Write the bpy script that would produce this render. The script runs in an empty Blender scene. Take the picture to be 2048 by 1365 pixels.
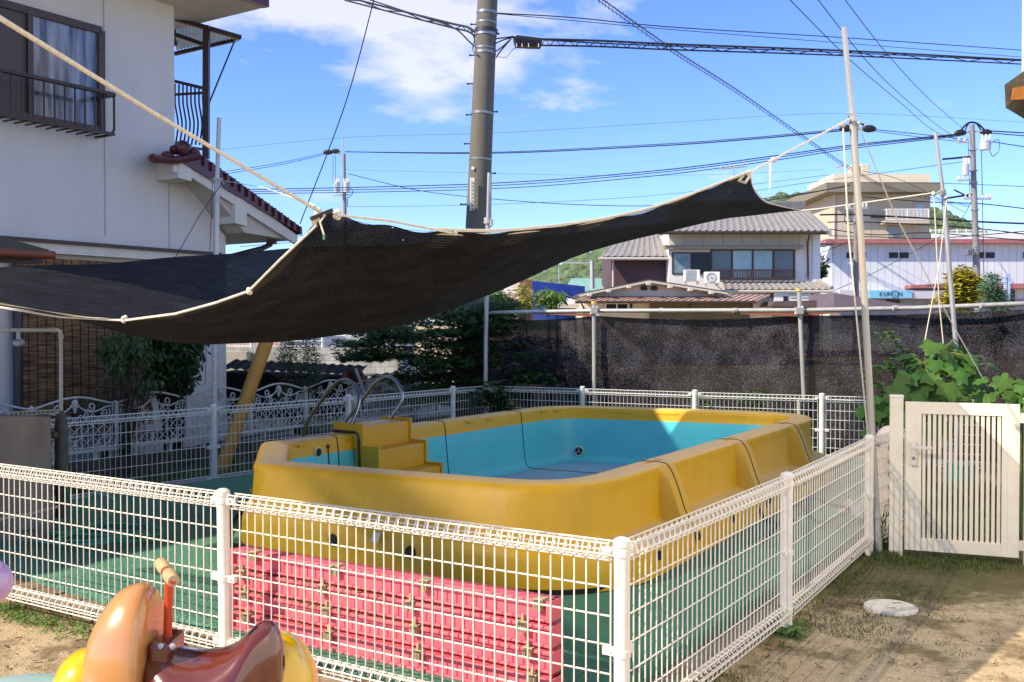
import bpy, bmesh, math, random
from mathutils import Vector, Matrix
V = Vector
rnd = random.Random(7)
S = bpy.context.scene
COL = S.collection
R = math.radians

# ------------------------------------------------------------------ camera
EYE = 1.6
F = 2048 * 35 / 36.0
PITCH = math.atan(34.5 / F)
cam_d = bpy.data.cameras.new('camera'); cam_d.lens = 35; cam_d.sensor_width = 36
cam_d.clip_start = 0.05; cam_d.clip_end = 4000
cam = bpy.data.objects.new('camera', cam_d); COL.objects.link(cam)
cam.location = (0, 0, EYE); cam.rotation_euler = (R(90) - PITCH, 0, 0)
S.camera = cam

# ------------------------------------------------------------------ sky + sun
SUN_EL, SUN_BEAR = 38.0, 244.0
w = bpy.data.worlds.new('World'); S.world = w; w.use_nodes = True
nt = w.node_tree; N = nt.nodes; L = nt.links
for n in list(N): N.remove(n)
out = N.new('ShaderNodeOutputWorld'); bg = N.new('ShaderNodeBackground')
sky = N.new('ShaderNodeTexSky'); sky.sky_type = 'NISHITA'; sky.sun_disc = False
sky.sun_elevation = R(SUN_EL); sky.sun_rotation = R(SUN_BEAR)
sky.air_density = 1.0; sky.dust_density = 0.1; sky.ozone_density = 3.0
bg.inputs['Strength'].default_value = 0.15
geo = N.new('ShaderNodeTexCoord')
sep = N.new('ShaderNodeSeparateXYZ'); L.new(geo.outputs['Generated'], sep.inputs[0])
def wm(op, a, b=None, c=None, clamp=False):
    n = N.new('ShaderNodeMath'); n.operation = op; n.use_clamp = clamp
    for i, x in enumerate((a, b, c)):
        if x is None: continue
        if isinstance(x, (int, float)): n.inputs[i].default_value = x
        else: L.new(x, n.inputs[i])
    return n.outputs[0]
X_, Y_, Z_ = sep.outputs[0], sep.outputs[1], sep.outputs[2]
mp = N.new('ShaderNodeMapping'); mp.inputs['Scale'].default_value = (3.4, 3.0, 9.5); mp.inputs['Location'].default_value = (0.35, 0, 0.2)
mp.inputs['Rotation'].default_value = (0, R(-9), 0)
L.new(geo.outputs['Generated'], mp.inputs[0])
ns = N.new('ShaderNodeTexNoise'); ns.inputs['Scale'].default_value = 2.6; ns.inputs['Detail'].default_value = 7
ns.inputs['Roughness'].default_value = 0.55; ns.inputs['Distortion'].default_value = 0.35
L.new(mp.outputs[0], ns.inputs['Vector'])
def blob(cx, cz, rx, rz, k):
    a = wm('POWER', wm('DIVIDE', wm('SUBTRACT', X_, cx), rx), 2.0)
    b = wm('POWER', wm('DIVIDE', wm('SUBTRACT', Z_, cz), rz), 2.0)
    return wm('MULTIPLY', wm('SUBTRACT', 1.0, wm('ADD', a, b), clamp=True), k)
m = wm('ADD', blob(-0.13, 0.335, 0.30, 0.115, 1.0), blob(-0.03, 0.235, 0.15, 0.05, 0.8))
m = wm('ADD', m, blob(0.24, 0.34, 0.2, 0.05, 0.45))
m = wm('ADD', m, blob(0.0, 0.95, 1.0, 0.45, 0.9))
front = wm('MULTIPLY', wm('GREATER_THAN', Y_, 0.0), m)
mask = wm('MULTIPLY', wm('SUBTRACT', wm('ADD', ns.outputs['Fac'], wm('MULTIPLY', front, 0.34)), 0.625), 4.2, clamp=True)
mask = wm('MULTIPLY', mask, wm('MULTIPLY', wm('SUBTRACT', Z_, 0.06), 12.0, clamp=True))
mask = wm('MULTIPLY', mask, 0.62)
hsv = N.new('ShaderNodeHueSaturation'); hsv.inputs['Saturation'].default_value = 1.12; hsv.inputs['Value'].default_value = 1.0
L.new(sky.outputs[0], hsv.inputs['Color'])
mix = N.new('ShaderNodeMix'); mix.data_type = 'RGBA'
L.new(mask, mix.inputs[0]); tint = N.new('ShaderNodeMix'); tint.data_type = 'RGBA'; tint.blend_type = 'MULTIPLY'; tint.inputs[0].default_value = 1; L.new(hsv.outputs[0], tint.inputs[6]); tf = wm('MULTIPLY', wm('SUBTRACT', Z_, .40), 4.0, clamp=True); tc2 = N.new('ShaderNodeMix'); tc2.data_type = 'RGBA'; L.new(tf, tc2.inputs[0]); tc2.inputs[6].default_value = (.40, .56, 1.05, 1); tc2.inputs[7].default_value = (1.0, 1.0, 1.0, 1); L.new(tc2.outputs[2], tint.inputs[7]); L.new(tint.outputs[2], mix.inputs[6]); mix.inputs[7].default_value = (3.4, 3.65, 4.4, 1)
L.new(mix.outputs[2], bg.inputs['Color']); L.new(bg.outputs[0], out.inputs['Surface'])

sd = bpy.data.lights.new('sun', 'SUN'); sd.energy = 3.3; sd.angle = R(0.5); sd.color = (1.0, 0.955, 0.88)
so = bpy.data.objects.new('sun', sd); COL.objects.link(so)
tb = R(SUN_BEAR - 180)
LD = V((math.sin(tb) * math.cos(R(SUN_EL)), math.cos(tb) * math.cos(R(SUN_EL)), -math.sin(R(SUN_EL))))
so.rotation_euler = LD.to_track_quat('-Z', 'Y').to_euler(); so.location = (-20, -10, 30)
S.view_settings.view_transform = 'Standard'; S.view_settings.look = 'None'
S.view_settings.exposure = 1.12
S.view_settings.use_white_balance = True; S.view_settings.white_balance_temperature = 8200; S.view_settings.white_balance_tint = 12; S.view_settings.gamma = 1.0
S.render.engine = 'CYCLES'
S.cycles.max_bounces = 6; S.cycles.transparent_max_bounces = 24; S.cycles.diffuse_bounces = 4
S.cycles.use_adaptive_sampling = True
try: S.cycles.use_denoising = True
except Exception: pass

# ------------------------------------------------------------------ pixel helpers (photo pixels 2048 x 1365)
FW = V((0, math.cos(PITCH), -math.sin(PITCH))); UP = V((0, math.sin(PITCH), math.cos(PITCH))); RT = V((1, 0, 0))
def ray(px, py): return FW + RT * ((px - 1024) / F) + UP * (-(py - 682.5) / F)
def P(px, py, Y):
    d = ray(px, py); return V((0, 0, EYE)) + d * (Y / d.y)
def G(px, py, z=0.0):
    d = ray(px, py); return V((0, 0, EYE)) + d * ((z - EYE) / d.z)
def onz(px, py, z): return G(px, py, z)
VD = V((0.545, 0.839, 0)); UD = V((-0.85, 0.525, 0))

# ------------------------------------------------------------------ mesh builder
class MB:
    def __init__(s): s.v = []; s.f = []; s.m = []; s.mi = 0
    def quad(s, a, b, c, d): 
        i = len(s.v); s.v += [tuple(a), tuple(b), tuple(c), tuple(d)]; s.f.append((i, i+1, i+2, i+3)); s.m.append(s.mi)
    def poly(s, pts):
        i = len(s.v); s.v += [tuple(p) for p in pts]; s.f.append(tuple(range(i, i+len(pts)))); s.m.append(s.mi)
    def hexa(s, p):   # 8 points: bottom 4 ccw, top 4 ccw
        i = len(s.v); s.v += [tuple(q) for q in p]
        for f in ((3,2,1,0),(4,5,6,7),(0,1,5,4),(1,2,6,5),(2,3,7,6),(3,0,4,7)):
            s.f.append(tuple(i+k for k in f)); s.m.append(s.mi)
    def box(s, c, size, ax=None, ay=None):
        c = V(c); ax = V(ax).normalized() if ax else V((1,0,0)); 
        ay = V(ay).normalized() if ay else V((0,0,1)).cross(ax).normalized()
        az = ax.cross(ay).normalized()
        x, y, z = ax*size[0]/2, ay*size[1]/2, az*size[2]/2
        s.hexa([c-x-y-z, c+x-y-z, c+x+y-z, c-x+y-z, c-x-y+z, c+x-y+z, c+x+y+z, c-x+y+z])
    def bb(s, x0, x1, y0, y1, z0, z1): s.box(((x0+x1)/2,(y0+y1)/2,(z0+z1)/2), (abs(x1-x0),abs(y1-y0),abs(z1-z0)))
    def beam(s, a, b, w, h, up=(0,0,1)):
        a, b = V(a), V(b); d = (b-a); ax = d.normalized(); ay = V(up).cross(ax)
        if ay.length < 1e-4: ay = V((1,0,0)).cross(ax)
        ay.normalize(); s.box((a+b)/2, (d.length, w, h), ax, ay)
    def prism(s, pts, ext):
        e = V(ext); n = len(pts); i = len(s.v)
        s.v += [tuple(p) for p in pts] + [tuple(V(p)+e) for p in pts]
        s.f.append(tuple(range(i+n-1, i-1, -1))); s.m.append(s.mi)
        s.f.append(tuple(range(i+n, i+2*n))); s.m.append(s.mi)
        for k in range(n):
            k2 = (k+1) % n; s.f.append((i+k, i+k2, i+n+k2, i+n+k)); s.m.append(s.mi)
    def tube(s, pts, r, n=6, cap=True, closed=False):
        pts = [V(p) for p in pts]; m = len(pts)
        rr = r if isinstance(r, (list, tuple)) else [r]*m
        i0 = len(s.v); up = None
        for k, p in enumerate(pts):
            if closed: t = pts[(k+1) % m] - pts[k-1]
            else: t = pts[min(k+1, m-1)] - pts[max(k-1, 0)]
            if t.length < 1e-9: t = V((0,0,1))
            t.normalize()
            if up is None:
                up = V((0,0,1)) if abs(t.z) < .9 else V((1,0,0))
            a = up - t*up.dot(t)
            if a.length < 1e-5: a = V((1,0,0)) - t*t.x
            a.normalize(); b = t.cross(a); up = a
            for j in range(n):
                th = 2*math.pi*j/n; q = p + (a*math.cos(th) + b*math.sin(th))*rr[k]; s.v.append((q.x, q.y, q.z))
        segs = m if closed else m-1
        for k in range(segs):
            k2 = (k+1) % m
            for j in range(n):
                j2 = (j+1) % n
                s.f.append((i0+k*n+j, i0+k*n+j2, i0+k2*n+j2, i0+k2*n+j)); s.m.append(s.mi)
        if cap and not closed:
            s.f.append(tuple(i0+j for j in range(n-1, -1, -1))); s.m.append(s.mi)
            s.f.append(tuple(i0+(m-1)*n+j for j in range(n))); s.m.append(s.mi)
    def lathe(s, c, prof, n=24, axis=(0,0,1), sx=1.0):
        c = V(c); az = V(axis).normalized(); ax = V((1,0,0)) if abs(az.x) < .9 else V((0,1,0))
        ax = (ax - az*ax.dot(az)).normalized(); ay = az.cross(ax); i0 = len(s.v)
        for (r, h) in prof:
            for j in range(n):
                th = 2*math.pi*j/n; q = c + az*h + (ax*math.cos(th) + ay*math.sin(th)*sx)*r; s.v.append(tuple(q))
        for k in range(len(prof)-1):
            for j in range(n):
                j2 = (j+1) % n; s.f.append((i0+k*n+j, i0+k*n+j2, i0+(k+1)*n+j2, i0+(k+1)*n+j)); s.m.append(s.mi)
    def ball(s, c, r, n=20, m=12, scl=(1,1,1), rot=None):
        i0 = len(s.v); c = V(c)
        for k in range(m+1):
            ph = math.pi*k/m
            for j in range(n):
                th = 2*math.pi*j/n
                q = V((math.sin(ph)*math.cos(th)*scl[0], math.sin(ph)*math.sin(th)*scl[1], math.cos(ph)*scl[2]))*r
                if rot: q = rot @ q
                s.v.append(tuple(c+q))
        for k in range(m):
            for j in range(n):
                j2 = (j+1) % n; s.f.append((i0+k*n+j, i0+(k+1)*n+j, i0+(k+1)*n+j2, i0+k*n+j2)); s.m.append(s.mi)
    def grid(s, rows, closed=False):
        i0 = len(s.v); m = len(rows[0])
        for r in rows: s.v += [tuple(p) for p in r]
        for k in range(len(rows)-1):
            for j in range(m if closed else m-1):
                j2 = (j+1) % m; s.f.append((i0+k*m+j, i0+k*m+j2, i0+(k+1)*m+j2, i0+(k+1)*m+j)); s.m.append(s.mi)
    def build(s, name, mats, parent=None, smooth=False, bevel=0, merge=False, **props):
        me = bpy.data.meshes.new(name); me.from_pydata(s.v, [], s.f)
        if not isinstance(mats, (list, tuple)): mats = [mats]
        for mt in mats: me.materials.append(mt)
        me.polygons.foreach_set('material_index', s.m)
        if smooth: me.polygons.foreach_set('use_smooth', [True]*len(s.f))
        if merge or bevel:
            bm = bmesh.new(); bm.from_mesh(me); bmesh.ops.remove_doubles(bm, verts=bm.verts, dist=1e-5)
            bmesh.ops.recalc_face_normals(bm, faces=bm.faces); bm.to_mesh(me); bm.free()
        me.update()
        o = bpy.data.objects.new(name, me); COL.objects.link(o)
        if parent is not None:
            o.parent = parent; o.matrix_parent_inverse = Matrix.Translation(-parent.location)
        if bevel:
            b = o.modifiers.new('b', 'BEVEL'); b.width = bevel; b.segments = 2; b.limit_method = 'ANGLE'
        if smooth and not props.get('flat'):
            try: me.set_sharp_from_angle(angle=R(38))
            except Exception: pass
        for k, x in props.items(): o[k] = x
        return o
def thing(name, loc, label, cat, group=None, kind=None):
    o = bpy.data.objects.new(name, None); o.location = loc; o.empty_display_size = .1; COL.objects.link(o)
    o['label'] = label; o['category'] = cat
    if group: o['group'] = group
    if kind: o['kind'] = kind
    bpy.context.view_layer.update()
    return o
def tag(o, label, cat, group=None, kind=None):
    o['label'] = label; o['category'] = cat
    if group: o['group'] = group
    if kind: o['kind'] = kind
    return o
def struct(o): o['kind'] = 'structure'; return o
def copy_tree(o, parent=None):
    c = o.copy(); COL.objects.link(c)
    if parent is not None: c.parent = parent
    for ch in list(o.children): copy_tree(ch, c)
    return c

# ------------------------------------------------------------------ materials
def lin(h):
    h = h.lstrip('#'); h = h if len(h) == 6 else ''.join(x*2 for x in h); c = [int(h[i:i+2], 16)/255 for i in (0, 2, 4)]
    return tuple((x/12.92 if x <= .04045 else ((x+.055)/1.055)**2.4) for x in c) + (1,)
MATS = {}
def mat(name, col, rough=.6, metal=0.0, col2=None, scale=4.0, amt=.5, bump=0.0, bscale=None, spec=.5, stretch=None, detail=6, coat=0, isl=0.0, trans=0.0, alpha=None):
    if name in MATS: return MATS[name]
    m = bpy.data.materials.new(name); m.use_nodes = True; nt = m.node_tree; N = nt.nodes; L = nt.links
    b = N['Principled BSDF']; b.inputs['Roughness'].default_value = rough; b.inputs['Metallic'].default_value = metal
    b.inputs['Specular IOR Level'].default_value = spec
    if coat: b.inputs['Coat Weight'].default_value = coat; b.inputs['Coat Roughness'].default_value = .08
    c1 = lin(col) if isinstance(col, str) else tuple(col)+(1,)
    b.inputs['Base Color'].default_value = c1
    tc = N.new('ShaderNodeTexCoord'); mp = N.new('ShaderNodeMapping'); L.new(tc.outputs['Object'], mp.inputs[0])
    if stretch: mp.inputs['Scale'].default_value = stretch
    last = None
    if col2 is not None:
        c2 = lin(col2) if isinstance(col2, str) else tuple(col2)+(1,)
        n = N.new('ShaderNodeTexNoise'); n.inputs['Scale'].default_value = scale; n.inputs['Detail'].default_value = detail; n.inputs['Roughness'].default_value = .65
        L.new(mp.outputs[0], n.inputs['Vector'])
        r = N.new('ShaderNodeValToRGB'); r.color_ramp.elements[0].position = .5-amt*.5; r.color_ramp.elements[1].position = .5+amt*.5
        r.color_ramp.elements[0].color = c1; r.color_ramp.elements[1].color = c2
        L.new(n.outputs['Fac'], r.inputs[0]); last = r.outputs[0]
    if isl:
        g = N.new('ShaderNodeNewGeometry'); h = N.new('ShaderNodeHueSaturation')
        mr = N.new('ShaderNodeMapRange'); mr.inputs['To Min'].default_value = 1-isl; mr.inputs['To Max'].default_value = 1+isl
        L.new(g.outputs['Random Per Island'], mr.inputs['Value']); L.new(mr.outputs[0], h.inputs['Value'])
        mr2 = N.new('ShaderNodeMapRange'); mr2.inputs['To Min'].default_value = .485; mr2.inputs['To Max'].default_value = .515
        L.new(g.outputs['Random Per Island'], mr2.inputs['Value']); L.new(mr2.outputs[0], h.inputs['Hue'])
        if last: L.new(last, h.inputs['Color'])
        else: h.inputs['Color'].default_value = c1
        last = h.outputs[0]
    if last: L.new(last, b.inputs['Base Color'])
    if bump:
        n2 = N.new('ShaderNodeTexNoise'); n2.inputs['Scale'].default_value = bscale or scale*6; n2.inputs['Detail'].default_value = 5
        L.new(mp.outputs[0], n2.inputs['Vector']); bp = N.new('ShaderNodeBump'); bp.inputs['Strength'].default_value = bump; bp.inputs['Distance'].default_value = .02
        L.new(n2.outputs['Fac'], bp.inputs['Height']); L.new(bp.outputs[0], b.inputs['Normal'])
    if trans:
        o = N['Material Output']; t = N.new('ShaderNodeBsdfTranslucent'); mx = N.new('ShaderNodeMixShader'); mx.inputs[0].default_value = trans
        if last: L.new(last, t.inputs[0])
        else: t.inputs[0].default_value = c1
        L.new(b.outputs[0], mx.inputs[1]); L.new(t.outputs[0], mx.inputs[2]); L.new(mx.outputs[0], o.inputs['Surface'])
    MATS[name] = m; return m
def shade_cloth(name, c_lo, c_hi, holes, scale, stretch=(1,1,1), spk=.0, tl=.25, ang=0):
    """knitted shade net: threads with real little openings (transparent), finely speckled"""
    m = bpy.data.materials.new(name); m.use_nodes = True; nt = m.node_tree; N = nt.nodes; L = nt.links
    b = N['Principled BSDF']; b.inputs['Roughness'].default_value = .8; b.inputs['Specular IOR Level'].default_value = .08; o = N['Material Output']
    tc = N.new('ShaderNodeTexCoord'); mp = N.new('ShaderNodeMapping'); mp.inputs['Scale'].default_value = stretch
    L.new(tc.outputs['Object'], mp.inputs[0])
    n = N.new('ShaderNodeTexNoise'); n.inputs['Scale'].default_value = scale; n.inputs['Detail'].default_value = 3; L.new(mp.outputs[0], n.inputs['Vector'])
    n3 = N.new('ShaderNodeTexNoise'); n3.inputs['Scale'].default_value = scale/60; n3.inputs['Detail'].default_value = 4; L.new(tc.outputs['Object'], n3.inputs['Vector'])
    ad = N.new('ShaderNodeMath'); ad.operation = 'MULTIPLY_ADD'; ad.inputs[1].default_value = .35
    L.new(n3.outputs['Fac'], ad.inputs[0]); L.new(n.outputs['Fac'], ad.inputs[2])
    n4 = N.new('ShaderNodeTexNoise'); n4.inputs['Scale'].default_value = scale*.36; n4.inputs['Detail'].default_value = 2; L.new(mp.outputs[0], n4.inputs['Vector'])
    a4 = N.new('ShaderNodeMath'); a4.operation = 'MULTIPLY_ADD'; a4.inputs[1].default_value = .8; L.new(n4.outputs['Fac'], a4.inputs[0]); L.new(ad.outputs[0], a4.inputs[2]); ad = a4
    r = N.new('ShaderNodeValToRGB'); r.color_ramp.elements[0].position = .98; r.color_ramp.elements[1].position = 1.0
    r.color_ramp.elements[0].color = lin(c_lo); r.color_ramp.elements[1].color = lin(c_hi)
    mr0 = N.new('ShaderNodeMapRange'); mr0.inputs['From Min'].default_value = 1.02; mr0.inputs['From Max'].default_value = 1.5; L.new(ad.outputs[0], mr0.inputs['Value']); r.color_ramp.elements[0].position = .12; r.color_ramp.elements[1].position = .75; L.new(mr0.outputs[0], r.inputs[0]); L.new(r.outputs[0], b.inputs['Base Color'])
    bp = N.new('ShaderNodeBump'); bp.inputs['Strength'].default_value = .5; bp.inputs['Distance'].default_value = .004
    L.new(n.outputs['Fac'], bp.inputs['Height']); L.new(bp.outputs[0], b.inputs['Normal'])
    tr = N.new('ShaderNodeBsdfTransparent'); tlu = N.new('ShaderNodeBsdfTranslucent'); L.new(r.outputs[0], tlu.inputs[0])
    m1 = N.new('ShaderNodeMixShader'); m1.inputs[0].default_value = tl; L.new(b.outputs[0], m1.inputs[1]); L.new(tlu.outputs[0], m1.inputs[2])
    # openings: base share plus a few worn pin holes
    v = N.new('ShaderNodeTexVoronoi'); v.inputs['Scale'].default_value = 13; v.inputs['Randomness'].default_value = 1; L.new(tc.outputs['Object'], v.inputs['Vector'])
    lt = N.new('ShaderNodeMath'); lt.operation = 'LESS_THAN'; lt.inputs[1].default_value = spk; L.new(v.outputs['Distance'], lt.inputs[0])
    mx = N.new('ShaderNodeMath'); mx.operation = 'MAXIMUM'; mx.inputs[1].default_value = holes; L.new(lt.outputs[0], mx.inputs[0])
    if ang:   # a net has thickness: open to steep light, closed at a grazing angle
        ge = N.new('ShaderNodeNewGeometry'); dt = N.new('ShaderNodeVectorMath'); dt.operation = 'DOT_PRODUCT'; L.new(ge.outputs['True Normal'], dt.inputs[0]); L.new(ge.outputs['Incoming'], dt.inputs[1])
        ab = N.new('ShaderNodeMath'); ab.operation = 'ABSOLUTE'; L.new(dt.outputs['Value'], ab.inputs[0])
        mr = N.new('ShaderNodeMapRange'); mr.interpolation_type = 'SMOOTHSTEP'; mr.inputs['From Min'].default_value = .44; mr.inputs['From Max'].default_value = .64; mr.inputs['To Max'].default_value = ang; L.new(ab.outputs[0], mr.inputs['Value'])
        mx0 = mx; mx = N.new('ShaderNodeMath'); mx.operation = 'MAXIMUM'; L.new(mx0.outputs[0], mx.inputs[0]); L.new(mr.outputs[0], mx.inputs[1])
    m2 = N.new('ShaderNodeMixShader'); L.new(mx.outputs[0], m2.inputs[0]); L.new(m1.outputs[0], m2.inputs[1]); L.new(tr.outputs[0], m2.inputs[2])
    L.new(m2.outputs[0], o.inputs['Surface']); MATS[name] = m; return m
def glass(name, col='#3c4a50', rough=.08):
    return mat(name, col, rough, 0, col2='#56666c', scale=.7, amt=.5, spec=1.0)

M_FENCE = mat('cream_coated_wire', '#f1ece0', .35, col2='#e3dac6', scale=9, amt=.5)
M_FENCE_BACK = mat('white_coated_wire', '#dfe4e4', .4, col2='#c4c9c8', scale=8, amt=.5)
M_STEEL = mat('galvanised_pipe', '#c0c3c2', .42, .35, col2='#9b9c9a', scale=12, amt=.6, stretch=(1,1,.15))
M_RUST = mat('rusty_pipe', '#b9a585', .5, .2, col2='#a3aaa8', scale=3, amt=.5, stretch=(1,1,.4))
M_CHROME = mat('polished_steel', '#8f9496', .22, 1.0)
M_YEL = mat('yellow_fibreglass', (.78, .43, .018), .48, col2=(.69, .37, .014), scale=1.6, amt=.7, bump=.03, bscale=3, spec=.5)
_nt = M_YEL.node_tree; _b = _nt.nodes['Principled BSDF']; _l = _b.inputs['Base Color'].links[0].from_socket     # up-facing faces mixed paler: whitish sky reflection painted into the colour
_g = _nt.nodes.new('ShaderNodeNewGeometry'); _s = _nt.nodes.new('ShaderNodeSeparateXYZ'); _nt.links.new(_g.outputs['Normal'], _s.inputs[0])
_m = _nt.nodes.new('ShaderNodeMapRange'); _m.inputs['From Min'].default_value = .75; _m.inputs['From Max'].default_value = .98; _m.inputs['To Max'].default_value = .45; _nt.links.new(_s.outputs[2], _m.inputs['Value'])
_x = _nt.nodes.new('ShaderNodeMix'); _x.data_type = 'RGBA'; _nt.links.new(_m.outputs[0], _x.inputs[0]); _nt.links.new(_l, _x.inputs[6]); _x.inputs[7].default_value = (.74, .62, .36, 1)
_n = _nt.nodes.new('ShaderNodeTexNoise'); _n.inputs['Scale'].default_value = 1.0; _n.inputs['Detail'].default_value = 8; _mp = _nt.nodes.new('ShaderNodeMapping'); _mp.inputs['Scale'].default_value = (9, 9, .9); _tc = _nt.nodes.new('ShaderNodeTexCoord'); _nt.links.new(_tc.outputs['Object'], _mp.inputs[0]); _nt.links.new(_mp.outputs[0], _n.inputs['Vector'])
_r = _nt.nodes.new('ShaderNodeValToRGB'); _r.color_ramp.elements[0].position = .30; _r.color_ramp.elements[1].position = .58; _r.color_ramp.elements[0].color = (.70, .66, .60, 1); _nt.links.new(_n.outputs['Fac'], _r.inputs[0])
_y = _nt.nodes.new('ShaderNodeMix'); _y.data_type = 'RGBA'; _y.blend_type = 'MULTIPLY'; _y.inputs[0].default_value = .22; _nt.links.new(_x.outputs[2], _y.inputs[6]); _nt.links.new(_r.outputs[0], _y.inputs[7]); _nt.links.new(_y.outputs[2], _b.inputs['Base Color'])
M_BLUE = mat('blue_fibreglass', (.045, .60, .66), .38, col2=(.035, .50, .58), scale=2.2, amt=.6, bump=.04, bscale=5)
M_FLOORB = mat('stained_blue_floor', (.13, .42, .60), .5, col2=(.28, .34, .40), scale=2.4, amt=.5, bump=.03, stretch=(1,1,1))
M_BLACK = mat('black_rubber', '#15130f', .6)
M_GASKET = mat('dark_gasket', '#1d1712', .6)
M_ROPE = mat('cream_rope', '#ece6d6', .8, col2='#d3c9b0', scale=120, amt=.4, bump=.6, bscale=160)
M_CABLE = mat('black_cable', '#15171c', .5)
M_WHITE = mat('white_paint', '#e8e8e4', .4, col2='#d4d4cf', scale=5, amt=.6)
# ================================================================== GROUND
def ground_mat():
    m = bpy.data.materials.new('sandy_soil'); m.use_nodes = True; nt = m.node_tree; N = nt.nodes; L = nt.links
    b = N['Principled BSDF']; b.inputs['Roughness'].default_value = .95; b.inputs['Specular IOR Level'].default_value = .15
    tc = N.new('ShaderNodeTexCoord')
    def noise(sc, det=6, ro=.6):
        n = N.new('ShaderNodeTexNoise'); n.inputs['Scale'].default_value = sc; n.inputs['Detail'].default_value = det; n.inputs['Roughness'].default_value = ro
        L.new(tc.outputs['Object'], n.inputs['Vector']); return n.outputs['Fac']
    def ramp(x, a, b_, c1, c2):
        r = N.new('ShaderNodeValToRGB'); r.color_ramp.elements[0].position = a; r.color_ramp.elements[1].position = b_
        r.color_ramp.elements[0].color = c1; r.color_ramp.elements[1].color = c2; L.new(x, r.inputs[0]); return r.outputs[0]
    base = ramp(noise(1.3), .35, .65, (.56, .43, .26, 1), (.70, .57, .38, 1))
    grit = ramp(noise(90, 3), .42, .62, (.55, .5, .45, 1), (1.1, 1.1, 1.1, 1))
    mx = N.new('ShaderNodeMix'); mx.data_type = 'RGBA'; mx.blend_type = 'MULTIPLY'; mx.inputs[0].default_value = .55
    L.new(base, mx.inputs[6]); L.new(grit, mx.inputs[7])
    damp = ramp(noise(2.6, 8, .7), .47, .60, (0, 0, 0, 1), (1, 1, 1, 1))
    mx2 = N.new('ShaderNodeMix'); mx2.data_type = 'RGBA'; L.new(damp, mx2.inputs[0]); L.new(mx.outputs[2], mx2.inputs[6])
    mx2.inputs[7].default_value = (.25, .185, .105, 1); 
    # mossy soil beside the gate and fence foot (world position of the real patch)
    sx = N.new('ShaderNodeSeparateXYZ'); L.new(tc.outputs['Object'], sx.inputs[0])
    def mt(op, a, b2=None, cl=False):
        n = N.new('ShaderNodeMath'); n.operation = op; n.use_clamp = cl
        for i, x in enumerate((a, b2)):
            if x is None: continue
            if isinstance(x, (int, float)): n.inputs[i].default_value = x
            else: L.new(x, n.inputs[i])
        return n.outputs[0]
    dx = mt('DIVIDE', mt('SUBTRACT', sx.outputs[0], 2.5), 1.5); dy = mt('DIVIDE', mt('SUBTRACT', sx.outputs[1], 6.6), 1.15)
    d = mt('SUBTRACT', 1.15, mt('ADD', mt('MULTIPLY', dx, dx), mt('MULTIPLY', dy, dy)), True)
    d = mt('MULTIPLY', mt('SUBTRACT', mt('ADD', d, mt('MULTIPLY', noise(5, 7, .7), 1.5)), 1.02), 2.4, True)
    mx3 = N.new('ShaderNodeMix'); mx3.data_type = 'RGBA'; L.new(mt('MULTIPLY', d, .85), mx3.inputs[0]); L.new(mx2.outputs[2], mx3.inputs[6])
    mx3.inputs[7].default_value = (.085, .085, .032, 1)
    L.new(mx3.outputs[2], b.inputs['Base Color'])
    bp = N.new('ShaderNodeBump'); bp.inputs['Strength'].default_value = .9; bp.inputs['Distance'].default_value = .03
    ad = mt('ADD', noise(14, 8, .7), mt('MULTIPLY', noise(120, 2), .35)); L.new(ad, bp.inputs['Height']); L.new(bp.outputs[0], b.inputs['Normal'])
    return m
M_SAND = ground_mat()
g = MB()
xs = [-900, -200, -40] + [-8 + .25*i for i in range(57)] + [10, 40, 200, 900]
ys = [-500, -40, -5] + [1.5 + .25*i for i in range(28)] + [12, 20, 60, 200, 1600]
from mathutils import noise as mn
g.grid([[V((x, y, (mn.noise(V((x*1.3, y*1.3, 3)))*.018*min(1, max(0, ((x-1.98)**2+(y-5.55)**2)**.5-.35)/.4) if (-8 < x < 7 and 1.5 < y < 8.5) else 0))) for x in xs] for y in ys])
struct(g.build('ground', M_SAND, smooth=True))

M_TURF = mat('green_artificial_turf', (.06, .215, .145), .85, col2=(.09, .28, .195), scale=3.2, amt=.6, bump=1.0, bscale=70, spec=.2)
M_BRICK = mat('old_edging_block', '#9a8468', .9, col2='#5e4c38', scale=14, amt=.6, bump=.4)
M_CONC = mat('weathered_concrete', '#b8b1a2', .9, col2='#8e8679', scale=3, amt=.6, bump=.35, bscale=30)
TZ = .12
tp = [V((-4.9, 7.33, 0)), V((-1.41, 4.80, 0)), V((.16, 3.66, 0)), V((1.27, 5.30, 0)), V((2.66, 7.33, 0)), V((4.15, 9.7, 0)), V((3.9, 11.0, 0)), V((-.35, 12.75, 0)), V((-2.85, 9.5, 0)), V((-3.5, 8.75, 0))]
t = MB(); t.prism([p + V((0, 0, .015)) for p in tp], (0, 0, TZ - .015))
struct(t.build('turf_pad', M_TURF, bevel=.012))
t = MB()
def edging(a, b, w=.1, gap=.012, h=TZ-.035, seed=1, L0=.2):
    rr = random.Random(seed); d = (b-a); Ln = d.length; u = d.normalized(); n = V((-u.y, u.x, 0)); s = 0
    while s < Ln - .03:
        l = min(L0 * rr.uniform(.9, 1.05), Ln - s); c = a + u*(s + l/2) + n*(-w/2 + rr.uniform(-.006, .006)) + V((0, 0, h/2))
        if rr.random() > .06: t.box(c, (l - gap, w, h + rr.uniform(-.012, .004)), u, n)
        s += l
edging(tp[0], tp[1], seed=3); edging(tp[1], tp[2], seed=4)
struct(t.build('edging_blocks', M_BRICK, bevel=.006))
t = MB()     # concrete footing strip under the right fence
a, b = V((.25, 3.35, 0)), V((2.62, 7.05, 0)); d = (b-a).normalized(); n = V((-d.y, d.x, 0))
t.box((a+b)/2 + n*.14 + V((0, 0, .02)), ((b-a).length, .16, .07), d, n)
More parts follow.
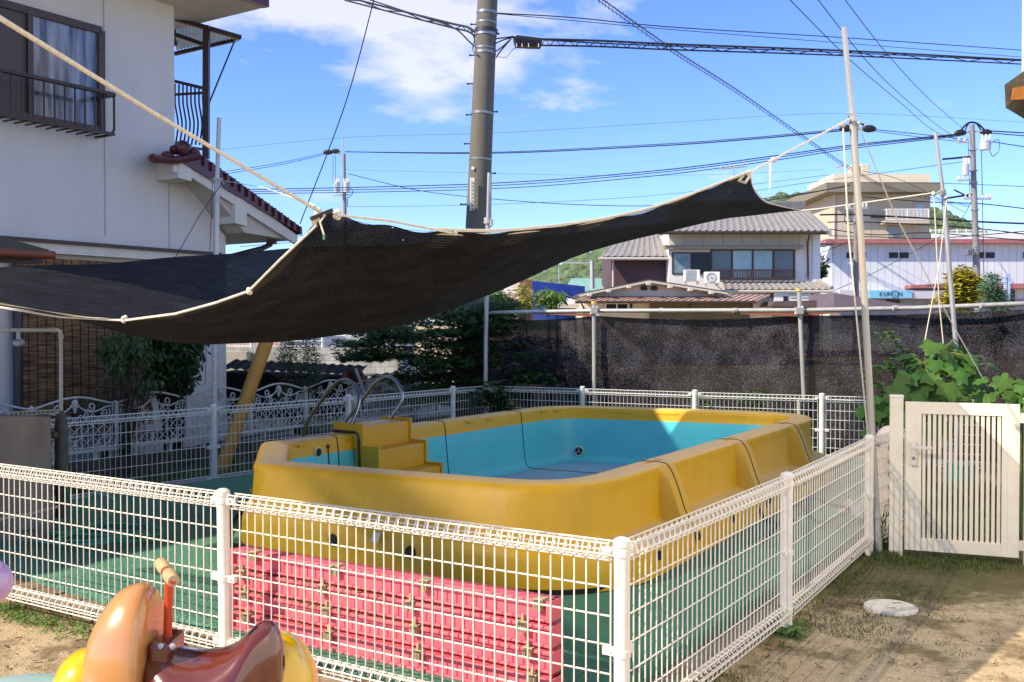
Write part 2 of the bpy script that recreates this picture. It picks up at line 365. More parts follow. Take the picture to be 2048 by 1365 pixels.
struct(t.build('fence_footing', mat('mossy_concrete', '#8d8474', .95, col2='#55503c', scale=6, amt=.6, bump=.6, bscale=25), bevel=.01))
# planted grass ground beyond the pool fence
t = MB(); t.poly([V((-7.5, 6.6, .010)), V((-3.9, 8.35, .010)), V((-2.95, 9.65, .010)), V((-.4, 13.0, .010)), V((3.6, 11.6, .010)), V((6.5, 9.8, .010)), V((3.1, 7.0, .010)), V((9, 7.6, .010)), V((14, 19, .010)), V((-10, 24, .010)), V((-12, 8, .010))])
struct(t.build('garden_soil', mat('dark_garden_soil', (.075, .085, .03), .95, col2=(.13, .10, .055), scale=2.5, amt=.6, bump=.7)))

# ================================================================== MESH FENCES
WR = .0030
RAILC = .036
def loop_pts(base, nrm, zc, sgn):
    """one bent wire round the beam: sgn=+1 top roll, -1 bottom roll"""
    pts = []
    for k in range(0, 10):
        th = R(-125 + 31*k) * 1
        x = math.sin(th)*RAILC*.9 ; z = -math.cos(th)*RAILC
        pts.append(base + nrm*(x + RAILC*.0) + V((0, 0, zc + sgn*z)))
    return pts
def mesh_panel(a, b, ztop, zbot, parent, m, sides=4, name='mesh_panel', pitch=.05, rows=5, dense=True, side=1, wr=None):
    """a, b ground points of the wire plane"""
    wr = wr or WR
    p = MB(); d = (b-a); d.z = 0; Ln = d.length; u = d.normalized(); n = V((u.y, -u.x, 0))*side
    cnt = max(2, int(round(Ln/pitch))); zt, zb = ztop - RAILC, zbot + RAILC
    for i in range(cnt+1):
        s = i*Ln/cnt; c = a + u*s; zz = c.z; c = V((c.x, c.y, 0))
        lo = loop_pts(c, n, zb + zz, -1); hi = loop_pts(c, n, zt + zz, 1)
        mid0 = c + V((0, 0, zb + zz + RAILC*1.15)); mid1 = c + V((0, 0, zt + zz - RAILC*1.15))
        pts = (list(reversed(lo)) if dense else []) + [mid0, mid1] + (hi if dense else [c + V((0,0,zt+zz+RAILC))])
        p.tube(pts, wr, sides)
    for zc, sg in ((zt, 1), (zb, -1)):
        for th in (20, 75, 140, 215, 285, 335):
            x = math.sin(R(th))*RAILC*.93; z = -math.cos(R(th))*RAILC
            p.tube([a + n*x + V((0, 0, zc + sg*z)), b + n*x + V((0, 0, zc + sg*z))], wr*1.15, sides)
    z0, z1 = zb + RAILC*1.1, zt - RAILC*1.1
    for k in range(1, rows+1):
        z = z1 - (z1-z0)*k/(rows+.62) + .01
        p.tube([a - n*wr*1.6 + V((0, 0, z)), b - n*wr*1.6 + V((0, 0, z))], wr*1.1, sides)
    return p.build(name, m, parent, smooth=True)
def mesh_post(c, top, parent, m, r=.029, zb=0.0, lean=(0, 0), dirs=(), br=(.78, .42, .12)):
    c = V(c); c.z = 0; t = c + V((lean[0], lean[1], top)); p = MB()
    p.tube([c + V((0, 0, zb)), t - V((0, 0, .022))], r, 20)
    for z in br:
        q = c + (t-c)*(z/top); p.tube([q - V((0, 0, .012)), q + V((0, 0, .012))], r+.004, 18)
        for d in dirs:
            d = V(d).normalized(); p.beam(q + d*r*.7, q + d*(r+.045), .02, .03); p.ball(q + d*(r+.02) + V((0, -.012, 0)), .008, 8, 6)
    o = p.build('post', m, parent, smooth=True)
    k = MB(); k.lathe(t, [(0, .012), (r*.5, .011), (r*.9, .006), (r+.003, 0), (r+.004, -.02), (r, -.024)], 20)
    k.build('cap', m, o, smooth=True); return o
def mesh_fence(name, posts, label, ztop=.82, zbot=.075, m=M_FENCE, panels=True, side=1, wr=None, sides=4, start=None, end=None, z=0, rows=5):
    root = thing(name, posts[0], label, 'fence'); pts = ([start] if start is not None else []) + posts + ([end] if end is not None else [])
    for i in range(len(pts)-1):
        a, b = V(pts[i]), V(pts[i+1]); a.z = b.z = z; d = (b-a).normalized(); g0 = .045
        mesh_panel(a + d*(g0 if not (i == 0 and start is not None) else 0), b - d*(g0 if not (i == len(pts)-2 and end is not None) else 0), ztop, zbot, root, m, sides, side=side, wr=wr, rows=rows)
    return root
cz = .825
pA = G(450, 982, cz); pC = G(1244.3, 1081, cz); pR1 = G(1574.5, 948.5, cz); pR2 = G(1739, 873, cz)
for p in (pA, pC, pR1, pR2): p.z = 0
dF = (pA - pC).normalized(); dR = (pR1 - pC).normalized(); dR2 = (pR2 - pR1).normalized()
pA0 = pA + (pA - pC).normalized()*2.0
ff = mesh_fence('mesh_fence', [pC, pA, pA0], 'sunlit cream wire mesh fence across the front, behind the riding toy', sides=5, side=-1)
mesh_post(pA, cz, ff, M_FENCE, lean=(-.01, -.0), dirs=(dF, -dF)); mesh_post(pC, cz, ff, M_FENCE, dirs=(dF, dR))
pR3 = pR2 + V((.50, .62, 0))
rf = mesh_fence('mesh_fence', [pC, pR1, pR2], 'cream wire mesh fence running back from the front corner to the gate', sides=5, end=pR3, side=1)
mesh_post(pR1, cz, rf, M_FENCE, dirs=(dR2, -dR2)); mesh_post(pR2, cz, rf, M_FENCE, dirs=(dR2, -dR2))
zq = .82
lp = [onz(427, 811, zq), onz(697, 791, zq+.0), onz(906, 774, zq)]; cnr = onz(971, 769, zq)
bp_ = [onz(1165, 774.5, zq), onz(1390, 781.5, zq), onz(1644, 788.5, zq)]
for p in lp + [cnr] + bp_: p.z = 0
l0 = lp[0] - (lp[1]-lp[0])*1.0; l00 = lp[0] - (lp[1]-lp[0]).normalized()*1.86
lf = mesh_fence('mesh_fence', lp + [cnr], 'grey-white wire mesh fence along the left side, between pool and scrollwork fence', m=M_FENCE_BACK, start=l00, side=-1, ztop=.805)
for p in lp: mesh_post(p, zq, lf, M_FENCE_BACK, dirs=(VD, -VD), r=.03)
bend = bp_[2] + V((1.5, -.62, 0))
bf = mesh_fence('mesh_fence', [cnr] + bp_, 'white wire mesh fence across the back of the pool, in front of the black netting', m=M_FENCE_BACK, end=bend, side=-1, ztop=.805)
for p in bp_: mesh_post(p, zq, bf, M_FENCE_BACK, dirs=((1, -.4, 0), (-1, .4, 0)), r=.03)

# ================================================================== POOL
ZR = .70
def rz(px, py, z): p = G(px, py, z); return V((p.x, p.y, z))
seamL = [None]*3
BLv, BRv, FRv = V((.457, 11.13, ZR)), V((3.226, 10.03, ZR)), V((.37, 5.38, ZR))
ctrl = [(rz(523, 884, .70), .05), (rz(514, 913, .655), .03), (rz(508.5, 927, .655), .10), (FRv, .62), (BRv, .78), (BLv, .70)]
# outline, counter-clockwise seen from above, rounded corners
def rounded(ctrl, seg=14):
    n = len(ctrl); out = []
    for i in range(n):
        p, r = ctrl[i]; a = ctrl[i-1][0]; b = ctrl[(i+1) % n][0]
        d1 = (a-p).normalized(); d2 = (b-p).normalized(); ang = d1.angle(d2); tl = min(r/math.tan(ang/2), (a-p).length*.48, (b-p).length*.48)
        s, e = p + d1*tl, p + d2*tl
        for k in range(seg+1):
            t = k/seg; out.append(s*(1-t)**2 + p*2*t*(1-t) + e*t*t)
    return out
loop = rounded(ctrl)
# resample evenly
def resample(loop, step):
    res = []; n = len(loop); tot = 0; cum = [0]
    for i in range(n): tot += (loop[(i+1) % n]-loop[i]).length; cum.append(tot)
    m = int(tot/step); j = 0
    for k in range(m):
        s = tot*k/m
        while cum[j+1] < s: j += 1
        t = (s-cum[j])/max(1e-9, cum[j+1]-cum[j]); res.append(loop[j].lerp(loop[(j+1) % n], t))
    return res, tot
pts, tot = resample(loop, .016)
NP = len(pts)
nrm = []
for i in range(NP):
    t = pts[(i+4) % NP] - pts[i-4]; t.z = 0; t.normalize(); nrm.append(V((-t.y, t.x, 0)))   # inward for ccw
# seams: (right side pixel, left side pixel) on the rim
def nearest(q): return min(range(NP), key=lambda i: (pts[i].xy - q.xy).length)
seamR = [nearest(rz(1341, 927, ZR)), nearest(rz(1487, 881, ZR)), nearest(rz(1598, 849, ZR))]
seamL = [nearest(rz(627, 869, ZR)), nearest(rz(848, 841, ZR)), nearest(rz(1013, 822, ZR))]
seams = seamR + seamL
FLR = .125
def sm(x): x = max(0, min(1, x)); return x*x*(3-2*x)
def profile(i):
    z = pts[i].z; dz = z - ZR
    dist = min(min(abs(i-s), NP-abs(i-s))*tot/NP for s in seams)
    f = sm((dist-.105)/.018)           # 0 on ridge, 1 in recessed panel
    g = GF[i]; f *= g
    ridge = [(-.160, .325), (-.150, .345), (-.140, .36), (-.128, .385), (-.112, .42), (-.078, .52), (-.048, .60), (-.026, .645)] if True else 0
    plain = [(-.150, .325), (-.135, .345), (-.128, .36), (-.120, .385), (-.108, .42), (-.074, .52), (-.044, .60), (-.024, .645)]
    panel = [(-.135, .325), (-.105, .338), (-.030, .350), (-.004, .368), (.004, .42), (.010, .52), (.012, .60), (.010, .645)]
    bf = BF[i]; plain = [(o*bf, z) for o, z in plain]
    q = [(-.20, .125), (-.193, .20), (-.178, .29)]
    for r_, p_, n_ in zip(ridge, plain, panel):
        b0 = p_[0] + (r_[0]-p_[0])*g; b1 = p_[1] + (r_[1]-p_[1])*g; q.append((b0 + (n_[0]-b0)*f, b1 + (n_[1]-b1)*f))
    fl_ = (1-g); q[0] = (-.20 + .03*fl_, .125); q[1] = (-.193 + .03*fl_, .20); q[2] = (-.178 + .018*fl_, .29); q[:3] = [(o*(1-(1-bf)*.55), z) for o, z in q[:3]]
    q.append((-.010 + .014*f, .668)); q.append((.006, .688)); q.append((.024, .698)); q.append((.05, .7015))
    q.append((.10, .702)); q.append((.16, .7015)); q.append((.19, .698)); q.append((.207, .688)); q.append((.215, .665)); q.append((.22, .63)); q.append((.225, .575))
    q.append((.226, .573)); q.append((.24, .42)); q.append((.255, .28)); q.append((.265, .20)); q.append((.285, .155)); q.append((.32, .132)); q.append((.37, FLR))
    return [pts[i] + nrm[i]*o + V((0, 0, (zz - ZR) - dz*0 if False else (zz + dz*sm((zz-.35)/.3)) - pts[i].z)) for o, zz in q]
iF0, iF1 = nearest(rz(560, 932, .66)), nearest(rz(1000, 968, .69)); iF2 = nearest(rz(1235, 957, ZR)); iL = nearest(rz(523, 884, .7))
GF = [1.0]*NP
for i in range(NP):
    if iL <= i <= iF1: GF[i] = 0.0
    elif iF1 < i < iF2: GF[i] = sm((i-iF1)/(iF2-iF1))
if iL > iF1: GF = [0.0 if (i >= iL or i <= iF1) else sm((i-iF1)/(iF2-iF1)) if i < iF2 else 1.0 for i in range(NP)]
iC0, iC1 = nearest(ctrl[0][0]), nearest(ctrl[2][0])
BF = [1.0]*NP
for i in range(NP):
    d_ = 0 if iC0 <= i <= iC1 else min(abs(i-iC0), abs(i-iC1), NP-abs(i-iC0), NP-abs(i-iC1))
    BF[i] = .15 + .85*sm(d_*tot/NP/.16)
NQ = len(profile(0))
pool = thing('splash_pool', (.9, 8.0, TZ), 'big yellow sectional pool with a blue inside, standing empty on green turf', 'pool')
pb = MB(); cols = [profile(i) for i in range(NP)]
rows = [[cols[i][k] for i in range(NP)] for k in range(NQ)]
i0 = 0
for k in range(NQ-1):
    pb.mi = 0 if k < 21 else 1
    base = len(pb.v) if k == 0 else base
    if k == 0:
        for r in rows: pb.v += [tuple(p) for p in r]
    for j in range(NP):
        j2 = (j+1) % NP; pb.f.append((k*NP+j, k*NP+j2, (k+1)*NP+j2, (k+1)*NP+j)); pb.m.append(pb.mi)
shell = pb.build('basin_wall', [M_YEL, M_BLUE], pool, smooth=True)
fb = MB(); fb.poly([cols[i][NQ-1] - V((0, 0, .001)) for i in range(0, NP, 3)]); fb.build('basin_floor', M_FLOORB, pool)
# gaskets in the joints, running over the rim and across the floor
for s, e in zip(seamR, seamL):
    gk = MB()
    for i in (s, e):
        c = cols[i]; path = [c[k] for k in range(1, NQ)]
        tg = (pts[(i+1) % NP]-pts[i-1]).normalized()
        up = [V((0, 0, 0))]*0
        for k in range(len(path)-1):
            a, b = path[k], path[k+1]; n = tg.cross(b-a).normalized()
            if k < 12: pass
            w = .006 if k > 2 else .009
            cc = (a+b)/2; gk.box(cc + n*0, ((b-a).length+.004, w*1.5, .007), (b-a), tg)
    gk.beam(cols[s][NQ-1], cols[e][NQ-1], .010, .006); gk.build('joint_gasket', M_GASKET, pool)
# rim details: slots on top at the joints, catches on the inner face
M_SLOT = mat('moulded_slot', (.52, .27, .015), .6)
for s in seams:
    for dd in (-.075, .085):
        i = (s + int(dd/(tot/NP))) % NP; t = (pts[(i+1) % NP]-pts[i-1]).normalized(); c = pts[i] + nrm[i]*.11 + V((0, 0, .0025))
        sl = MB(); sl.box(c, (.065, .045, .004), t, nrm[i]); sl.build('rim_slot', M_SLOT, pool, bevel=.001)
back_i = [nearest(rz(x, y, ZR)) for x, y in ((1255, 813), (1345, 816), (1475, 822), (1570, 828), (560, 879), (655, 866), (760, 853), (905, 835), (950, 830), (1060, 816), (1095, 813))]
for n_, i in enumerate(back_i):
    t = (pts[(i+1) % NP]-pts[i-1]).normalized(); c = pts[i] + nrm[i]*.214 + V((0, 0, -.045))
    ct = MB()
    if n_ < 4: ct.box(c, (.24, .014, .03), t, nrm[i])
    else: ct.box(c + V((0, 0, .012)), (.13, .016, .034), t, nrm[i])
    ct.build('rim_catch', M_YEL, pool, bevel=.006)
for n_, i in enumerate(back_i[4:]):
    ct = MB(); t = (pts[(i+1) % NP]-pts[i-1]).normalized(); ct.box(pts[i] + nrm[i]*.219 + t*.03 + V((0, 0, -.036)), (.026, .018, .022), t, nrm[i]); ct.build('catch_hole', M_SLOT, pool)
# moulded lower moulding on the inner side is part of wall; black bolt holes low on the outside
def hole(px, py, z, r=.032):
    q = rz(px, py, z); i = nearest(q)
    best = min(range(3), key=lambda k: abs(cols[i][k].z - z)); c = cols[i][0].lerp(cols[i][2], (z-.125)/.16)
    h = MB(); n = -nrm[i]; ax = (cols[i][2]-cols[i][0]).cross(pts[(i+1) % NP]-pts[i-1]).normalized()
    if ax.dot(n) < 0: ax = -ax
    c = c + ax*.004
    h.lathe(c - ax*.002, [(0, .0035), (r*.78, .0035), (r*.82, .006), (r, .007), (r*1.04, .001)], 20, ax); h.build('bolt_hole', M_BLACK, pool, smooth=True)
hole(568, 1108, .26, .036); hole(723, 1137, .26, .036)
for x, y in ((1338, 1115), (1421, 1076), (1484, 1041), (1576, 1005), (1646, 970)): hole(x, y, .235, .028)
# small white maker's plate and embossed lettering above it
q = rz(682, 1105, .30); i = nearest(q); c = cols[i][2].lerp(cols[i][8], .18); h = MB()
tg = (pts[(i+1) % NP]-pts[i-1]).normalized(); upv = (cols[i][9]-cols[i][5]).normalized()
h.box(c - nrm[i]*.05, (.05, .06, .012), tg, upv); h.build('white_plug', M_WHITE, pool, bevel=.004)
# round inlets
def inlet(px, py, Y, n, r):
    h = MB(); c = P(px, py, Y); h.mi = 0; h.lathe(c, [(r, -.01), (r, .012), (r*.82, .016), (r*.76, .006)], 28, n); h.mi = 1
    h.lathe(c, [(r*.78, .007), (0, .006)], 28, n)
    h.mi = 0; h.box(c + V(n)*.008, (r*1.1, .006, .006)); h.box(c + V(n)*.008, (.006, .006, r*.9))
    h.build('inlet', [mat('pale_ring', '#c9cdbf', .4), M_BLACK], pool, smooth=True)
i = nearest(rz(585, 874, ZR)); q = cols[i][21]; nn = V(nrm[i]); 
h = MB(); r = .042; c = cols[i][20] + nn*.004 + V((0, 0, -.035)); h.lathe(c, [(r, -.01), (r, .010), (r*.82, .013), (r*.76, .004)], 28, nn); h.mi = 1; h.lathe(c, [(r*.78, .005), (0, .004)], 28, nn)
h.build('inlet', [mat('pale_ring', '#c9cdbf', .4), M_BLACK], pool, smooth=True)
i = nearest(V((.75, 10.95, 0))); c = cols[i][25] + nrm[i]*.012 + V((0, 0, .03)); h = MB(); r = .052; nn = V(nrm[i])
h.lathe(c, [(r, -.03), (r, .012), (r*.82, .016), (r*.76, .006)], 28, nn); h.mi = 1; h.lathe(c, [(r*.78, .008), (0, .007)], 28, nn)
h.mi = 0; h.beam(c + nn*.012, c + nn*.012 + V((0, 0, .03)), .006, .006); h.beam(c + nn*.012 + V((-.03, 0, -.02)), c + nn*.012, .006, .006); h.beam(c + nn*.012 + V((.03, -.01, -.02)), c + nn*.012, .006, .006)
h.build('drain', [mat('pale_ring', '#c9cdbf', .4), M_BLACK], pool, smooth=True)
# keyhole stain line on the near left inner wall
i = nearest(rz(606, 871, ZR)); h = MB(); a, b = cols[i][20] + nrm[i]*.003, cols[i][24] + nrm[i]*.003; h.beam(a, b, .010, .006); h.ball(a, .016, 10, 8); h.build('float_cord', mat('rust_brown', '#5a2c12', .7), pool)
# under-edge dark lip
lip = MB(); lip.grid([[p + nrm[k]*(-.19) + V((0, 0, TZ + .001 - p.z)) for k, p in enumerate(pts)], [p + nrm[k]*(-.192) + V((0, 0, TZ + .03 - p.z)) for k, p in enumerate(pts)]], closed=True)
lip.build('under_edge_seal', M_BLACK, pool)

# steps climbing out over the left wall
ss = thing('pool_steps', (-1.0, 8.2, FLR), 'yellow moulded steps inside the pool, leaning on its left wall', 'steps')
nl = V((.829, -.559, 0)); al = V((.559, .829, 0))
S0 = onz(724, 854, .765); S0.z = 0; Ls = .60
M_YELS = mat('yellow_steps', (.74, .40, .02), .42, col2=(.64, .34, .02), scale=2.5, amt=.6)
def step(o0, o1, z0, z1, lip_=.022):
    b = MB(); c = S0 + nl*((o0+o1)/2) + al*(Ls/2) + V((0, 0, (z0+z1)/2)); b.box(c, (Ls, o1-o0, z1-z0), al, -nl)
    # raised side rim and nosing
    for s in (0.0, Ls):
        b.box(S0 + nl*((o0+o1)/2+.004) + al*s + V((0, 0, (z0+z1)/2 + .012)), (.022, o1-o0+.03, z1-z0+.03), al, -nl)
    return b.build('step', M_YELS, ss, bevel=.006)
step(-.30, 0, .58, .765); step(-.06, .17, .40, .585); step(-.06, .34, .22, .405); step(-.06, .50, .128, .225)
gk = MB(); o = S0 - al*.012
for k in range(8):
    pass
gp = [o + nl*(-.30) + V((0, 0, .715)), o + nl*(-.06) + V((0, 0, .715)), o + nl*(-.035) + V((0, 0, .695)), o + nl*(-.025) + V((0, 0, .66)), o + nl*(-.012) + V((0, 0, .40)), o + nl*(.0) + V((0, 0, .14))]
gk.tube(gp, .012, 8); gk.build('edge_gasket', M_GASKET, ss, smooth=True)
for k in range(len(gp)-1):
    for f in (0, .5):
        bt = MB(); bt.ball(gp[k].lerp(gp[k+1], f) + V((-.006, -.012, 0)), .0045, 8, 6); bt.build('bolt', M_CHROME, ss)
def spl(pts, n=8):
    pts = [V(p) for p in pts]; out = []
    for i in range(len(pts)-1):
        p0 = pts[max(i-1, 0)]; p1 = pts[i]; p2 = pts[i+1]; p3 = pts[min(i+2, len(pts)-1)]
        for k in range(n):
            t = k/n; out.append(.5*((2*p1) + (p2-p0)*t + (2*p0-5*p1+4*p2-p3)*t*t + (-p0+3*p1-3*p2+p3)*t**3))
    out.append(pts[-1]); return out
h1 = [(606, 872, 8.45), (618, 838, 8.42), (650, 792, 8.36), (675, 765, 8.3), (692, 761, 8.25), (708, 771, 8.2), (718, 795, 8.15), (714, 822, 8.12), (703, 848, 8.1)]
h2 = [(676, 861, 8.75), (700, 832, 8.72), (735, 786, 8.66), (755, 762, 8.62), (774, 754, 8.6), (792, 763, 8.58), (804, 787, 8.56), (802, 806, 8.55), (780, 838, 8.55)]
for hh, lb in ((h1, 'curved steel grab rail on the near side of the yellow pool steps'), (h2, 'curved steel grab rail on the far side of the yellow pool steps')):
    b = MB(); b.tube(spl([P(*q) for q in hh], 18), .0165, 16)
    o = b.build('grab_rail', M_CHROME, smooth=True); tag(o, lb, 'handrail', 'steel grab rails at the pool steps')

# ================================================================== RED FOLDED PANELS behind the front fence
M_RED = mat('pink_red_plastic', (.76, .09, .13), .55, col2=(.66, .14, .16), scale=4, amt=.6, bump=.05, bscale=12)
M_REDT = M_RED
M_CLIP = mat('beige_clip', '#b5a98a', .6, col2='#8f845f', scale=30, amt=.5)
rdir = dF; rn = V((-rdir.y, rdir.x, 0)); 
if rn.y < 0: rn = -rn
names = ['topmost', 'second from the top', 'third from the top', 'fourth from the top', 'fifth from the top']
M_DRY = mat('dry_leaf_litter', '#b48a55', .9, col2='#7a5a34', scale=40, amt=.5)
Lr = 1.79
pr0 = pC + dF*.40 + rn*.19
for k in range(5):
    ztop = .50 - k*.098; off = -.012*k + .004*((k*7) % 3)
    base = pr0 + rn*off + rdir*(-.010*k)
    th = thing('folding_panel', base + V((0, 0, ztop-.09)), 'pink-red plastic folding panel, %s of the stack behind the front fence' % names[k], 'plastic panel', 'pink-red panels stacked behind the front fence')
    b = MB(); H = .086; D = .085
    b.box(base + rdir*Lr/2 + rn*(D/2+.006) + V((0, 0, ztop - H/2)), (Lr, D-.012, H-.014), rdir, rn)
    b.box(base + rdir*Lr/2 + rn*(D/2) + V((0, 0, ztop - .008)), (Lr, D+.006, .016), rdir, rn)
    b.box(base + rdir*Lr/2 + rn*(D/2) + V((0, 0, ztop - H + .006)), (Lr-.01, D+.01, .012), rdir, rn)
    for e in (.008, Lr-.008): b.box(base + rdir*e + rn*(D/2-.002) + V((0, 0, ztop - H/2)), (.02, D+.012, H), rdir, rn)
    b.build('slab', M_RED, th, bevel=.004)
    for f in (.045, .36, .64, .93):
        c = base + rdir*(Lr*f + .02*((k*3) % 4 - 1.5) + (.02 if k else 0))
        q = MB()
        for j in range(5): q.box(c + rdir*(-.016 + .008*j) + rn*(-.008) + V((0, 0, ztop - .020)), (.005, .026, .036), rdir, rn)
        q.box(c + rn*(.012) + V((0, 0, ztop + .004)), (.045, .05, .007), rdir, rn)
        if k: q.box(c + rn*(-.002) + V((0, 0, ztop + .02)), (.012, .012, .03), rdir, rn)
        q.build('hinge_clip', M_CLIP, th, bevel=.0015)
lt = MB(); rr = random.Random(3)
for k in range(520):
    lv = rr.choice((1, 2, 2, 3)); f = rr.uniform(.3, 1) if lv < 3 else rr.uniform(.62, 1); c = pr0 + rdir*(Lr*f) + rn*rr.uniform(-.012, .03) + V((0, 0, .50 - lv*.098 + .003))
    a = rr.uniform(0, 6.28); l = rr.uniform(.006, .016); u = V((math.cos(a), math.sin(a), rr.uniform(-.2, .4)))*l; v2 = V((-math.sin(a), math.cos(a), 0))*l*.4
    lt.quad(c-u-v2, c+u-v2, c+u+v2, c-u+v2)
tag(lt.build('leaf_litter', M_DRY), 'dry brown leaf litter caught between the pink panels', 'leaf litter', kind='stuff')
# ================================================================== SHADE SAIL
M_SAIL = shade_cloth('black_shade_sail', '#0b0b0f', '#424551', .008, 400, (1, 1, 1), .045, tl=.01, ang=.27)
GR = [  # rows t = 0 (front right edge) .. 1 (far edge); columns s = 0 (near corner) .. 1 (right corner)
 [(650,425,2.95), (815,458,3.2), (1050,461,3.65), (1295,420,4.45), (1500,345,5.3)],
 [(492,585,3.25), (650,600,3.95), (935,582,4.35), (1262,462,5.2), (1507,378,6.3)],
 [(282,640,3.55), (430,687,4.5), (800,644,5.2), (1205,494,6.3), (1530,403,7.4)],
 [(0,612,4.05), (190,622,5.2), (600,606,6.7), (1160,500,7.5), (1562,414,8.9)],
 [(-430,548,5.6), (130,530,7.3), (560,500,8.85), (1080,470,9.5), (1600,422,10.2)]]
def cub(ps, t):
    n = len(ps)-1; x = t*n; i = min(int(x), n-1); f = x-i
    p0 = ps[i-1] if i > 0 else ps[0]*2-ps[1]; p1 = ps[i]; p2 = ps[i+1]; p3 = ps[i+2] if i+2 <= n else ps[n]*2-ps[n-1]
    return .5*((2*p1) + (p2-p0)*f + (2*p0-5*p1+4*p2-p3)*f*f + (-p0+3*p1-3*p2+p3)*f**3)
GW = [[P(*q) for q in r] for r in GR]
def sail(s, t): return cub([cub(r, s) for r in GW], t)
NS, NT = 90, 80
b = MB(); rowsS = []
for j in range(NT+1):
    t = j/NT; row = []
    for i in range(NS+1):
        s = i/NS; p = sail(s, t)
        wv = .010*mn.noise(V((s*9, t*5, 1))) + .006*math.sin(s*40+t*5)*max(0, 1-6*min(t, 1-t, s, 1-s))
        row.append(p + V((0, 0, wv)))
    rowsS.append(row)
b.grid(rowsS)
sailo = b.build('shade_sail', M_SAIL, smooth=True)
tag(sailo, 'large sagging black shade net stretched over the pool', 'shade sail')
# hem rope: doubled edge threads and cord along the edges (its own parts)
hem = MB(); M_HEM = mat('hem_threads', '#5e5030', .7)
for k in range(7):
    f = .006 + .0075*k
    hem.tube([sail(i/60, f) + V((0, 0, .004)) for i in range(1, 60)], .0009, 3)
    hem.tube([sail(f*.9, i/50) + V((0, 0, .004)) for i in range(1, 50)], .0009, 3)
hem.build('hem_stitching', M_HEM, sailo)
cord = MB()
cord.tube([sail(i/80, 0) + V((0, 0, .006)) for i in range(24, 81)], .0055, 8)
cord.tube([sail(i/80, .012) + V((0, 0, .006)) for i in range(26, 81)], .004, 8)
cord.tube([sail(1, i/40) + V((0, 0, .004)) for i in range(41)], .005, 8)
cord.build('edge_cord', M_ROPE, sailo, smooth=True)
def rope(pxs, r, label, m=M_ROPE, name='rope', cat='rope', group=None, sag=0, n=6, knot=None):
    b = MB(); pp = [p if isinstance(p, V) else P(*p) for p in pxs]
    if len(pp) == 2 and sag:
        a, c = pp; pp = [a.lerp(c, k/14) - V((0, 0, sag*4*(k/14)*(1-k/14))) for k in range(15)]
    b.tube(pp, r, n)
    for kk in (knot or []):
        c = kk if isinstance(kk, V) else P(*kk)
        for j in range(4): b.ball(c + V((rnd.uniform(-1, 1), rnd.uniform(-1, 1), rnd.uniform(-1, 1)))*r*1.6, r*1.9, 8, 6)
    o = b.build(name, m, smooth=True); tag(o, label, cat, group); return o
rope([(-40, 12, 1.80), (300, 222, 2.35), (640, 424, 2.95)], .0052, 'thick cream rope from the upper left to the near corner of the shade net', knot=[(640, 424, 2.95), (676, 430, 2.98)], n=10)
rope([P(640, 424, 2.95), P(628, 436, 2.96), P(632, 452, 2.98), P(560, 520, 3.1), P(497, 583, 3.22)], .0045, 'white rope tied from the net corner down to the edge eyelet', knot=[(632, 440, 2.95)])
b = [sail(0, t/40) for t in range(10, 33)]
rope([P(497, 583, 3.22)] + [p + V((0, 0, -.004)) for p in [P(430, 604, 3.3), P(350, 626, 3.4), P(250, 639, 3.6), P(120, 632, 3.85), P(0, 613, 4.05), P(-200, 585, 4.6)]], .0045, 'white rope running along the low left edge of the shade net', knot=[(497, 583, 3.22), (250, 639, 3.6)])
rope([P(672, 430, 2.96), P(780, 442, 3.1), P(908, 467, 3.36)], .004, 'cream rope along the top front edge of the net, ending at an eyelet', knot=[(908, 467, 3.36)])
rope([P(650, 430, 2.93), P(640, 445, 2.93), P(648, 470, 2.93)], .003, 'short loose cord with a green tip hanging at the net corner')
gt = MB(); gt.tube([P(648, 470, 2.93), P(648, 480, 2.93)], .0036, 8); o = gt.build('cord_tip', mat('green_tape', '#1f8a5a', .5)); tag(o, 'green tape tip on the loose cord below the net corner', 'tape tip')
tg_ = MB(); tg_.beam(P(622, 438, 2.93), P(664, 421, 2.96), .018, .012); o = tg_.build('corner_stick', mat('dark_stick', '#3b3226', .7)); tag(o, 'dark wooden toggle bar in the knots at the near corner of the net', 'toggle')

# ================================================================== SAIL POLES
def pole(base, pts, r, label, m=M_STEEL, name='sail_pole'):
    o = thing(name, base, label, 'pole', 'steel poles holding the shade net')
    b = MB(); b.tube(pts, r, 16); b.build('pipe', m, o, smooth=True); return o
bA = G(1758, 1112, 0); pa = pole(bA, [bA, P(1722, 480, 6.95), P(1705, 240, 6.92)], .0235, 'tall rust-stained steel pole leaning at the gate end of the fence', M_RUST)
q = MB(); q.tube([P(1705, 240, 6.92), P(1687.5, 55, 6.88)], .019, 16); q.build('upper_pipe', M_STEEL, pa, smooth=True)
q = MB(); q.tube([P(1703, 232, 6.91), P(1705, 244, 6.91)], .03, 14); q.tube([P(1690, 226, 6.88), P(1718, 232, 6.9)], .006, 6); q.ball(P(1685, 250, 6.9), .022, 12, 8); q.ball(P(1717, 247, 6.9), .015, 10, 8); q.build('clamp', M_STEEL, pa, smooth=True)
q = MB(); 
for z in (.26, .75): c = bA.lerp(P(1722, 480, 6.95), z/2.1); q.tube([c - V((0,0,.012)), c + V((0,0,.012))], .029, 14); q.beam(c, c + V((-.09, -.02, 0)), .012, .02); q.ball(c + V((.04, -.01, -.02)), .014, 8, 6)
q.build('pipe_bracket', M_RUST, pa, smooth=True)
bB = G(1920, 772, .0); bB = V((4.42, 9.95, 0)); 
pb_ = pole(bB, [P(1921, 800, 9.95) , P(1886, 384, 9.95)], .023, 'slim steel pole behind the big-leaved plant, right of the tall pole')
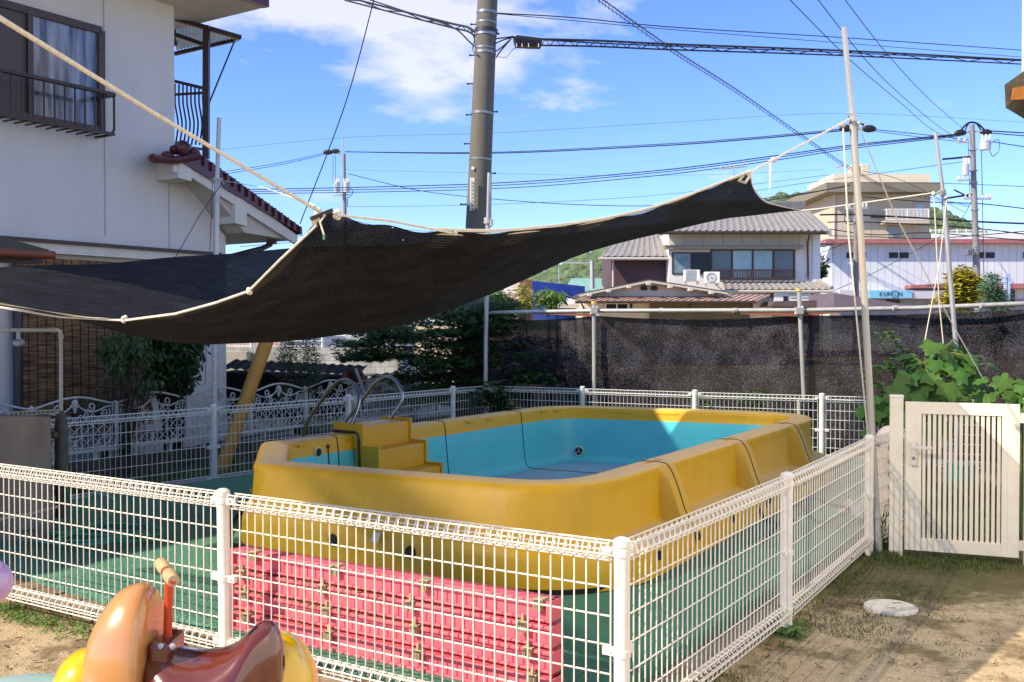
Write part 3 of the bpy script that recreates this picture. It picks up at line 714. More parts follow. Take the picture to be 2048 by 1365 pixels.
q = MB(); q.tube([P(1886, 384, 9.95), P(1870.5, 265, 9.95)], .018, 14); q.build('upper_pipe', M_STEEL, pb_, smooth=True)
q = MB(); q.tube([P(1921, 800, 9.95), bB], .023, 12); q.build('lower_pipe', M_STEEL, pb_, smooth=True)
q = MB(); q.tube([P(1884, 380, 9.95), P(1886, 392, 9.95)], .034, 12); q.ball(P(1892, 396, 9.9), .022, 8, 6); q.tube([P(1884, 382, 9.9), P(1866, 391, 9.9)], .012, 6); q.build('clamp', M_STEEL, pb_, smooth=True)
pC_ = lp[0]; pc = pole(pC_ + V((0.0, 0, 0)), [P(428, 925, 9.64), P(429, 805, 9.66), P(434, 362, 9.66)], .027, 'steel pole standing in the left mesh fence in front of the house wall')
q = MB(); q.tube([P(434, 362, 9.66), P(438.5, 236, 9.66)], .021, 14); q.build('upper_pipe', M_STEEL, pc, smooth=True)
q = MB(); q.tube([P(434, 356, 9.66), P(434, 366, 9.66)], .036, 12); q.tube([P(422, 360, 9.6), P(446, 358, 9.6)], .006, 6); q.tube([P(443, 358, 9.6), P(448, 368, 9.6), P(444, 374, 9.6), P(440, 368, 9.6)], .007, 6, closed=True); q.build('clamp', M_STEEL, pc, smooth=True)
pd_ = pole(cnr, [cnr, P(971.5, 700, 12.85), P(975.5, 440, 12.85)], .028, 'steel pole at the back corner of the pool fence, below the concrete pole')
q = MB(); q.tube([P(975.5, 440, 12.85), P(978, 346, 12.85)], .02, 12); q.build('upper_pipe', M_STEEL, pd_, smooth=True)
q = MB(); q.tube([P(975.5, 436, 12.85), P(975.5, 448, 12.85)], .05, 12); q.tube([P(983, 440, 12.8), P(983, 452, 12.8)], .02, 8); q.build('clamp', M_STEEL, pd_, smooth=True)
# ropes to the poles
rope([P(1500, 345, 5.3), P(1700, 238, 6.9)], .0065, 'white rope from the right corner of the net up to the tall leaning pole', sag=.0, knot=[(1500, 347, 5.3), (1546, 321, 5.65)], n=8)
rope([P(1541, 322, 5.6), P(1541, 340, 5.6), P(1540, 378, 5.6)], .006, 'loose white rope end hanging beside the right corner of the net')
rope([P(1486, 352, 5.28), P(1478, 362, 5.25), P(1490, 366, 5.25), P(1500, 352, 5.3)], .008, 'frayed rope tangle at the right corner of the net')
rope([P(1600, 422, 10.2), P(1640, 418, 10.15), P(1870, 386, 9.9)], .008, 'white rope from the far corner of the net to the slim pole', n=8, knot=[(1868, 388, 9.9)])
rope([P(1686, 252, 6.9), P(1697, 470, 6.92), P(1736, 870, 6.95)], .0062, 'white halyard rope hanging beside the tall leaning pole', n=8, knot=[(1737, 872, 6.9)])
rope([P(1717, 250, 6.9), P(1790, 430, 7.3), P(1900, 640, 7.9), P(1990, 800, 8.2)], .0042, 'brownish stay rope slanting right from the tall pole to the gate')
rope([P(1868, 392, 9.9), P(1878, 600, 9.9), P(1892, 742, 9.9)], .006, 'thin white rope hanging left of the slim pole')
rope([P(1893, 398, 9.9), P(1880, 520, 9.8), P(1850, 680, 9.6)], .005, 'thin rope slanting left behind the big leaves')
rope([P(446, 364, 9.6), P(400, 430, 9.3), P(345, 525, 9.0)], .004, 'thin dark stay cord slanting left from the left steel pole', m=M_CABLE)
rope([P(425, 362, 9.6), P(420, 500, 9.6), P(410, 770, 9.6)], .003, 'thin dark cord hanging beside the left steel pole', m=M_CABLE)
rope([P(448, 362, 9.6), P(530, 376, 7.2), P(630, 412, 3.2)], .0026, 'thin white cord from the left steel pole toward the net corner')
rope([P(257, 680, 8.2), P(186, 790, 9.0)], .006, 'brown rope slanting down below the net toward the scrollwork fence', m=mat('brown_rope', '#6b5b45', .8))
b = MB(); pts_ = []
for k in range(60):
    f = k/59; c = P(428.5, 700+105*f, 9.66); a = f*9*math.pi; pts_.append(c + V((math.cos(a)*.033, math.sin(a)*.033, 0)))
b.tube(pts_, .004, 5); o = b.build('wound_cord', M_ROPE, smooth=True); tag(o, 'white cord wound round the left steel pole', 'cord')

# ================================================================== BLACK NETTING on pipes, behind the back fence
M_NET = shade_cloth('black_netting', '#0a0a0d', '#6f6f7c', .042, 260, (1, 1, 1), .03, tl=.02)
M_NET2 = M_NET
nA, nB, nC_, nD = P(975, 626, 13.1), P(1188, 622, 12.6), P(1600, 621, 11.7), P(2090, 606, 10.9)
net = thing('netting_screen', V((nB.x, nB.y, 0)), 'black netting hung from a horizontal pipe frame behind the pool', 'netting')
b = MB()
segs = [(nA, nB), (nB, nC_), (nC_, nD)]
b.tube([nA - V((.02, 0, 0)), nB, nB.lerp(nC_, .5) - V((0, 0, .0)), nC_, nC_.lerp(nD, .5) + V((0, 0, -.015)), nD], .026, 14)
b.build('top_pipe', M_STEEL, net, smooth=True)
for q, top in ((nB, 605), (nC_, 580)):
    b = MB(); px = 1188 if q is nB else 1598; Y = q.y - .06
    b.tube([P(px + (.5 if q is nB else 10), 800, Y) * 1, P(px, top, Y)], .026, 12); z0 = P(px, 800, Y); b.tube([V((z0.x, z0.y, 0)), z0], .026, 12)
    po = b.build('post', M_STEEL, net, smooth=True)
    c = MB(); c.tube([P(px, top-2, Y), P(px, top+3, Y)], .034, 12); c.build('yellow_cap', mat('yellow_cap', '#d8b45a', .5), po, smooth=True)
    c = MB(); c.box(P(px, 622, Y-.03), (.09, .08, .08)); c.ball(P(px-6, 628, Y-.05), .018, 8, 6); c.ball(P(px+7, 615, Y-.05), .018, 8, 6); c.build('clamp', M_STEEL, po, bevel=.01)
for px, Y in ((1322, 12.3), (1470, 11.95), (1790, 11.3), (1965, 11.0)):
    c = MB(); zq_ = 621.5 if px < 1600 else 621.5 - (px-1600)*.027; c.tube([P(px-4, zq_, Y), P(px+4, zq_, Y)], .032, 12); c.build('pipe_joint', M_STEEL, net, smooth=True)
nr = []
for j in range(13):
    row = []
    for k in range(121):
        f = k/120*3; i = min(2, int(f)); a, c = segs[i]; q = a.lerp(c, f-i); ff_ = f-i
        off = .10 + .06*math.sin(f*5.2) + .05*mn.noise(V((f*3, j*.4, 0)))
        z = (q.z - .055 - .05*math.sin(math.pi*ff_)**.7*(1 if i < 2 else .6))*(1-j/12)**1.0 + .05*(j/12)
        row.append(V((q.x + .18*off, q.y + off, z)))
    nr.append(row)
b = MB(); b.grid(nr); b.build('net', M_NET, net, smooth=True)
b = MB()   # brown binding strips at the top of the net
for a, c, m_ in ((nA.lerp(nB, .4), nB, 0), (nB.lerp(nC_, .55), nC_, 0), (nC_.lerp(nD, .3), nC_, 0)):
    b.poly([a + V((0, -.01, -.02)), c + V((0, -.01, -.03)), c + V((0, -.01, -.075))])
b.build('binding_strip', mat('brown_binding', '#7a4a36', .8), net)
# ================================================================== CONCRETE WASH STAND + shower, left
ws = thing('wash_stand', (-3.4, 7.1, TZ), 'stained concrete wash stand at the left edge, beside the shower pipe', 'wash stand')
b = MB(); a = V((-3.10, 6.72, 0)); u = V((-.85, .525, 0)).normalized(); n = V((.525, .85, 0)).normalized()
a = G(104, 1085, TZ); a.z = 0; u = V((-.985, .17, 0)).normalized(); n = V((-.46, .89, 0)).normalized()
b.box(a + u*1.2 + n*.11 + V((0, 0, .54)), (2.4, .22, .86), u, n); b.build('concrete_wall', mat('stained_concrete', '#8f8470', .95, col2='#5f5646', scale=3.5, amt=.6, bump=.3, bscale=40, stretch=(1, 1, .5)), ws, bevel=.008)
b = MB()
for k in range(11): c = P(22+9*k, 828.5-.6*k, 6.9); b.box(c, (.018, .05, .022))
b.beam(P(20, 832, 6.9), P(116, 826, 6.85), .05, .008); b.beam(P(20, 825, 6.9), P(116, 820, 6.85), .05, .006); b.build('perforated_rail', mat('beige_metal', '#a39b86', .6), ws)
sh = thing('outdoor_shower', P(122, 930, 7.0), 'grey pipe shower with a round head at the left edge, standing in a thick sleeve', 'shower')
b = MB(); b.tube([P(122, 860, 7.0), P(122, 672, 7.0), P(121, 663, 7.0), P(114, 660.5, 7.0), P(-60, 661, 7.0)], .0135, 12); b.build('pipe', mat('grey_plastic_pipe', '#a8a49b', .5), sh, smooth=True)
b = MB(); c = P(122, 668, 7.0); b.tube([c, c - V((0, 0, .035))], .017, 12); c2 = P(112, 660.5, 7.0); b.tube([c2, c2 - V((.03, 0, 0))], .017, 12); c3 = P(20, 661, 7.0); b.tube([c3, c3 - V((.03, 0, 0))], .019, 12); b.build('elbow', mat('grey_plastic_pipe', '#a8a49b', .5), sh, smooth=True)
b = MB(); c = P(37, 684, 7.0); b.lathe(c, [(0, -.03), (.036, -.028), (.044, -.012), (.042, .004), (.016, .022), (.012, .075), (.012, .09)], 20, (.05, -.12, 1)); b.build('shower_head', mat('dull_chrome', '#8d99a3', .35, .6), sh, smooth=True)
b = MB(); b.tube([P(122, 1035, 7.0), P(122, 936, 7.0), P(122, 932, 7.0)], .038, 16); b.tube([P(123, 932, 7.0), P(122, 850, 7.0), P(122, 832, 7.0), P(122, 822, 7.0)], [.045, .042, .036, .016], 16); b.tube([P(122, 938, 7.0), P(122, 930, 7.0)], .046, 14); b.ball(P(108, 870, 6.93), .03, 10, 8)
b.build('sleeve', mat('dark_grey_sleeve', '#50545a', .6, col2='#3a3d42', scale=12), sh, smooth=True)
hs = MB(); M_HOSE = mat('green_hose', '#0f7d66', .4); pts_ = []
rr = random.Random(5)
for k in range(150):
    f = k/149; a = f*2*math.pi*4.3; cx, cy = -2.82 + .05*math.sin(a*.31), 6.68 + .04*math.cos(a*.27); rx = .36 + .06*math.sin(a*.53); ry = .20 + .05*math.sin(a*.37+1)
    pts_.append(V((cx + rx*math.cos(a), cy + ry*math.sin(a), TZ + .015 + .05*f + .02*math.sin(a*1.7) + .02)))
hs.tube(pts_, .011, 8)
hs.tube(spl([P(133, 930, 7.0), P(136, 990, 6.95), P(150, 1030, 6.8), P(185, 990, 6.7), P(230, 1000, 6.65), P(215, 1035, 6.6), P(150, 1065, 6.4), P(110, 1080, 6.3)]), .011, 8)
o = hs.build('garden_hose', M_HOSE, smooth=True); tag(o, 'green garden hose coiled on the turf below the shower', 'hose')
b = MB(); b.tube([P(0, 1039, 6.3), P(60, 1028, 6.45), P(115, 1014, 6.62)], .010, 8); o = b.build('water_pipe', mat('grey_plastic_pipe', '#a8a49b', .5), smooth=True); tag(o, 'thin grey water pipe low along the concrete wash stand', 'pipe')

# ================================================================== GATE
M_GATE = mat('cream_gate_paint', '#ede3cb', .42, col2='#e0d4b8', scale=6, amt=.5, bump=.02)
gY0 = G(1791, 1112, 0); gY1 = G(2062, 1133, 0)
gate = thing('garden_gate', gY0, 'cream metal gate of thin upright bars at the end of the mesh fence', 'gate')
gd = (gY1-gY0).normalized(); gn = V((gd.y, -gd.x, 0))
top = 1.6 - (P(1791, 648, gY0.y).z - P(1791, 797, gY0.y).z)
ztop = P(1791, 793, gY0.y).z
b = MB(); b.box(gY0 + V((0, 0, ztop/2)), (.088, .088, ztop), gd, gn); b.box(gY0 + V((0, 0, ztop)), (.094, .094, .02), gd, gn); b.build('post', M_GATE, gate, bevel=.008)
Lg = (gY1-gY0).length
b = MB(); b.box(gY1 + V((0, 0, ztop/2)), (.092, .088, ztop), gd, gn); b.box(gY1 + V((0, 0, ztop)), (.098, .094, .02), gd, gn); b.build('post', M_GATE, gate, bevel=.008)
def gp_(s, z, o=0): return gY0 + gd*s + gn*o + V((0, 0, z))
s0, s1 = .055, Lg - .075
z0g, z1g = P(1820, 1097, gY0.y).z, P(1900, 803, gY0.y).z
fr = MB(); w_ = .105
fr.box(gp_(s0 + w_/2, (z0g+z1g)/2), (w_, .04, z1g-z0g), gd, gn); fr.box(gp_(s1 - w_/2, (z0g+z1g)/2), (w_, .04, z1g-z0g), gd, gn)
fr.box(gp_((s0+s1)/2, z1g - .04), (s1-s0-2*w_, .036, .08), gd, gn); fr.box(gp_((s0+s1)/2, z0g + .042), (s1-s0-2*w_, .036, .084), gd, gn)
fr.box(gp_(s1 - w_*.66, (z0g+z1g)/2, .0205), (.003, .002, z1g-z0g), gd, gn); fr.box(gp_(s0 + w_*.62, (z0g+z1g)/2, .0205), (.003, .002, z1g-z0g), gd, gn)
fr.build('frame', M_GATE, gate, bevel=.003)
nb = 15
for k in range(nb):
    s = s0 + w_ + (k+.5)*(s1-s0-2*w_)/nb; b = MB(); b.box(gp_(s, (z0g+z1g)/2), (.0205, .02, z1g-z0g-.162), gd, gn); b.build('bar', M_GATE, gate, bevel=.002)
b = MB(); zl = P(1815, 905, gY0.y).z; sx_ = s0 + .055
b.box(gp_(sx_, zl, .028), (.038, .016, .165), gd, gn); o = b.build('lock_plate', mat('lock_plate', '#ddd6c2', .35, .2), gate, bevel=.004)
b = MB(); b.lathe(gp_(sx_, zl - .03, .037), [(.011, 0), (.011, .004), (.006, .006), (0, .006)], 16, gn); b.build('keyhole', mat('lock_steel', '#8a8a86', .3, .8), o)
b = MB(); b.tube([gp_(sx_, zl + .045, .03), gp_(sx_, zl + .045, .065)], .009, 10); b.box(gp_(sx_ + .05, zl + .045, .066), (.13, .014, .02), gd, gn); b.build('lever', mat('lock_plate', '#ddd6c2', .35, .2), o, bevel=.003)
for zz in (z0g + .08, z1g - .09):
    b = MB(); b.box(gp_(s1 + .02, zz), (.05, .03, .065), gd, gn); b.build('hinge', M_GATE, gate, bevel=.004)
# rolled white mat standing between fence end and gate
b = MB(); c0 = P(1770, 1066, 7.2); c1 = P(1772, 885, 7.3)
b.tube(spl([V((c0.x+.03, c0.y, .06)), c0 + V((.01, 0, 0)), P(1766, 970, 7.3), c1, c1 + V((.08, .1, .05))], 6), [.05, .055, .06, .065, .07, .075, .08, .082, .084, .086, .088, .088, .088, .088, .088, .088, .086, .084, .082, .08, .078, .075, .07, .06, .04][:25], 18)
o = b.build('rolled_mat', mat('white_padded_sheet', '#eee7dc', .8, col2='#e0c8bb', scale=7, amt=.5, bump=.3), smooth=True); tag(o, 'rolled white padded sheet standing between the fence end and the gate post', 'rolled mat')
b = MB()
b.tube(spl([q for k in range(7) for q in (P(1783, 890+26*k, 7.15), P(1776, 897+26*k, 7.12), P(1782, 906+26*k, 7.13))], 4), .003, 5)
o = b.build('lacing_wire', mat('dark_wire', '#3a3d44', .5)); tag(o, 'dark wire lacing looped along the rolled white sheet', 'wire')
# manhole
mc = G(1781, 1218, .0); M_LID = mat('pale_lid', '#e2dcca', .7, col2='#c9c2b0', scale=12, amt=.6, bump=.2)
mh = thing('manhole_cover', mc, 'round pale plastic manhole cover in the sandy soil', 'manhole cover')
b = MB(); b.lathe(mc + V((0, 0, .0)), [(0, .018), (.125, .018), (.128, .014), (.131, .014), (.134, .018), (.141, .016), (.144, .006), (.150, -.03)], 48); b.build('lid', M_LID, mh, smooth=True)
for dx, dy in ((-.015, -.05), (.055, .05)):
    b = MB(); b.box(mc + V((dx, dy, .0185)), (.05, .012, .003)); b.build('lifting_slot', mat('slot_brown', '#6b5b48', .8), mh)
# white board standing inside the right fence, teal bucket and pale panels behind the gate
b = MB(); q0 = G(1548, 1224, .03); b.box(q0 + V((.06, .02, .40)), (.10, .02, .72), dR, V((-dR.y, dR.x, 0))); o = b.build('white_board', mat('white_panel', '#cfd2d4', .5, col2='#bfc4c8', scale=6), bevel=.004); tag(o, 'narrow white board standing behind the second post of the right fence', 'board')
b = MB(); c = P(1925, 975, 9.6); b.box(V((c.x, c.y, .12)), (.22, .2, .22), (1, .2, 0), (-.2, 1, 0)); b.box(V((c.x, c.y, .24)), (.25, .23, .03), (1, .2, 0), (-.2, 1, 0)); o = b.build('storage_tub', mat('teal_plastic', '#1b9c8e', .4), bevel=.02); tag(o, 'teal plastic tub in the grass behind the gate', 'tub')
# pump hoses and clear plastic sheet behind the pool corner
b = MB(); b.tube(spl([V((1.66, 6.55, .16)), P(1608, 1000, 7.2), P(1660, 1010, 7.35), P(1700, 1020, 7.4), P(1640, 1045, 7.1), P(1600, 1010, 7.3)], 8), .012, 8); b.tube(spl([P(1520, 1018, 6.75), P(1530, 1040, 6.7), P(1560, 1046, 6.75), P(1590, 1040, 6.9)], 8), .014, 8)
o = b.build('pump_hose', M_BLACK, smooth=True); tag(o, 'black rubber hose lying on the turf at the right of the pool', 'hose')
b = MB(); rws = []
for j in range(13):
    row = []
    for k in range(17):
        x, y = k/16, j/12; a = P(1672, 992, 7.55).lerp(P(1712, 1050, 7.3), y); c = V((.36, -.05 - .12*y, 0))*x
        z = .19 + .20*math.sin(math.pi*x)*(.6+.5*mn.noise(V((x*4, y*4, 0)))) + .05*mn.noise(V((x*9, y*9, 2)))
        row.append(V(((a+c).x, (a+c).y - .05, z)))
    rws.append(row)
b.grid(rws); o = b.build('plastic_sheet', mat('clear_plastic', '#b9bfc4', .3, trans=.3), smooth=True); tag(o, 'crumpled whitish plastic sheet lying in the right corner of the turf', 'plastic sheet')
# ================================================================== RIDING TOY (plain, without any figure)
M_TAN = mat('tan_gloss_plastic', '#bd7e46', .26, col2='#c88d54', scale=5, amt=.7, coat=.6, spec=.6)
M_BRN = mat('brown_gloss_plastic', '#5e2418', .16, col2='#6c2f20', scale=4, amt=.6, coat=.8, spec=.6)
M_YG = mat('yellow_gloss_plastic', '#d9a400', .2, col2='#e0b010', scale=5, coat=.7)
M_ORG = mat('orange_red_paint', '#c8401a', .35)
toy = thing('riding_toy', G(330, 1500, 0), 'glossy brown and tan riding toy with an orange handle post at the bottom edge', 'riding toy')
TY = 2.45
def tp_(px, py, dy=0): return P(px, py, TY + dy)
b = MB()     # rounded head end, lofted sections along x
sec = []
rad = [(214, 1288, .005), (217, 1280, .07), (226, 1262, .115), (240, 1240, .150), (257, 1224, .170), (275, 1214, .185), (293, 1212, .190), (304, 1218, .187), (311, 1230, .178), (313, 1240, .165)]
prof = [(186, 1330, 1345), (187, 1300, 1375), (191, 1268, 1410), (198, 1244, 1440), (209, 1221, 1465), (224, 1199, 1480), (242, 1181, 1490), (260, 1171, 1495), (278, 1166, 1495), (292, 1168, 1490), (301, 1176, 1485), (307, 1190, 1475), (309, 1212, 1460), (309.5, 1260, 1420), (309.6, 1330, 1345)]
for px, y0, y1 in prof:
    a, c = tp_(px, y0), tp_(px, y1); h = (a-c).length/2; m_ = (a+c)/2; ring = []
    wy = min(h*.8, .125*(h/.2)**.5)
    for k in range(28):
        th = 2*math.pi*k/28; ring.append(m_ + V((0, math.sin(th)*wy, math.cos(th)*h)))
    sec.append(ring)
b.grid(sec, closed=True); o = b.build('front_shell', M_TAN, toy, smooth=True)
b = MB()     # long saddle body
bod = [(300, 1284, 1470, .05), (330, 1290, 1480, .085), (365, 1302, 1490, .10), (400, 1306, 1495, .105), (440, 1301, 1490, .105), (470, 1288, 1480, .10), (490, 1271, 1470, .092), (505, 1256, 1455, .082), (517, 1246, 1440, .07), (530, 1241, 1425, .055), (543, 1243, 1400, .045), (552, 1251, 1385, .038), (560, 1268, 1375, .030), (566, 1290, 1365, .02), (568, 1310, 1340, .006)]
sec = []
for px, y0, y1, hw in bod:
    a, c = tp_(px, y0), tp_(px, y1); h = (a-c).length/2; m_ = (a+c)/2; ring = []
    for k in range(28):
        th = 2*math.pi*k/28; ring.append(m_ + V((0, math.sin(th)*hw*1.35, math.copysign(abs(math.cos(th))**.8, math.cos(th))*h)))
    sec.append(ring)
b.grid(sec, closed=True); b.build('saddle', M_BRN, toy, smooth=True)
b = MB(); a = tp_(314, 1272); c = tp_(354, 1330); b.box((a+c)/2 + V((0, 0, 0)), (abs(c.x-a.x), .13, abs(a.z-c.z)), V((1, 0, -.06))); b.build('handle_block', M_BRN, toy, bevel=.012)
for q_ in ((322, 1292), (346, 1292)):
    b = MB(); b.lathe(tp_(*q_, -.066), [(.007, 0), (.007, .004), (0, .006)], 12, (0, -1, 0)); b.build('bolt', M_STEEL, toy)
b = MB(); b.tube([tp_(335, 1280), tp_(337, 1200), tp_(338, 1160)], .0105, 14); hp = b.build('handle_post', M_ORG, toy, smooth=True)
b = MB(); b.tube([tp_(322, 1128, .14), tp_(347, 1163, -.12)], .0085, 12); b.build('cross_bar', M_ORG, hp, smooth=True)
for p0, p1 in (((321, 1126, .145), (332, 1143, .04)), ((337, 1148, -.02), (347, 1163, -.12))):
    b = MB(); a, c = tp_(*p0), tp_(*p1); b.tube([a, a.lerp(c, .08), a.lerp(c, .5), a.lerp(c, .9), c], [.013, .016, .0165, .015, .013], 14); b.build('grip', mat('worn_wood_grip', '#c9a97a', .6, col2='#a98a5e', scale=30), hp, smooth=True)
b = MB(); b.ball(tp_(180, 1372, .02), .095, 28, 18, (.9, 1, 1.0)); b.build('front_foot', M_YG, toy, smooth=True)
b = MB(); b.ball(tp_(548, 1388, .12), .20, 32, 20, (.56, .8, .80)); b.build('rear_base', M_YG, toy, smooth=True)
b = MB(); c = tp_(330, 1500, 0); b.tube([V((c.x, c.y, 0)), V((c.x, c.y, .5))], .05, 14); b.build('mounting_post', M_BRN, toy, smooth=True)
b = MB(); c = G(10, 1352, 0)
c = P(20, 1405, 2.35); b.lathe(V((c.x, c.y, c.z - .03)), [(0, .055), (.10, .052), (.16, .043), (.19, .028), (.20, .01), (.19, -.01), (.1, -.02)], 40); b.lathe(V((c.x, c.y, 0)), [(.05, 0), (.05, c.z - .03)], 14); o = b.build('toadstool_seat', mat('pale_aqua_plastic', '#9dbdb8', .35, col2='#8fb0ac', scale=6), smooth=True); tag(o, 'pale aqua round plastic seat at the bottom left corner', 'seat')
b = MB(); b.ball(P(-24, 1166, 2.9), .068, 28, 18); b.tube([P(-24, 1166, 2.9), V((P(-24, 1166, 2.9).x, 2.9, 0))], .02, 12); o = b.build('spring_rider_knob', mat('lilac_gloss', '#b48fc0', .22, col2='#c2a0cc', scale=7, amt=.5, coat=.6), smooth=True); tag(o, 'lilac glossy ball of a play rider at the left edge', 'play ball')

# ================================================================== LEAVES
def leaf_quads(b, c, n, spread, l, w, up=.3, drop=0, rr=rnd, flat=.5):
    for _ in range(n):
        while True:
            q = V((rr.uniform(-1, 1), rr.uniform(-1, 1), rr.uniform(-1, 1)))
            if .25 < q.length <= 1: break
        p = c + V((q.x*spread[0], q.y*spread[1], q.z*spread[2])); a = rr.uniform(0, 6.283)
        u = V((math.cos(a), math.sin(a), rr.uniform(-.6, .3) - drop)).normalized(); s = V((-u.y, u.x, rr.uniform(-flat, flat))).normalized()
        L_ = l*rr.uniform(.6, 1.15); W_ = w*rr.uniform(.7, 1.1); k = s.cross(u)*.18*W_
        i = len(b.v); b.v += [tuple(p), tuple(p + u*L_*.45 + s*W_/2 + k), tuple(p + u*L_), tuple(p + u*L_*.45 - s*W_/2 + k)]
        b.f.append((i, i+1, i+2, i+3)); b.m.append(b.mi)
def star_leaf(b, p, u, nrm_, r, rr):
    u = (u - nrm_*u.dot(nrm_)).normalized(); s = nrm_.cross(u); i = len(b.v); out = []
    for k, (a, q) in enumerate(((-150, .35), (-100, .55), (-78, .28), (-52, .85), (-27, .34), (0, 1.0), (27, .34), (52, .85), (78, .28), (100, .55), (150, .35))):
        th = R(a); out.append(p + (u*math.cos(th) + s*math.sin(th))*r*q - nrm_*(.12*r if q > .5 else 0))
    b.v.append(tuple(p)); b.v += [tuple(q) for q in out]
    for k in range(len(out)-1): b.f.append((i, i+1+k, i+2+k)); b.m.append(b.mi)
M_BARK = mat('bark', '#4a3d2e', .9, col2='#2e261c', scale=20, amt=.6, bump=.6)
M_MAPLE = mat('maple_leaves', (.030, .085, .022), .55, isl=.45, trans=.18, spec=.3)
M_DARKLEAF = mat('dark_glossy_leaves', (.025, .070, .018), .45, isl=.45, trans=.12, spec=.4)
M_BUSH = mat('bush_leaves', (.05, .10, .03), .55, isl=.45, trans=.2)
M_LIGHTLEAF = mat('light_leaves', (.13, .26, .05), .5, isl=.3, trans=.3)
M_YLEAF = mat('yellow_green_leaves', (.34, .30, .03), .55, isl=.45, trans=.25)
M_BIG = mat('big_soft_leaves', (.07, .18, .035), .55, col2=(.05, .13, .025), scale=12, amt=.5, isl=.25, trans=.28, spec=.3, bump=.3, bscale=30)
# Japanese maple by the corner pole
mp_ = thing('maple_tree', (-.9, 13.3, 0), 'dark spreading maple below the concrete pole, behind the fence corner', 'tree')
rr = random.Random(11); lb = MB(); tb_ = MB()
root = V((-.75, 13.5, 0)); tb_.tube([root, root + V((.05, 0, .7)), root + V((-.05, .05, 1.3))], [.07, .055, .04], 8)
layers = []
for k in range(215):
    px = rr.uniform(705, 1085); top_ = 600 if 880 < px < 1010 else (620 + abs(px-900)*.14 if px < 880 else 640 + (px-1000)*.5); bot_ = 800
    if px < 790: top_, bot_ = 640 - (px-705)*.1, 715
    if px > 1040: top_, bot_ = 668, 760
    py = rr.uniform(top_, bot_); layers.append((px, py, rr.uniform(13.0, 14.4)))
for px, py, Y in layers:
    c = P(px, py, Y)
    
    if rr.random() < .25: tb_.tube([root + V((0, 0, rr.uniform(.5, 1.3))), (root + V((0, 0, 1.0))).lerp(c, .6) + V((0, 0, .12)), c], [.014, .007, .003], 4)
    for _ in range(84):
        a = rr.uniform(0, 6.28); d = math.sqrt(rr.random())*.34; q = c + V((math.cos(a)*d, math.sin(a)*d*.9, rr.uniform(-.035, .035) - .12*d))
        n_ = V((rr.uniform(-.5, .5), rr.uniform(-.7, .3), 1)).normalized(); star_leaf(lb, q, V((rr.uniform(-1, 1), rr.uniform(-1, .6), -.2)), n_, rr.uniform(.045, .08), rr)
tb_.build('trunk', M_BARK, mp_); lb.build('crown', M_MAPLE, mp_)
def bush(name, label, cat, blobs, m, l=.07, w=.035, seed=1, stems=10, Yr=.25, n=60, r=.16, drop=0, base=None, group=None, mb=None, zs=1.0):
    rr = random.Random(seed); c0 = P(*blobs[0][:2], blobs[0][4]); base = base or V((c0.x, c0.y, 0)); o = thing(name, base, label, cat, group)
    b = MB(); s = MB()
    for (px, py, wx, hy, Y, cnt) in blobs:
        for _ in range(cnt):
            while True:
                x, y = rr.uniform(-1, 1), rr.uniform(-1, 1)
                if x*x + y*y < 1: break
            c = P(px + x*wx, py + y*hy, Y + rr.uniform(-Yr, Yr)); leaf_quads(b, c, n, (r, r, r*.8*zs), l, w, rr=rr, drop=drop)
            if rr.random() < .45:
                m_ = base.lerp(c, .5) + V((rr.uniform(-.1, .1), 0, .05)); s.tube([base + V((rr.uniform(-.08, .08), rr.uniform(-.05, .05), 0)), m_, c], [.012, .007, .003], 4)
    s.build('stem', M_BARK, o); b.build('crown', mb or m, o); return o
bush('garden_bush', 'airy dark shrub in front of the sunlit block wall', 'shrub', [(600, 740, 40, 45, 12.6, 42), (575, 700, 10, 28, 12.5, 9), (618, 700, 14, 30, 12.6, 10), (600, 790, 35, 25, 12.6, 22)], M_BUSH, .055, .024, 4, n=34, r=.12)
bush('creeper_bush', 'dense dark leafy bush against the corner of the white house', 'shrub', [(345, 715, 42, 75, 11.0, 95), (365, 690, 30, 40, 11.0, 30)], M_DARKLEAF, .10, .05, 8, n=34, r=.16, drop=.8)
bush('hanging_shrub', 'sparse drooping green shrub in front of the reed blind', 'shrub', [(245, 690, 48, 22, 10.2, 30), (225, 720, 18, 25, 10.2, 12), (290, 730, 22, 60, 10.3, 14)], mat('hanging_leaves', (.05, .11, .03), .5, isl=.4, trans=.2), .085, .03, 9, n=22, r=.12, drop=1.2)
bush('low_shrub', 'low grey-green shrub behind the scrollwork fence, under the white house', 'shrub', [(200, 815, 40, 18, 10.6, 14), (640, 850, 30, 16, 12.4, 12)], M_BUSH, .06, .03, 12, n=26, r=.12)
bush('netting_hedge', 'dark hedge seen behind the black netting', 'hedge', [(1150, 740, 90, 50, 14.3, 80), (1280, 770, 60, 30, 14.3, 30)], M_DARKLEAF, .08, .04, 21, n=40, r=.2, Yr=.5)
bush('garden_vine', 'leafy vine climbing on the back corner of the pool fence', 'vine', [(990, 795, 34, 24, 12.5, 16)], M_DARKLEAF, .13, .10, 22, n=9, r=.16, Yr=.15)
bush('garden_vine', 'green weeds growing through the back fence near its right end', 'vine', [(1505, 798, 28, 14, 11.5, 14), (1415, 808, 10, 5, 11.6, 3)], M_BUSH, .07, .04, 23, n=12, r=.09, Yr=.1)
bush('sunny_shrub', 'bright green leafy shrub between the netting pipe and the blue building', 'shrub', [(1000, 605, 26, 18, 16.5, 34), (965, 640, 15, 30, 15.5, 16)], M_LIGHTLEAF, .09, .05, 31, n=40, r=.16)
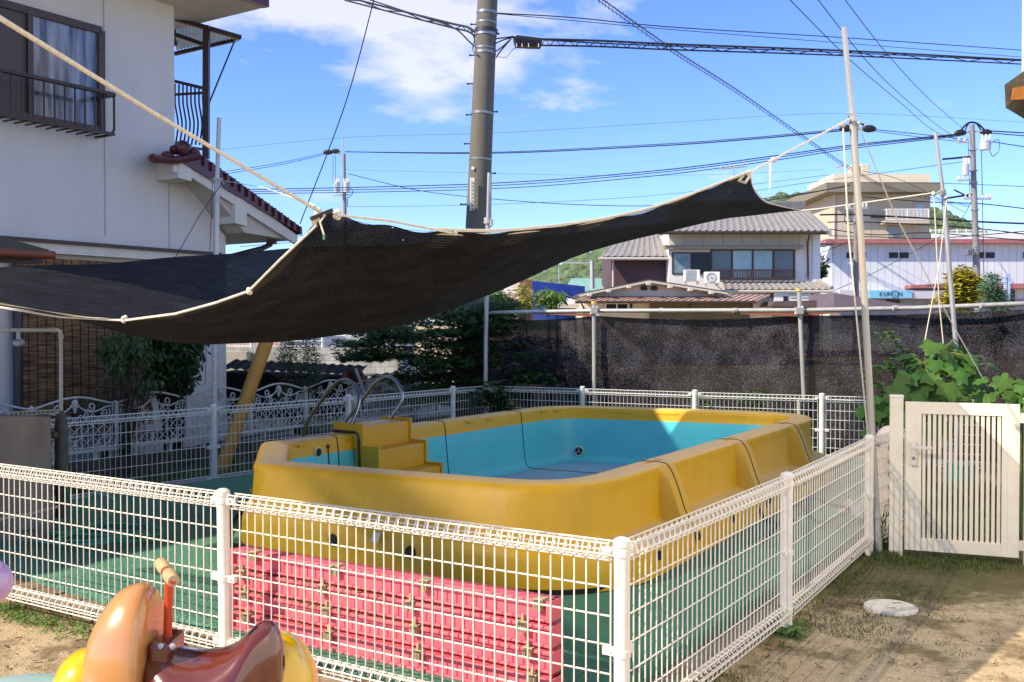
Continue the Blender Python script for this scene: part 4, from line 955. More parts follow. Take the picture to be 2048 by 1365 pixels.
bush('young_tree', 'young yellow-green tree in front of the brown tiled wall', 'tree', [(1052, 603, 14, 16, 17, 12), (1048, 580, 7, 6, 17, 4)], mat('yellowish_leaves', (.30, .30, .06), .5, isl=.3, trans=.3), .14, .06, 32, n=14, r=.15, drop=.4)
bush('young_tree', 'light green loquat with drooping leaves in front of the blue wall', 'tree', [(1100, 600, 16, 17, 17.5, 12), (1088, 590, 10, 8, 17.5, 5), (1112, 590, 7, 10, 17.5, 5)], M_LIGHTLEAF, .20, .06, 33, n=14, r=.16, drop=.6)
# big-leaved plant by the gate
def broad_leaf(b, p, u, n_, r):
    u = (u - n_*u.dot(n_)).normalized(); s = n_.cross(u); cu = rnd.uniform(.10, .32); fo = rnd.uniform(.02, .16); tw = rnd.uniform(-.12, .12)
    pl = [(-.06, .10), (-.20, .30), (-.16, .52), (.02, .66), (.16, .60), (.24, .52), (.42, .66), (.62, .74), (.60, .50), (.62, .34), (.80, .22), (1.0, .0 + tw*.3), (.80, -.22), (.62, -.34), (.60, -.50), (.62, -.72), (.42, -.64), (.24, -.52), (.16, -.60), (.02, -.66), (-.16, -.52), (-.20, -.30), (-.06, -.10)]
    def pt(x, y):
        rr2 = x*x + y*y
        return p + u*r*x + s*r*(y + tw*x) + n_*r*(fo*abs(y) - cu*rr2 + .035*math.sin(7*y + 3*x))
    i = len(b.v); m = len(pl); b.v.append(tuple(pt(.12, 0)))
    for f in (.5, 1): b.v += [tuple(pt(.12 + (x-.12)*f, y*f)) for x, y in pl]
    for k in range(m):
        k2 = (k+1) % m; b.f.append((i, i+1+k, i+1+k2)); b.m.append(b.mi); b.f.append((i+1+k, i+1+m+k, i+1+m+k2, i+1+k2)); b.m.append(b.mi)
def big_plant(name, label, base, heads, seed, m=M_BIG):
    rr = random.Random(seed); o = thing(name, base, label, 'plant'); lf = MB(); st = MB()
    for (px, py, Y, r, n) in heads:
        c = P(px, py, Y); st.tube([base, base.lerp(c, .5) + V((0, 0, .12)), c], [.016, .011, .006], 6)
        for k in range(int(n*1.7)):
            a = rr.uniform(0, 6.28); out = V((math.cos(a), math.sin(a) - .35, 0)); q = c + out*rr.uniform(.03, .20) + V((0, 0, rr.uniform(-.16, .06)))
            st.tube([c - V((0, 0, .05)), q], .004, 4); n_ = (V((out.x*.45, out.y*.45 - .35, .75)) + V((rr.uniform(-.3, .3), rr.uniform(-.3, .3), 0))).normalized()
            broad_leaf(lf, q, out + V((0, 0, -.75)), n_, r*rr.uniform(.36, .88))
    st.build('stem', mat('green_stem', (.12, .16, .05), .6), o); lf.build('foliage', m, o, smooth=True); return o
big_plant('broad_leaf_plant', 'tall plant with big lobed green leaves behind the left gate post', V((3.45, 8.3, 0)),
   [(1880, 690, 8.3, .17, 9), (1850, 715, 8.2, .19, 9), (1905, 705, 8.4, .18, 8), (1925, 720, 8.5, .17, 7), (1830, 760, 8.1, .19, 9), (1800, 790, 8.0, .19, 9), (1875, 750, 8.0, .20, 9), (1900, 780, 8.2, .18, 7), (1770, 800, 8.2, .16, 8), (1760, 830, 8.3, .16, 7), (1935, 785, 8.3, .17, 6), (1830, 815, 8.3, .17, 6)], 5)
big_plant('broad_leaf_plant', 'cluster of big lobed leaves at the right edge above the gate', V((4.15, 8.1, 0)), [(2010, 770, 8.0, .17, 7), (2040, 780, 8.0, .17, 7), (2055, 765, 8.1, .16, 5)], 6)
rr = random.Random(8); o = thing('slender_shrub', V((3.2, 8.5, 0)), 'slender shrub with small leaves on long shoots left of the big-leaved plant', 'shrub'); lf = MB(); st = MB()
for pts_ in ([(1760, 860), (1790, 770), (1775, 715), (1753, 668)], [(1770, 850), (1810, 730), (1795, 690), (1775, 664)], [(1760, 870), (1765, 780), (1745, 765), (1726, 742)], [(1765, 860), (1790, 740), (1770, 735), (1748, 732)]):
    ws_ = spl([P(x, y, 8.45 + rr.uniform(-.1, .1)) for x, y in pts_], 10); st.tube(ws_, .004, 4)
    for q in ws_[4:]:
        for _ in range(3):
            leaf_quads(lf, q, 1, (.03, .03, .03), .065, .034, rr=rr)
st.build('stem', M_BARK, o); lf.build('foliage', M_LIGHTLEAF, o)
# grass, weeds
def blades(b, poly_fn, n, h, w, rr, lean=.5):
    for _ in range(n):
        c = poly_fn(); a = rr.uniform(0, 6.28); hh = h*rr.uniform(.35, 1.2); d = V((math.cos(a), math.sin(a), 0)); s = V((-d.y, d.x, 0))*w
        i = len(b.v); m_ = c + d*hh*lean*.35 + V((0, 0, hh*.6)); t_ = c + d*hh*lean + V((0, 0, hh))
        b.v += [tuple(c - s), tuple(c + s), tuple(m_ + s*.7), tuple(m_ - s*.7), tuple(t_)]; b.f += [(i, i+1, i+2, i+3), (i+3, i+2, i+4)]; b.m += [b.mi]*2
M_GRASS = mat('grass_blades', (.11, .15, .035), .6, isl=.45, trans=.3)
rr = random.Random(2); gb = MB()
def along(a, c, sp, off=0):
    def f():
        t = rr.random(); q = a.lerp(c, t); k = rr.gauss(off, sp)
        d = (c-a).normalized(); n = V((d.y, -d.x, 0))
        while mn.noise(V((q.x*2.2+k, q.y*2.2, 5))) < rr.uniform(-.35, .3): t = rr.random(); q = a.lerp(c, t); k = rr.gauss(off, sp)
        return q + n*k
    return f
blades(gb, along(pC, pR2, .05, .02), 2000, .03, .0022, rr)
blades(gb, along(pR1 + V((.15, 0, 0)), pR2 + V((.3, .0, 0)), .16, .16), 3000, .016, .0022, rr)
blades(gb, along(pR2, gY0, .10), 1500, .05, .0025, rr); blades(gb, along(gY0 + V((-.3, -.15, 0)), gY1, .15, .02), 4200, .026, .0025, rr)
blades(gb, along(pA0 + V((0, 0, 0)), pA, .055, -.03), 1500, .035, .0022, rr); blades(gb, along(pA, pC, .04, -.03), 700, .03, .002, rr)
def scat(x0, x1, y0, y1, n, h):
    for _ in range(n):
        c = G(rr.uniform(x0, x1), rr.uniform(y0, y1), 0)
        blades(gb, lambda: c + V((rr.gauss(0, .03), rr.gauss(0, .03), 0)), rr.randint(4, 26), h, .002, rr)
scat(1480, 1960, 1120, 1360, 60, .016)
o = gb.build('grass', M_GRASS); tag(o, 'short weedy grass at the foot of the fences and gate', 'grass', kind='stuff')
gb = MB(); rr = random.Random(4)
def reg(): 
    t = rr.random(); s = rr.uniform(.12, 1.25); q = l00.lerp(cnr, t); n = V((-.839, .545, 0)); return q + n*s
blades(gb, reg, 14000, .085, .004, rr, .6)
def reg2():
    return V((rr.uniform(3.1, 5.6), rr.uniform(7.2, 9.6), 0))
blades(gb, reg2, 7000, .14, .004, rr, .6)
blades(gb, lambda: V((rr.uniform(2.55, 2.75), rr.uniform(6.95, 7.5), 0)), 90, .34, .006, rr, .5)
o = gb.build('long_grass', mat('long_grass_blades', (.07, .14, .03), .6, isl=.45, trans=.25)); tag(o, 'longer shaded grass beyond the left fence and behind the gate', 'grass', kind='stuff')
gb = MB(); rr = random.Random(6)     # broad weeds along the front fence foot
for _ in range(120):
    c = pA0.lerp(pA, rr.random()) + V((rr.gauss(0, .03), -.06 + rr.gauss(0, .05), 0)); leaf_quads(gb, c + V((0, 0, .02)), 9, (.04, .04, .015), .03, .015, rr=rr)
for _ in range(26):
    c = pR1 + V((rr.gauss(-.02, .06), rr.gauss(0, .08), .03)); leaf_quads(gb, c, 8, (.04, .04, .03), .04, .022, rr=rr)
o = gb.build('ground_weeds', M_LIGHTLEAF); tag(o, 'small broad-leaved weeds along the foot of the front fence', 'weeds', kind='stuff')
gb = MB(); rr = random.Random(9)   # crumbs and pebbles on the soil
for _ in range(2600):
    x, y = rr.uniform(-3.4, 4.2), rr.uniform(2.2, 6.9)
    l = rr.uniform(.002, .007)
    gb.ball(V((x, y, .002 + mn.noise(V((x*1.3, y*1.3, 3)))*.018)), l, 5, 3, (1, 1, .7))
tag(gb.build('gravel', mat('soil_crumbs', '#a08b68', .9, col2='#5f5038', scale=50, amt=.7)), 'small soil crumbs and grit scattered over the sandy ground', 'grit', kind='stuff')
gb = MB()
for _ in range(420):
    c = G(rr.uniform(1400, 2048), rr.uniform(1120, 1364), 0) + V((0, 0, .012)) if rr.random() < .7 else G(rr.uniform(0, 420), rr.uniform(1215, 1345), 0) + V((0, 0, .012))
    l = rr.uniform(.006, .02); a = rr.uniform(0, 6.28); u = V((math.cos(a), math.sin(a), rr.uniform(-.2, .2)))*l; s = V((-math.sin(a), math.cos(a), .1))*l*rr.uniform(.12, .4)
    gb.quad(c-u-s, c+u-s, c+u+s, c-u+s)
tag(gb.build('dry_litter', mat('brown_litter', '#6b5334', .9, isl=.4)), 'dry brown bits of leaf and twig scattered on the sandy ground', 'litter', kind='stuff')
gb = MB()
for _ in range(60):
    c = V((rr.uniform(-2.5, 2.6), 0, TZ+.004)); c.y = rr.uniform(3.9, 7) 
    l = rr.uniform(.008, .018); a = rr.uniform(0, 6.28); u = V((math.cos(a), math.sin(a), .3))*l; s = V((-math.sin(a), math.cos(a), .1))*l*.5
    gb.quad(c-u, c+s, c+u, c-s)
tag(gb.build('fallen_leaves', mat('reddish_dead_leaf', '#6e3520', .8, isl=.4)), 'a few reddish fallen leaves on the green turf', 'fallen leaves', kind='stuff')
# ================================================================== WHITE HOUSE on the left
VN = VD.normalized(); WN = V((VN.y, -VN.x, 0))        # wall runs along VN, faces WN
W0 = V((-4.95, 10.86, 0))
def hp(px, py, off=0.0):
    d = ray(px, py); o = V((0, 0, EYE)); q = W0 + WN*off; t = (q-o).dot(WN)/d.dot(WN); return o + d*t
def wz(t, z, off=0.0): q = W0 + VN*t + WN*off; return V((q.x, q.y, z))
M_STUCCO = mat('grey_white_stucco', '#dbdad6', .9, col2='#c6c5c1', scale=1.3, amt=.9, bump=.45, bscale=55, stretch=(1.4, 1.4, .3))
M_DKM = mat('dark_brown_metal', '#3a2a26', .4, .2)
M_WOODW = mat('white_boards', '#dcd9d0', .7, col2='#c8c3b6', scale=5, amt=.6)
M_REDT = mat('maroon_glazed_tile', '#4a1f24', .3, col2='#5e2a2c', scale=6, amt=.6)
lh = thing('white_house', W0, 'two-storey white stucco house with a brown window railing, close on the left', 'house')
tU = (hp(349, 200)-W0).dot(VN); tL = (hp(452, 650)-W0).dot(VN)
apex = hp(352, 332)
b = MB()
prof_ = [(-9, 0), (tL, 0), (tL, hp(452, 474).z), (tU, apex.z), (tU, 5.6), (-9, 5.6)]
b.prism([wz(t, z) for t, z in prof_], -WN*6.0); wallo = b.build('wall', M_STUCCO, lh)
b = MB()
for x in (63, 205): q0, q1 = hp(x if x > 100 else 63, 0, .002), hp(x, 470, .002)
q0 = hp(207, -5, .003); b.beam(V((q0.x, q0.y, 2.6)), V((q0.x, q0.y, 5.3)), .012, .004, WN); q0 = hp(338, 400, .003); b.beam(V((q0.x, q0.y, 2.5)), V((q0.x, q0.y, 3.4)), .012, .004, WN)
b.build('wall_joint', mat('stucco_joint', '#a5a39e', .9), lh)
# upper roof with deep eave
zE = 5.45; ov = .86
b = MB(); tE = tU + .62
b.prism([wz(-9, zE, ov), wz(tE, zE, ov), wz(tE, zE+.13, ov), wz(-9, zE+.13, ov)], -WN*8.0)
b.prism([wz(-9, zE+.13, ov-.02), wz(-9, zE+.13, -7), wz(-9, 7.3, -3.2)], VN*(9+tE-.05))
b.build('upper_roof', M_WOODW, lh)
b = MB(); b.prism([wz(-6.2, zE-.02, ov+.05), wz(-1.9, zE-.02, ov+.05), wz(-1.9, zE+.12, ov+.05), wz(-6.2, zE+.12, ov+.05)], WN*1.5); b.build('unseen_shade_slab', M_WOODW, lh)  # unseen slab, added beyond the eave to shade the pool's back left
b = MB(); 
for k in range(int((tE+9)/.24)): b.tube([wz(-9 + k*.24, zE+.17, ov+.05), wz(-9 + k*.24, zE+.62, ov-.9)], .05, 6)
b.beam(wz(-9, zE+.06, ov+.05), wz(tE+.02, zE+.06, ov+.05), .1, .12); b.build('roof_tiles', M_REDT, lh)
# balcony-window of the upper floor
wi = MB(); fA, fB = hp(-60, 5), hp(198, 58); 
def wrect(x0, x1, yt, yb, off):   # rectangle on the wall: left/right px, top & bottom px at right edge
    r = hp(x1, yt, off); rb = hp(x1, yb, off); l = hp(x0, 300, off); return V((l.x, l.y, r.z)), r, V((l.x, l.y, rb.z)), rb
tl, tr_, bl, br = wrect(-70, 201, 62, 262, .02)
M_WFR = mat('bronze_window_frame', '#4e4038', .4, .3)
win = MB()
for a, c in ((tl, tr_), (bl, br), (tr_, br)): win.beam(a, c, .08, .06, WN)
for px in (60,): a = hp(px, 200, .03); win.beam(V((a.x, a.y, tl.z)), V((a.x, a.y, bl.z)), .06, .05, WN)
wino = win.build('window', M_WFR, lh)
M_CURT = bpy.data.materials.new('lace_curtain'); M_CURT.use_nodes = True
_n = M_CURT.node_tree.nodes; _l = M_CURT.node_tree.links; _b = _n['Principled BSDF']; _b.inputs['Roughness'].default_value = .12; _b.inputs['Specular IOR Level'].default_value = .8
_t = _n.new('ShaderNodeTexCoord'); _m = _n.new('ShaderNodeMapping'); _m.inputs['Scale'].default_value = (4.5, 4.5, .5); _x = _n.new('ShaderNodeTexNoise'); _x.inputs['Scale'].default_value = 2.6; _x.inputs['Detail'].default_value = 5
_r = _n.new('ShaderNodeValToRGB'); _r.color_ramp.elements[0].position = .36; _r.color_ramp.elements[1].position = .66; _r.color_ramp.elements[0].color = (.035, .055, .085, 1); _r.color_ramp.elements[1].color = (.30, .34, .38, 1)
_l.new(_t.outputs['Object'], _m.inputs[0]); _l.new(_m.outputs[0], _x.inputs['Vector']); _l.new(_x.outputs['Fac'], _r.inputs[0]); _l.new(_r.outputs[0], _b.inputs['Base Color'])
a, c = hp(60, 200, .012), tr_ - WN*.008; g_ = MB(); g_.prism([V((a.x, a.y, bl.z)), V((c.x, c.y, bl.z)), V((c.x, c.y, tl.z)), V((a.x, a.y, tl.z))], WN*.006); g_.build('glass_pane', M_CURT, wino)
a2 = tl - WN*.008; g_ = MB(); g_.prism([V((a2.x, a2.y, bl.z)), V((a.x, a.y, bl.z)), V((a.x, a.y, tl.z)), V((a2.x, a2.y, tl.z))], WN*.006); g_.build('window_shade', mat('brown_blind', '#4f4640', .5), wino)
ra = MB(); o1 = .34
t0, t1 = -9, (hp(228, 190, o1)-W0).dot(VN); zt_, zb_ = hp(228, 190, o1).z, hp(222, 268, o1).z
ra.beam(wz(t0, zt_, o1), wz(t1, zt_, o1), .06, .035); ra.beam(wz(t0, zb_, o1), wz(t1, zb_, o1), .03, .03)
ra.beam(wz(t1, zt_, o1), wz(t1, zt_, 0), .05, .035); ra.beam(wz(t1, zb_, o1), wz(t1, zb_, 0), .025, .025); ra.tube([wz(t1, zt_, o1), wz(t1, zb_+.05, o1), wz(t1-.02, zb_, o1-.03)], .014, 8); ra.beam(wz(t1-.1, zb_, o1-.1), wz(t1-.1, zt_, o1-.1), .02, .02)
k = t1 - .12
while k > -5: ra.tube([wz(k, zt_, o1), wz(k, zb_, o1)], .011, 6); ra.beam(wz(k, zb_, o1), wz(k, zb_, 0), .015, .015); k -= .118
ra.build('window_railing', M_DKM, lh)
# lower lean-to roof with gable board
o2 = .42
L1 = [(392, 318), (598, 466)]
a, c = hp(*L1[0], o2), hp(*L1[1], o2); ta, tc = (a-W0).dot(VN), (c-W0).dot(VN); sl_ = (c.z-a.z)/(tc-ta)
b = MB(); b.prism([wz(ta-.25, a.z-.05, o2), wz(tc+.06, c.z-.02, o2), wz(tc+.06, c.z+.07, o2), wz(ta-.02, a.z+.07, o2), wz(ta-.25, a.z+.0, o2)], -WN*4.4); b.build('lower_roof', M_REDT, lh)
b = MB(); n_ = 15
for k in range(n_):
    f = k/n_; q = a.lerp(c, f); q2 = a.lerp(c, f+1/n_); b.prism([q + V((0, 0, .05)), q2 + V((0, 0, .045)), q2 + V((0, 0, .10)), q + V((0, 0, .085))], -WN*.25 + V((0, 0, .004)) ) ; b.box(q2 + WN*.01 + V((0, 0, .035)), (.03, .05, .10), VN, WN)
b.build('verge_tile', M_REDT, lh)
b = MB(); th_ = .17
b.prism([wz(ta-.30, a.z-.19, o2-.03), wz(ta-.02, a.z-.23, o2-.03), wz(tc, c.z-.16, o2-.03), wz(tc, c.z-.03, o2-.03), wz(ta, a.z-.05, o2-.03), wz(ta-.30, a.z-.06, o2-.03)], -WN*.05)
for px, py, hh in ((372, 338, .22), (484, 420, .32)):
    q = hp(px, py, o2-.02); b.prism([q + V((0, 0, -hh*.55)) - VN*.11, q + V((0, 0, -hh*.62)) + VN*.08, q + V((0, 0, hh*.4)) + VN*.08, q + V((0, 0, hh*.5)) - VN*.11], -WN*(o2-.01))
b.build('barge_board', M_WOODW, lh)
b = MB(); b.prism([wz(tU-.1, apex.z+.02, o2-.09), wz(tL+.02, hp(452, 468).z, o2-.09), wz(tc, c.z-.10, o2-.09), wz(tc, c.z-.05, o2-.09), wz(ta, a.z-.08, o2-.09)], -WN*(o2+3)); b.build('soffit', mat('soffit_boards', '#bdb9ad', .8), lh)
b = MB(); q = hp(365, 305, o2-.1)   # ridge end ornament
for px, py, r_ in ((318, 318, .055), (335, 312, .07), (352, 300, .075), (370, 296, .085), (388, 306, .075), (398, 318, .05)): b.ball(hp(px, py, o2-.1), r_, 12, 8, (1, 1.3, .8))
b.lathe(hp(366, 296, o2), [(.085, -.05), (.09, .02), (.065, .045), (.05, .03), (0, .05)], 18, WN); b.tube([hp(306, 318, o2), hp(350, 322, o2), hp(398, 312, o2)], .045, 8); b.tube([hp(306, 316, o2-.1), hp(306, 316, -.3)], .05, 8); b.build('ridge_end_tile', M_REDT, lh, smooth=True)
b = MB(); q = hp(590, 474, o2-.1); b.tube([q, q - WN*4], .05, 10); b.tube([hp(545, 481, .1), hp(540, 490, .1), hp(525, 497, .1), hp(452, 516, .05)], .035, 10); b.box(hp(543, 482, .1), (.12, .1, .09)); b.build('gutter_pipe', M_DKM, lh)
# ledge canopy across the wall, with white fascia, porch roof with brown gutter
z1_ = hp(440, 509, .16).z; t1_ = (hp(441, 509, .16)-W0).dot(VN)
b = MB(); b.prism([wz(-9, z1_, 0), wz(t1_, z1_-.02, 0), wz(t1_, z1_+.02, 0), wz(-9, z1_+.035, 0)], WN*.18); b.build('ledge_cover', M_DKM, lh)
b = MB(); b.prism([wz(-9, z1_-.12, 0), wz(t1_-.12, z1_-.12, 0), wz(t1_-.12, z1_-.005, 0), wz(-9, z1_-.005, 0)], WN*.14); b.build('fascia', M_WOODW, lh)
b = MB(); b.tube([hp(-30, 504, 1.2), hp(108, 511, 1.2)], .04, 12); b.build('porch_gutter', mat('orange_brown_gutter', '#7a3f2c', .5), lh, smooth=True)
b = MB(); q1, q2 = hp(-40, 502, 1.15), hp(98, 506, 1.15); b.prism([q1, q2, q2 - WN*1.1 + V((0, 0, .22)), q1 - WN*1.1 + V((0, 0, .22))], V((0, 0, .03))); b.build('porch_roof', mat('mossy_sheet_roof', '#565040', .8, col2='#3c3a30', scale=8), lh)
b = MB(); b.beam(hp(-40, 516, 1.0), hp(80, 520, 1.0), .1, .08); b.build('porch_beam', M_DKM, lh)
b = MB(); q = hp(34, 520, .09); b.tube([V((q.x, q.y, 2.5)), V((q.x, q.y, 0))], .045, 12); b.build('downpipe', mat('dark_purple_pipe', '#3b3336', .4), lh, smooth=True)
# reed blind on the wall
def reed():
    m = bpy.data.materials.new('reed_blind'); m.use_nodes = True; N = m.node_tree.nodes; L = m.node_tree.links; b = N['Principled BSDF']; b.inputs['Roughness'].default_value = .8
    tc = N.new('ShaderNodeTexCoord'); mp = N.new('ShaderNodeMapping'); mp.inputs['Scale'].default_value = (2.5, 2.5, 90); L.new(tc.outputs['Object'], mp.inputs[0])
    n = N.new('ShaderNodeTexNoise'); n.inputs['Scale'].default_value = 1.6; n.inputs['Detail'].default_value = 6; L.new(mp.outputs[0], n.inputs['Vector'])
    r = N.new('ShaderNodeValToRGB'); r.color_ramp.elements[0].position = .4; r.color_ramp.elements[1].position = .62; r.color_ramp.elements[0].color = (.05, .022, .01, 1); r.color_ramp.elements[1].color = (.36, .19, .075, 1)
    L.new(n.outputs['Fac'], r.inputs[0]); L.new(r.outputs[0], b.inputs['Base Color']); bp = N.new('ShaderNodeBump'); bp.inputs['Strength'].default_value = .8; bp.inputs['Distance'].default_value = .01; L.new(n.outputs['Fac'], bp.inputs['Height']); L.new(bp.outputs[0], b.inputs['Normal']); return m
M_REED = reed(); rt0, rt1 = (hp(44, 700, .1)-W0).dot(VN), (hp(303, 700, .1)-W0).dot(VN); rz0, rz1 = .42, 2.3
b = MB(); b.prism([wz(rt0, rz0, .10), wz(rt1, rz0, .10), wz(rt1, rz1, .10), wz(rt0, rz1, .10)], WN*.02)
ro = b.build('reed_blind', M_REED); tag(ro, 'brown reed blind hanging on the lower wall of the white house', 'blind')
s_ = MB(); k = rt0 + .06
while k < rt1: s_.beam(wz(k, rz0, .123), wz(k, rz1, .123), .008, .004, WN); k += .1
s_.build('binding_cord', mat('dark_cord', '#2a1c12', .8), ro)
b = MB(); b.prism([wz((hp(44, 800, .9)-W0).dot(VN), .30, .3), wz(rt1, .30, .3), wz(rt1, .38, .3), wz((hp(44, 800, .9)-W0).dot(VN), .38, .3)], WN*.5); o = b.build('garden_bench', mat('grey_bench_top', '#77736e', .7), bevel=.01); tag(o, 'low grey bench slab in front of the reed blind', 'bench')
# roof balcony behind
bl_ = thing('roof_balcony', P(412, 300, 12.7), 'dark metal balcony with clear corrugated roof on the lower roof of the white house', 'balcony')
b = MB(); YB = 12.7
def bp__(px, py, d=0): return P(px, py, YB+d)
b.beam(bp__(412, 318), bp__(413, 52), .075, .075); b.beam(bp__(350, 92, .9), bp__(350, 40, .9), .05, .05); b.build('post', M_DKM, bl_)
b = MB(); b.beam(bp__(350, 38, 0), bp__(481, 76, .2), .05, .06); b.beam(bp__(350, 70, .6), bp__(414, 92, .7), .05, .05); b.beam(bp__(350, 108, 1.3), bp__(470, 80, .9), .04, .05); b.beam(bp__(480, 74, .2), bp__(468, 82, .9), .04, .05); b.build('roof_frame', M_DKM, bl_)
b = MB(); rws = []
for j in range(2):
    A_, B_ = ((bp__(352, 40, .05), bp__(480, 75, .2)), (bp__(352, 106, 1.25), bp__(468, 82, .9)))[j]
    rws.append([A_.lerp(B_, k/90) + V((0, 0, .03 + .012*math.sin(k*1.2))) for k in range(91)])
b.grid(rws); b.build('corrugated_sheet', mat('clear_corrugated', '#c9cac0', .4, trans=.5), bl_, smooth=True)
for q0_, q1_, w0_ in (((346, 162, .4), (412, 178, 0), .04), ((346, 190, .4), (412, 186, 0), .03), ((346, 290, .4), (412, 300, 0), .03)):
    b = MB(); b.beam(bp__(*q0_), bp__(*q1_), w0_, w0_); b.build('rail', M_DKM, bl_)
for k in range(8):
    f = k/7; x = 350 + 56*f; dy = .4*(1-f); b = MB()
    b.tube(spl([bp__(x, 168+8*f, dy), bp__(x, 205, dy), bp__(x+3, 225, dy-.02), bp__(x+6, 245, dy-.05), bp__(x+5, 265, dy-.05), bp__(x+1, 290, dy)], 5), .012, 6); b.build('baluster', M_DKM, bl_, smooth=True)
b = MB(); pts_ = [bp__(468, 85, .8).lerp(bp__(416, 212, 0), k/40) for k in range(41)]
for k in range(0, 40): b.ball(pts_[k], .014, 6, 4)
b.build('rain_chain', M_DKM, bl_)

# ================================================================== YELLOW SWING LEG
b = MB(); A_, B_ = P(440, 960, 10.6), P(578, 556, 11.1); A_.z = 0; b.tube([A_, B_], .075, 18)
sw = thing('swing_frame', A_, 'thick yellow slanting leg of a swing frame between mesh fence and scrollwork fence', 'swing frame'); b.build('leg', mat('yellow_swing_paint', '#c8913a', .45, col2='#b9802c', scale=6), sw, smooth=True)
b = MB(); C_ = B_ + V((2.2, 1.3, 0)); b.tube([B_ + V((-.05, -.02, .0)), C_], .05, 14); b.build('top_bar', mat('yellow_swing_paint', '#c8913a', .45), sw, smooth=True)

# ================================================================== SCROLLWORK FENCE
M_SCR = mat('aged_white_iron', '#c9cdca', .5, col2='#a7aaa4', scale=14, amt=.5)
J0 = V((-3.56, 10.9, 0)); JD = V((.49, .755, 0)); jn = JD.normalized(); jl = JD.length
def scroll(c, r, turns, dirx, start, n=22):
    out = []
    for k in range(n+1):
        f = k/n; a = start + f*turns*2*math.pi; rr_ = r*(1-.72*f); out.append((c[0] + dirx*math.cos(a)*rr_, c[1] + math.sin(a)*rr_))
    return out
def scr_panel():
    th = []
    def pt(s, z): return jn*(s*jl) + V((0, 0, z))
    b = MB(); r = .0085
    topf = lambda s: .79 + .085*math.sin(math.pi*s)**1.4
    b.tube([pt(k/20, topf(k/20)) for k in range(21)], r*1.3, 6)
    th.append(('top_rail', b)); b = MB(); b.beam(pt(0, .335), pt(1, .335), .02, .035)
    th.append(('bottom_rail', b))
    b = MB(); nD = 7
    for k in range(-3, nD+1):
        for sg in (1, -1):
            s0_, s1_ = (k/nD, (k+3)/nD) if sg > 0 else ((k+3)/nD, k/nD); z0_, z1_ = .36, .70; c0, c1 = s0_, s1_
            lo, hi = 0.0, 1.0; tA, tB = 0.0, 1.0
            for t in [i/30 for i in range(31)]:
                pass
            def cl(t): return c0 + (c1-c0)*t
            ts = [t/40 for t in range(41) if 0 <= cl(t/40) <= 1]
            if len(ts) > 1: b.tube([pt(cl(ts[0]), z0_+(z1_-z0_)*ts[0]), pt(cl(ts[-1]), z0_+(z1_-z0_)*ts[-1])], .005, 4)
    for k in range(1, nD): b.tube([pt(k/nD, .36), pt(k/nD, .66)], .0045, 4)
    b.tube([pt(0, .60), pt(.14, .60)], .005, 4); b.tube([pt(.86, .60), pt(1, .60)], .005, 4)
    th.append(('lattice', b))
    b = MB()
    for mir in (0, 1):
        def m2(s): return 1-s if mir else s
        for cx, cz_, r0, tn, dx, st in ((.13, .70, .060, 1.25, 1, 2.4), (.30, .775, .048, 1.2, -1, 3.6), (.37, .69, .034, 1.1, 1, 1.2), (.10, .42, .05, 1.1, -1, .6), (.20, .39, .035, 1.1, 1, 3.4)):
            q = scroll((0, 0), r0, tn, dx, st); b.tube([pt(m2(cx + x/jl), cz_ + z) for x, z in q], r*.95, 5)
        b.tube(spl([pt(m2(.02), .76), pt(m2(.1), .765), pt(m2(.2), .735), pt(m2(.3), .72), pt(m2(.42), .76), pt(m2(.46), .80)], 5), r, 5)
    th.append(('scroll_pattern', b)); b = MB()
    c = pt(.5, .79)
    for (dz, rr_) in ((.055, .016), (.03, .034), (.0, .03), (-.03, .022), (-.06, .014)): b.ball(c + V((0, 0, dz)), rr_, 8, 6, (1, .5, .9))
    th.append(('finial', b)); b = MB()
    c = pt(.5, .40)
    for (dz, rr_) in ((.04, .018), (.0, .024), (-.03, .016)): b.ball(c + V((0, 0, dz)), rr_, 8, 6, (1, .5, .9))
    th.append(('rosette', b))
    for s in (.25, .75): b = MB(); b.tube([pt(s, .335), pt(s, .26), pt(s-.01, .22)], .02, 6); th.append(('foot', b))
    return th
sf = thing('scrollwork_fence', J0, 'white wrought-iron scrollwork fence with wavy top, in front of the white house', 'fence')
base_parts = [(n_, b.build(n_, M_SCR, None)) for n_, b in scr_panel()]
for k in range(-4, 6):
    off = J0 + JD*k
    for n_, o in base_parts:
        c = o.copy(); COL.objects.link(c); c.parent = sf; c.location = off - J0
        c.matrix_parent_inverse = Matrix.Identity(4)
    b = MB(); b.box(off + V((0, 0, .55)), (.045, .045, .48), jn); b.ball(off + V((0, 0, .80)), .024, 8, 6); b.build('post', M_SCR, sf)
for n_, o in base_parts: bpy.data.objects.remove(o)
b = MB(); a, c = J0 - JD*5.5, J0 + JD*6; nn_ = V((jn.y, -jn.x, 0)); b.prism([a - nn_*.07, c - nn_*.07, c + nn_*.07, a + nn_*.07], (0, 0, .235)); o = b.build('low_wall', mat('dark_mossy_block', '#5a5447', .95, col2='#37342a', scale=5, amt=.6, bump=.5)); tag(o, 'low dark mossy block wall under the scrollwork fence', 'wall')

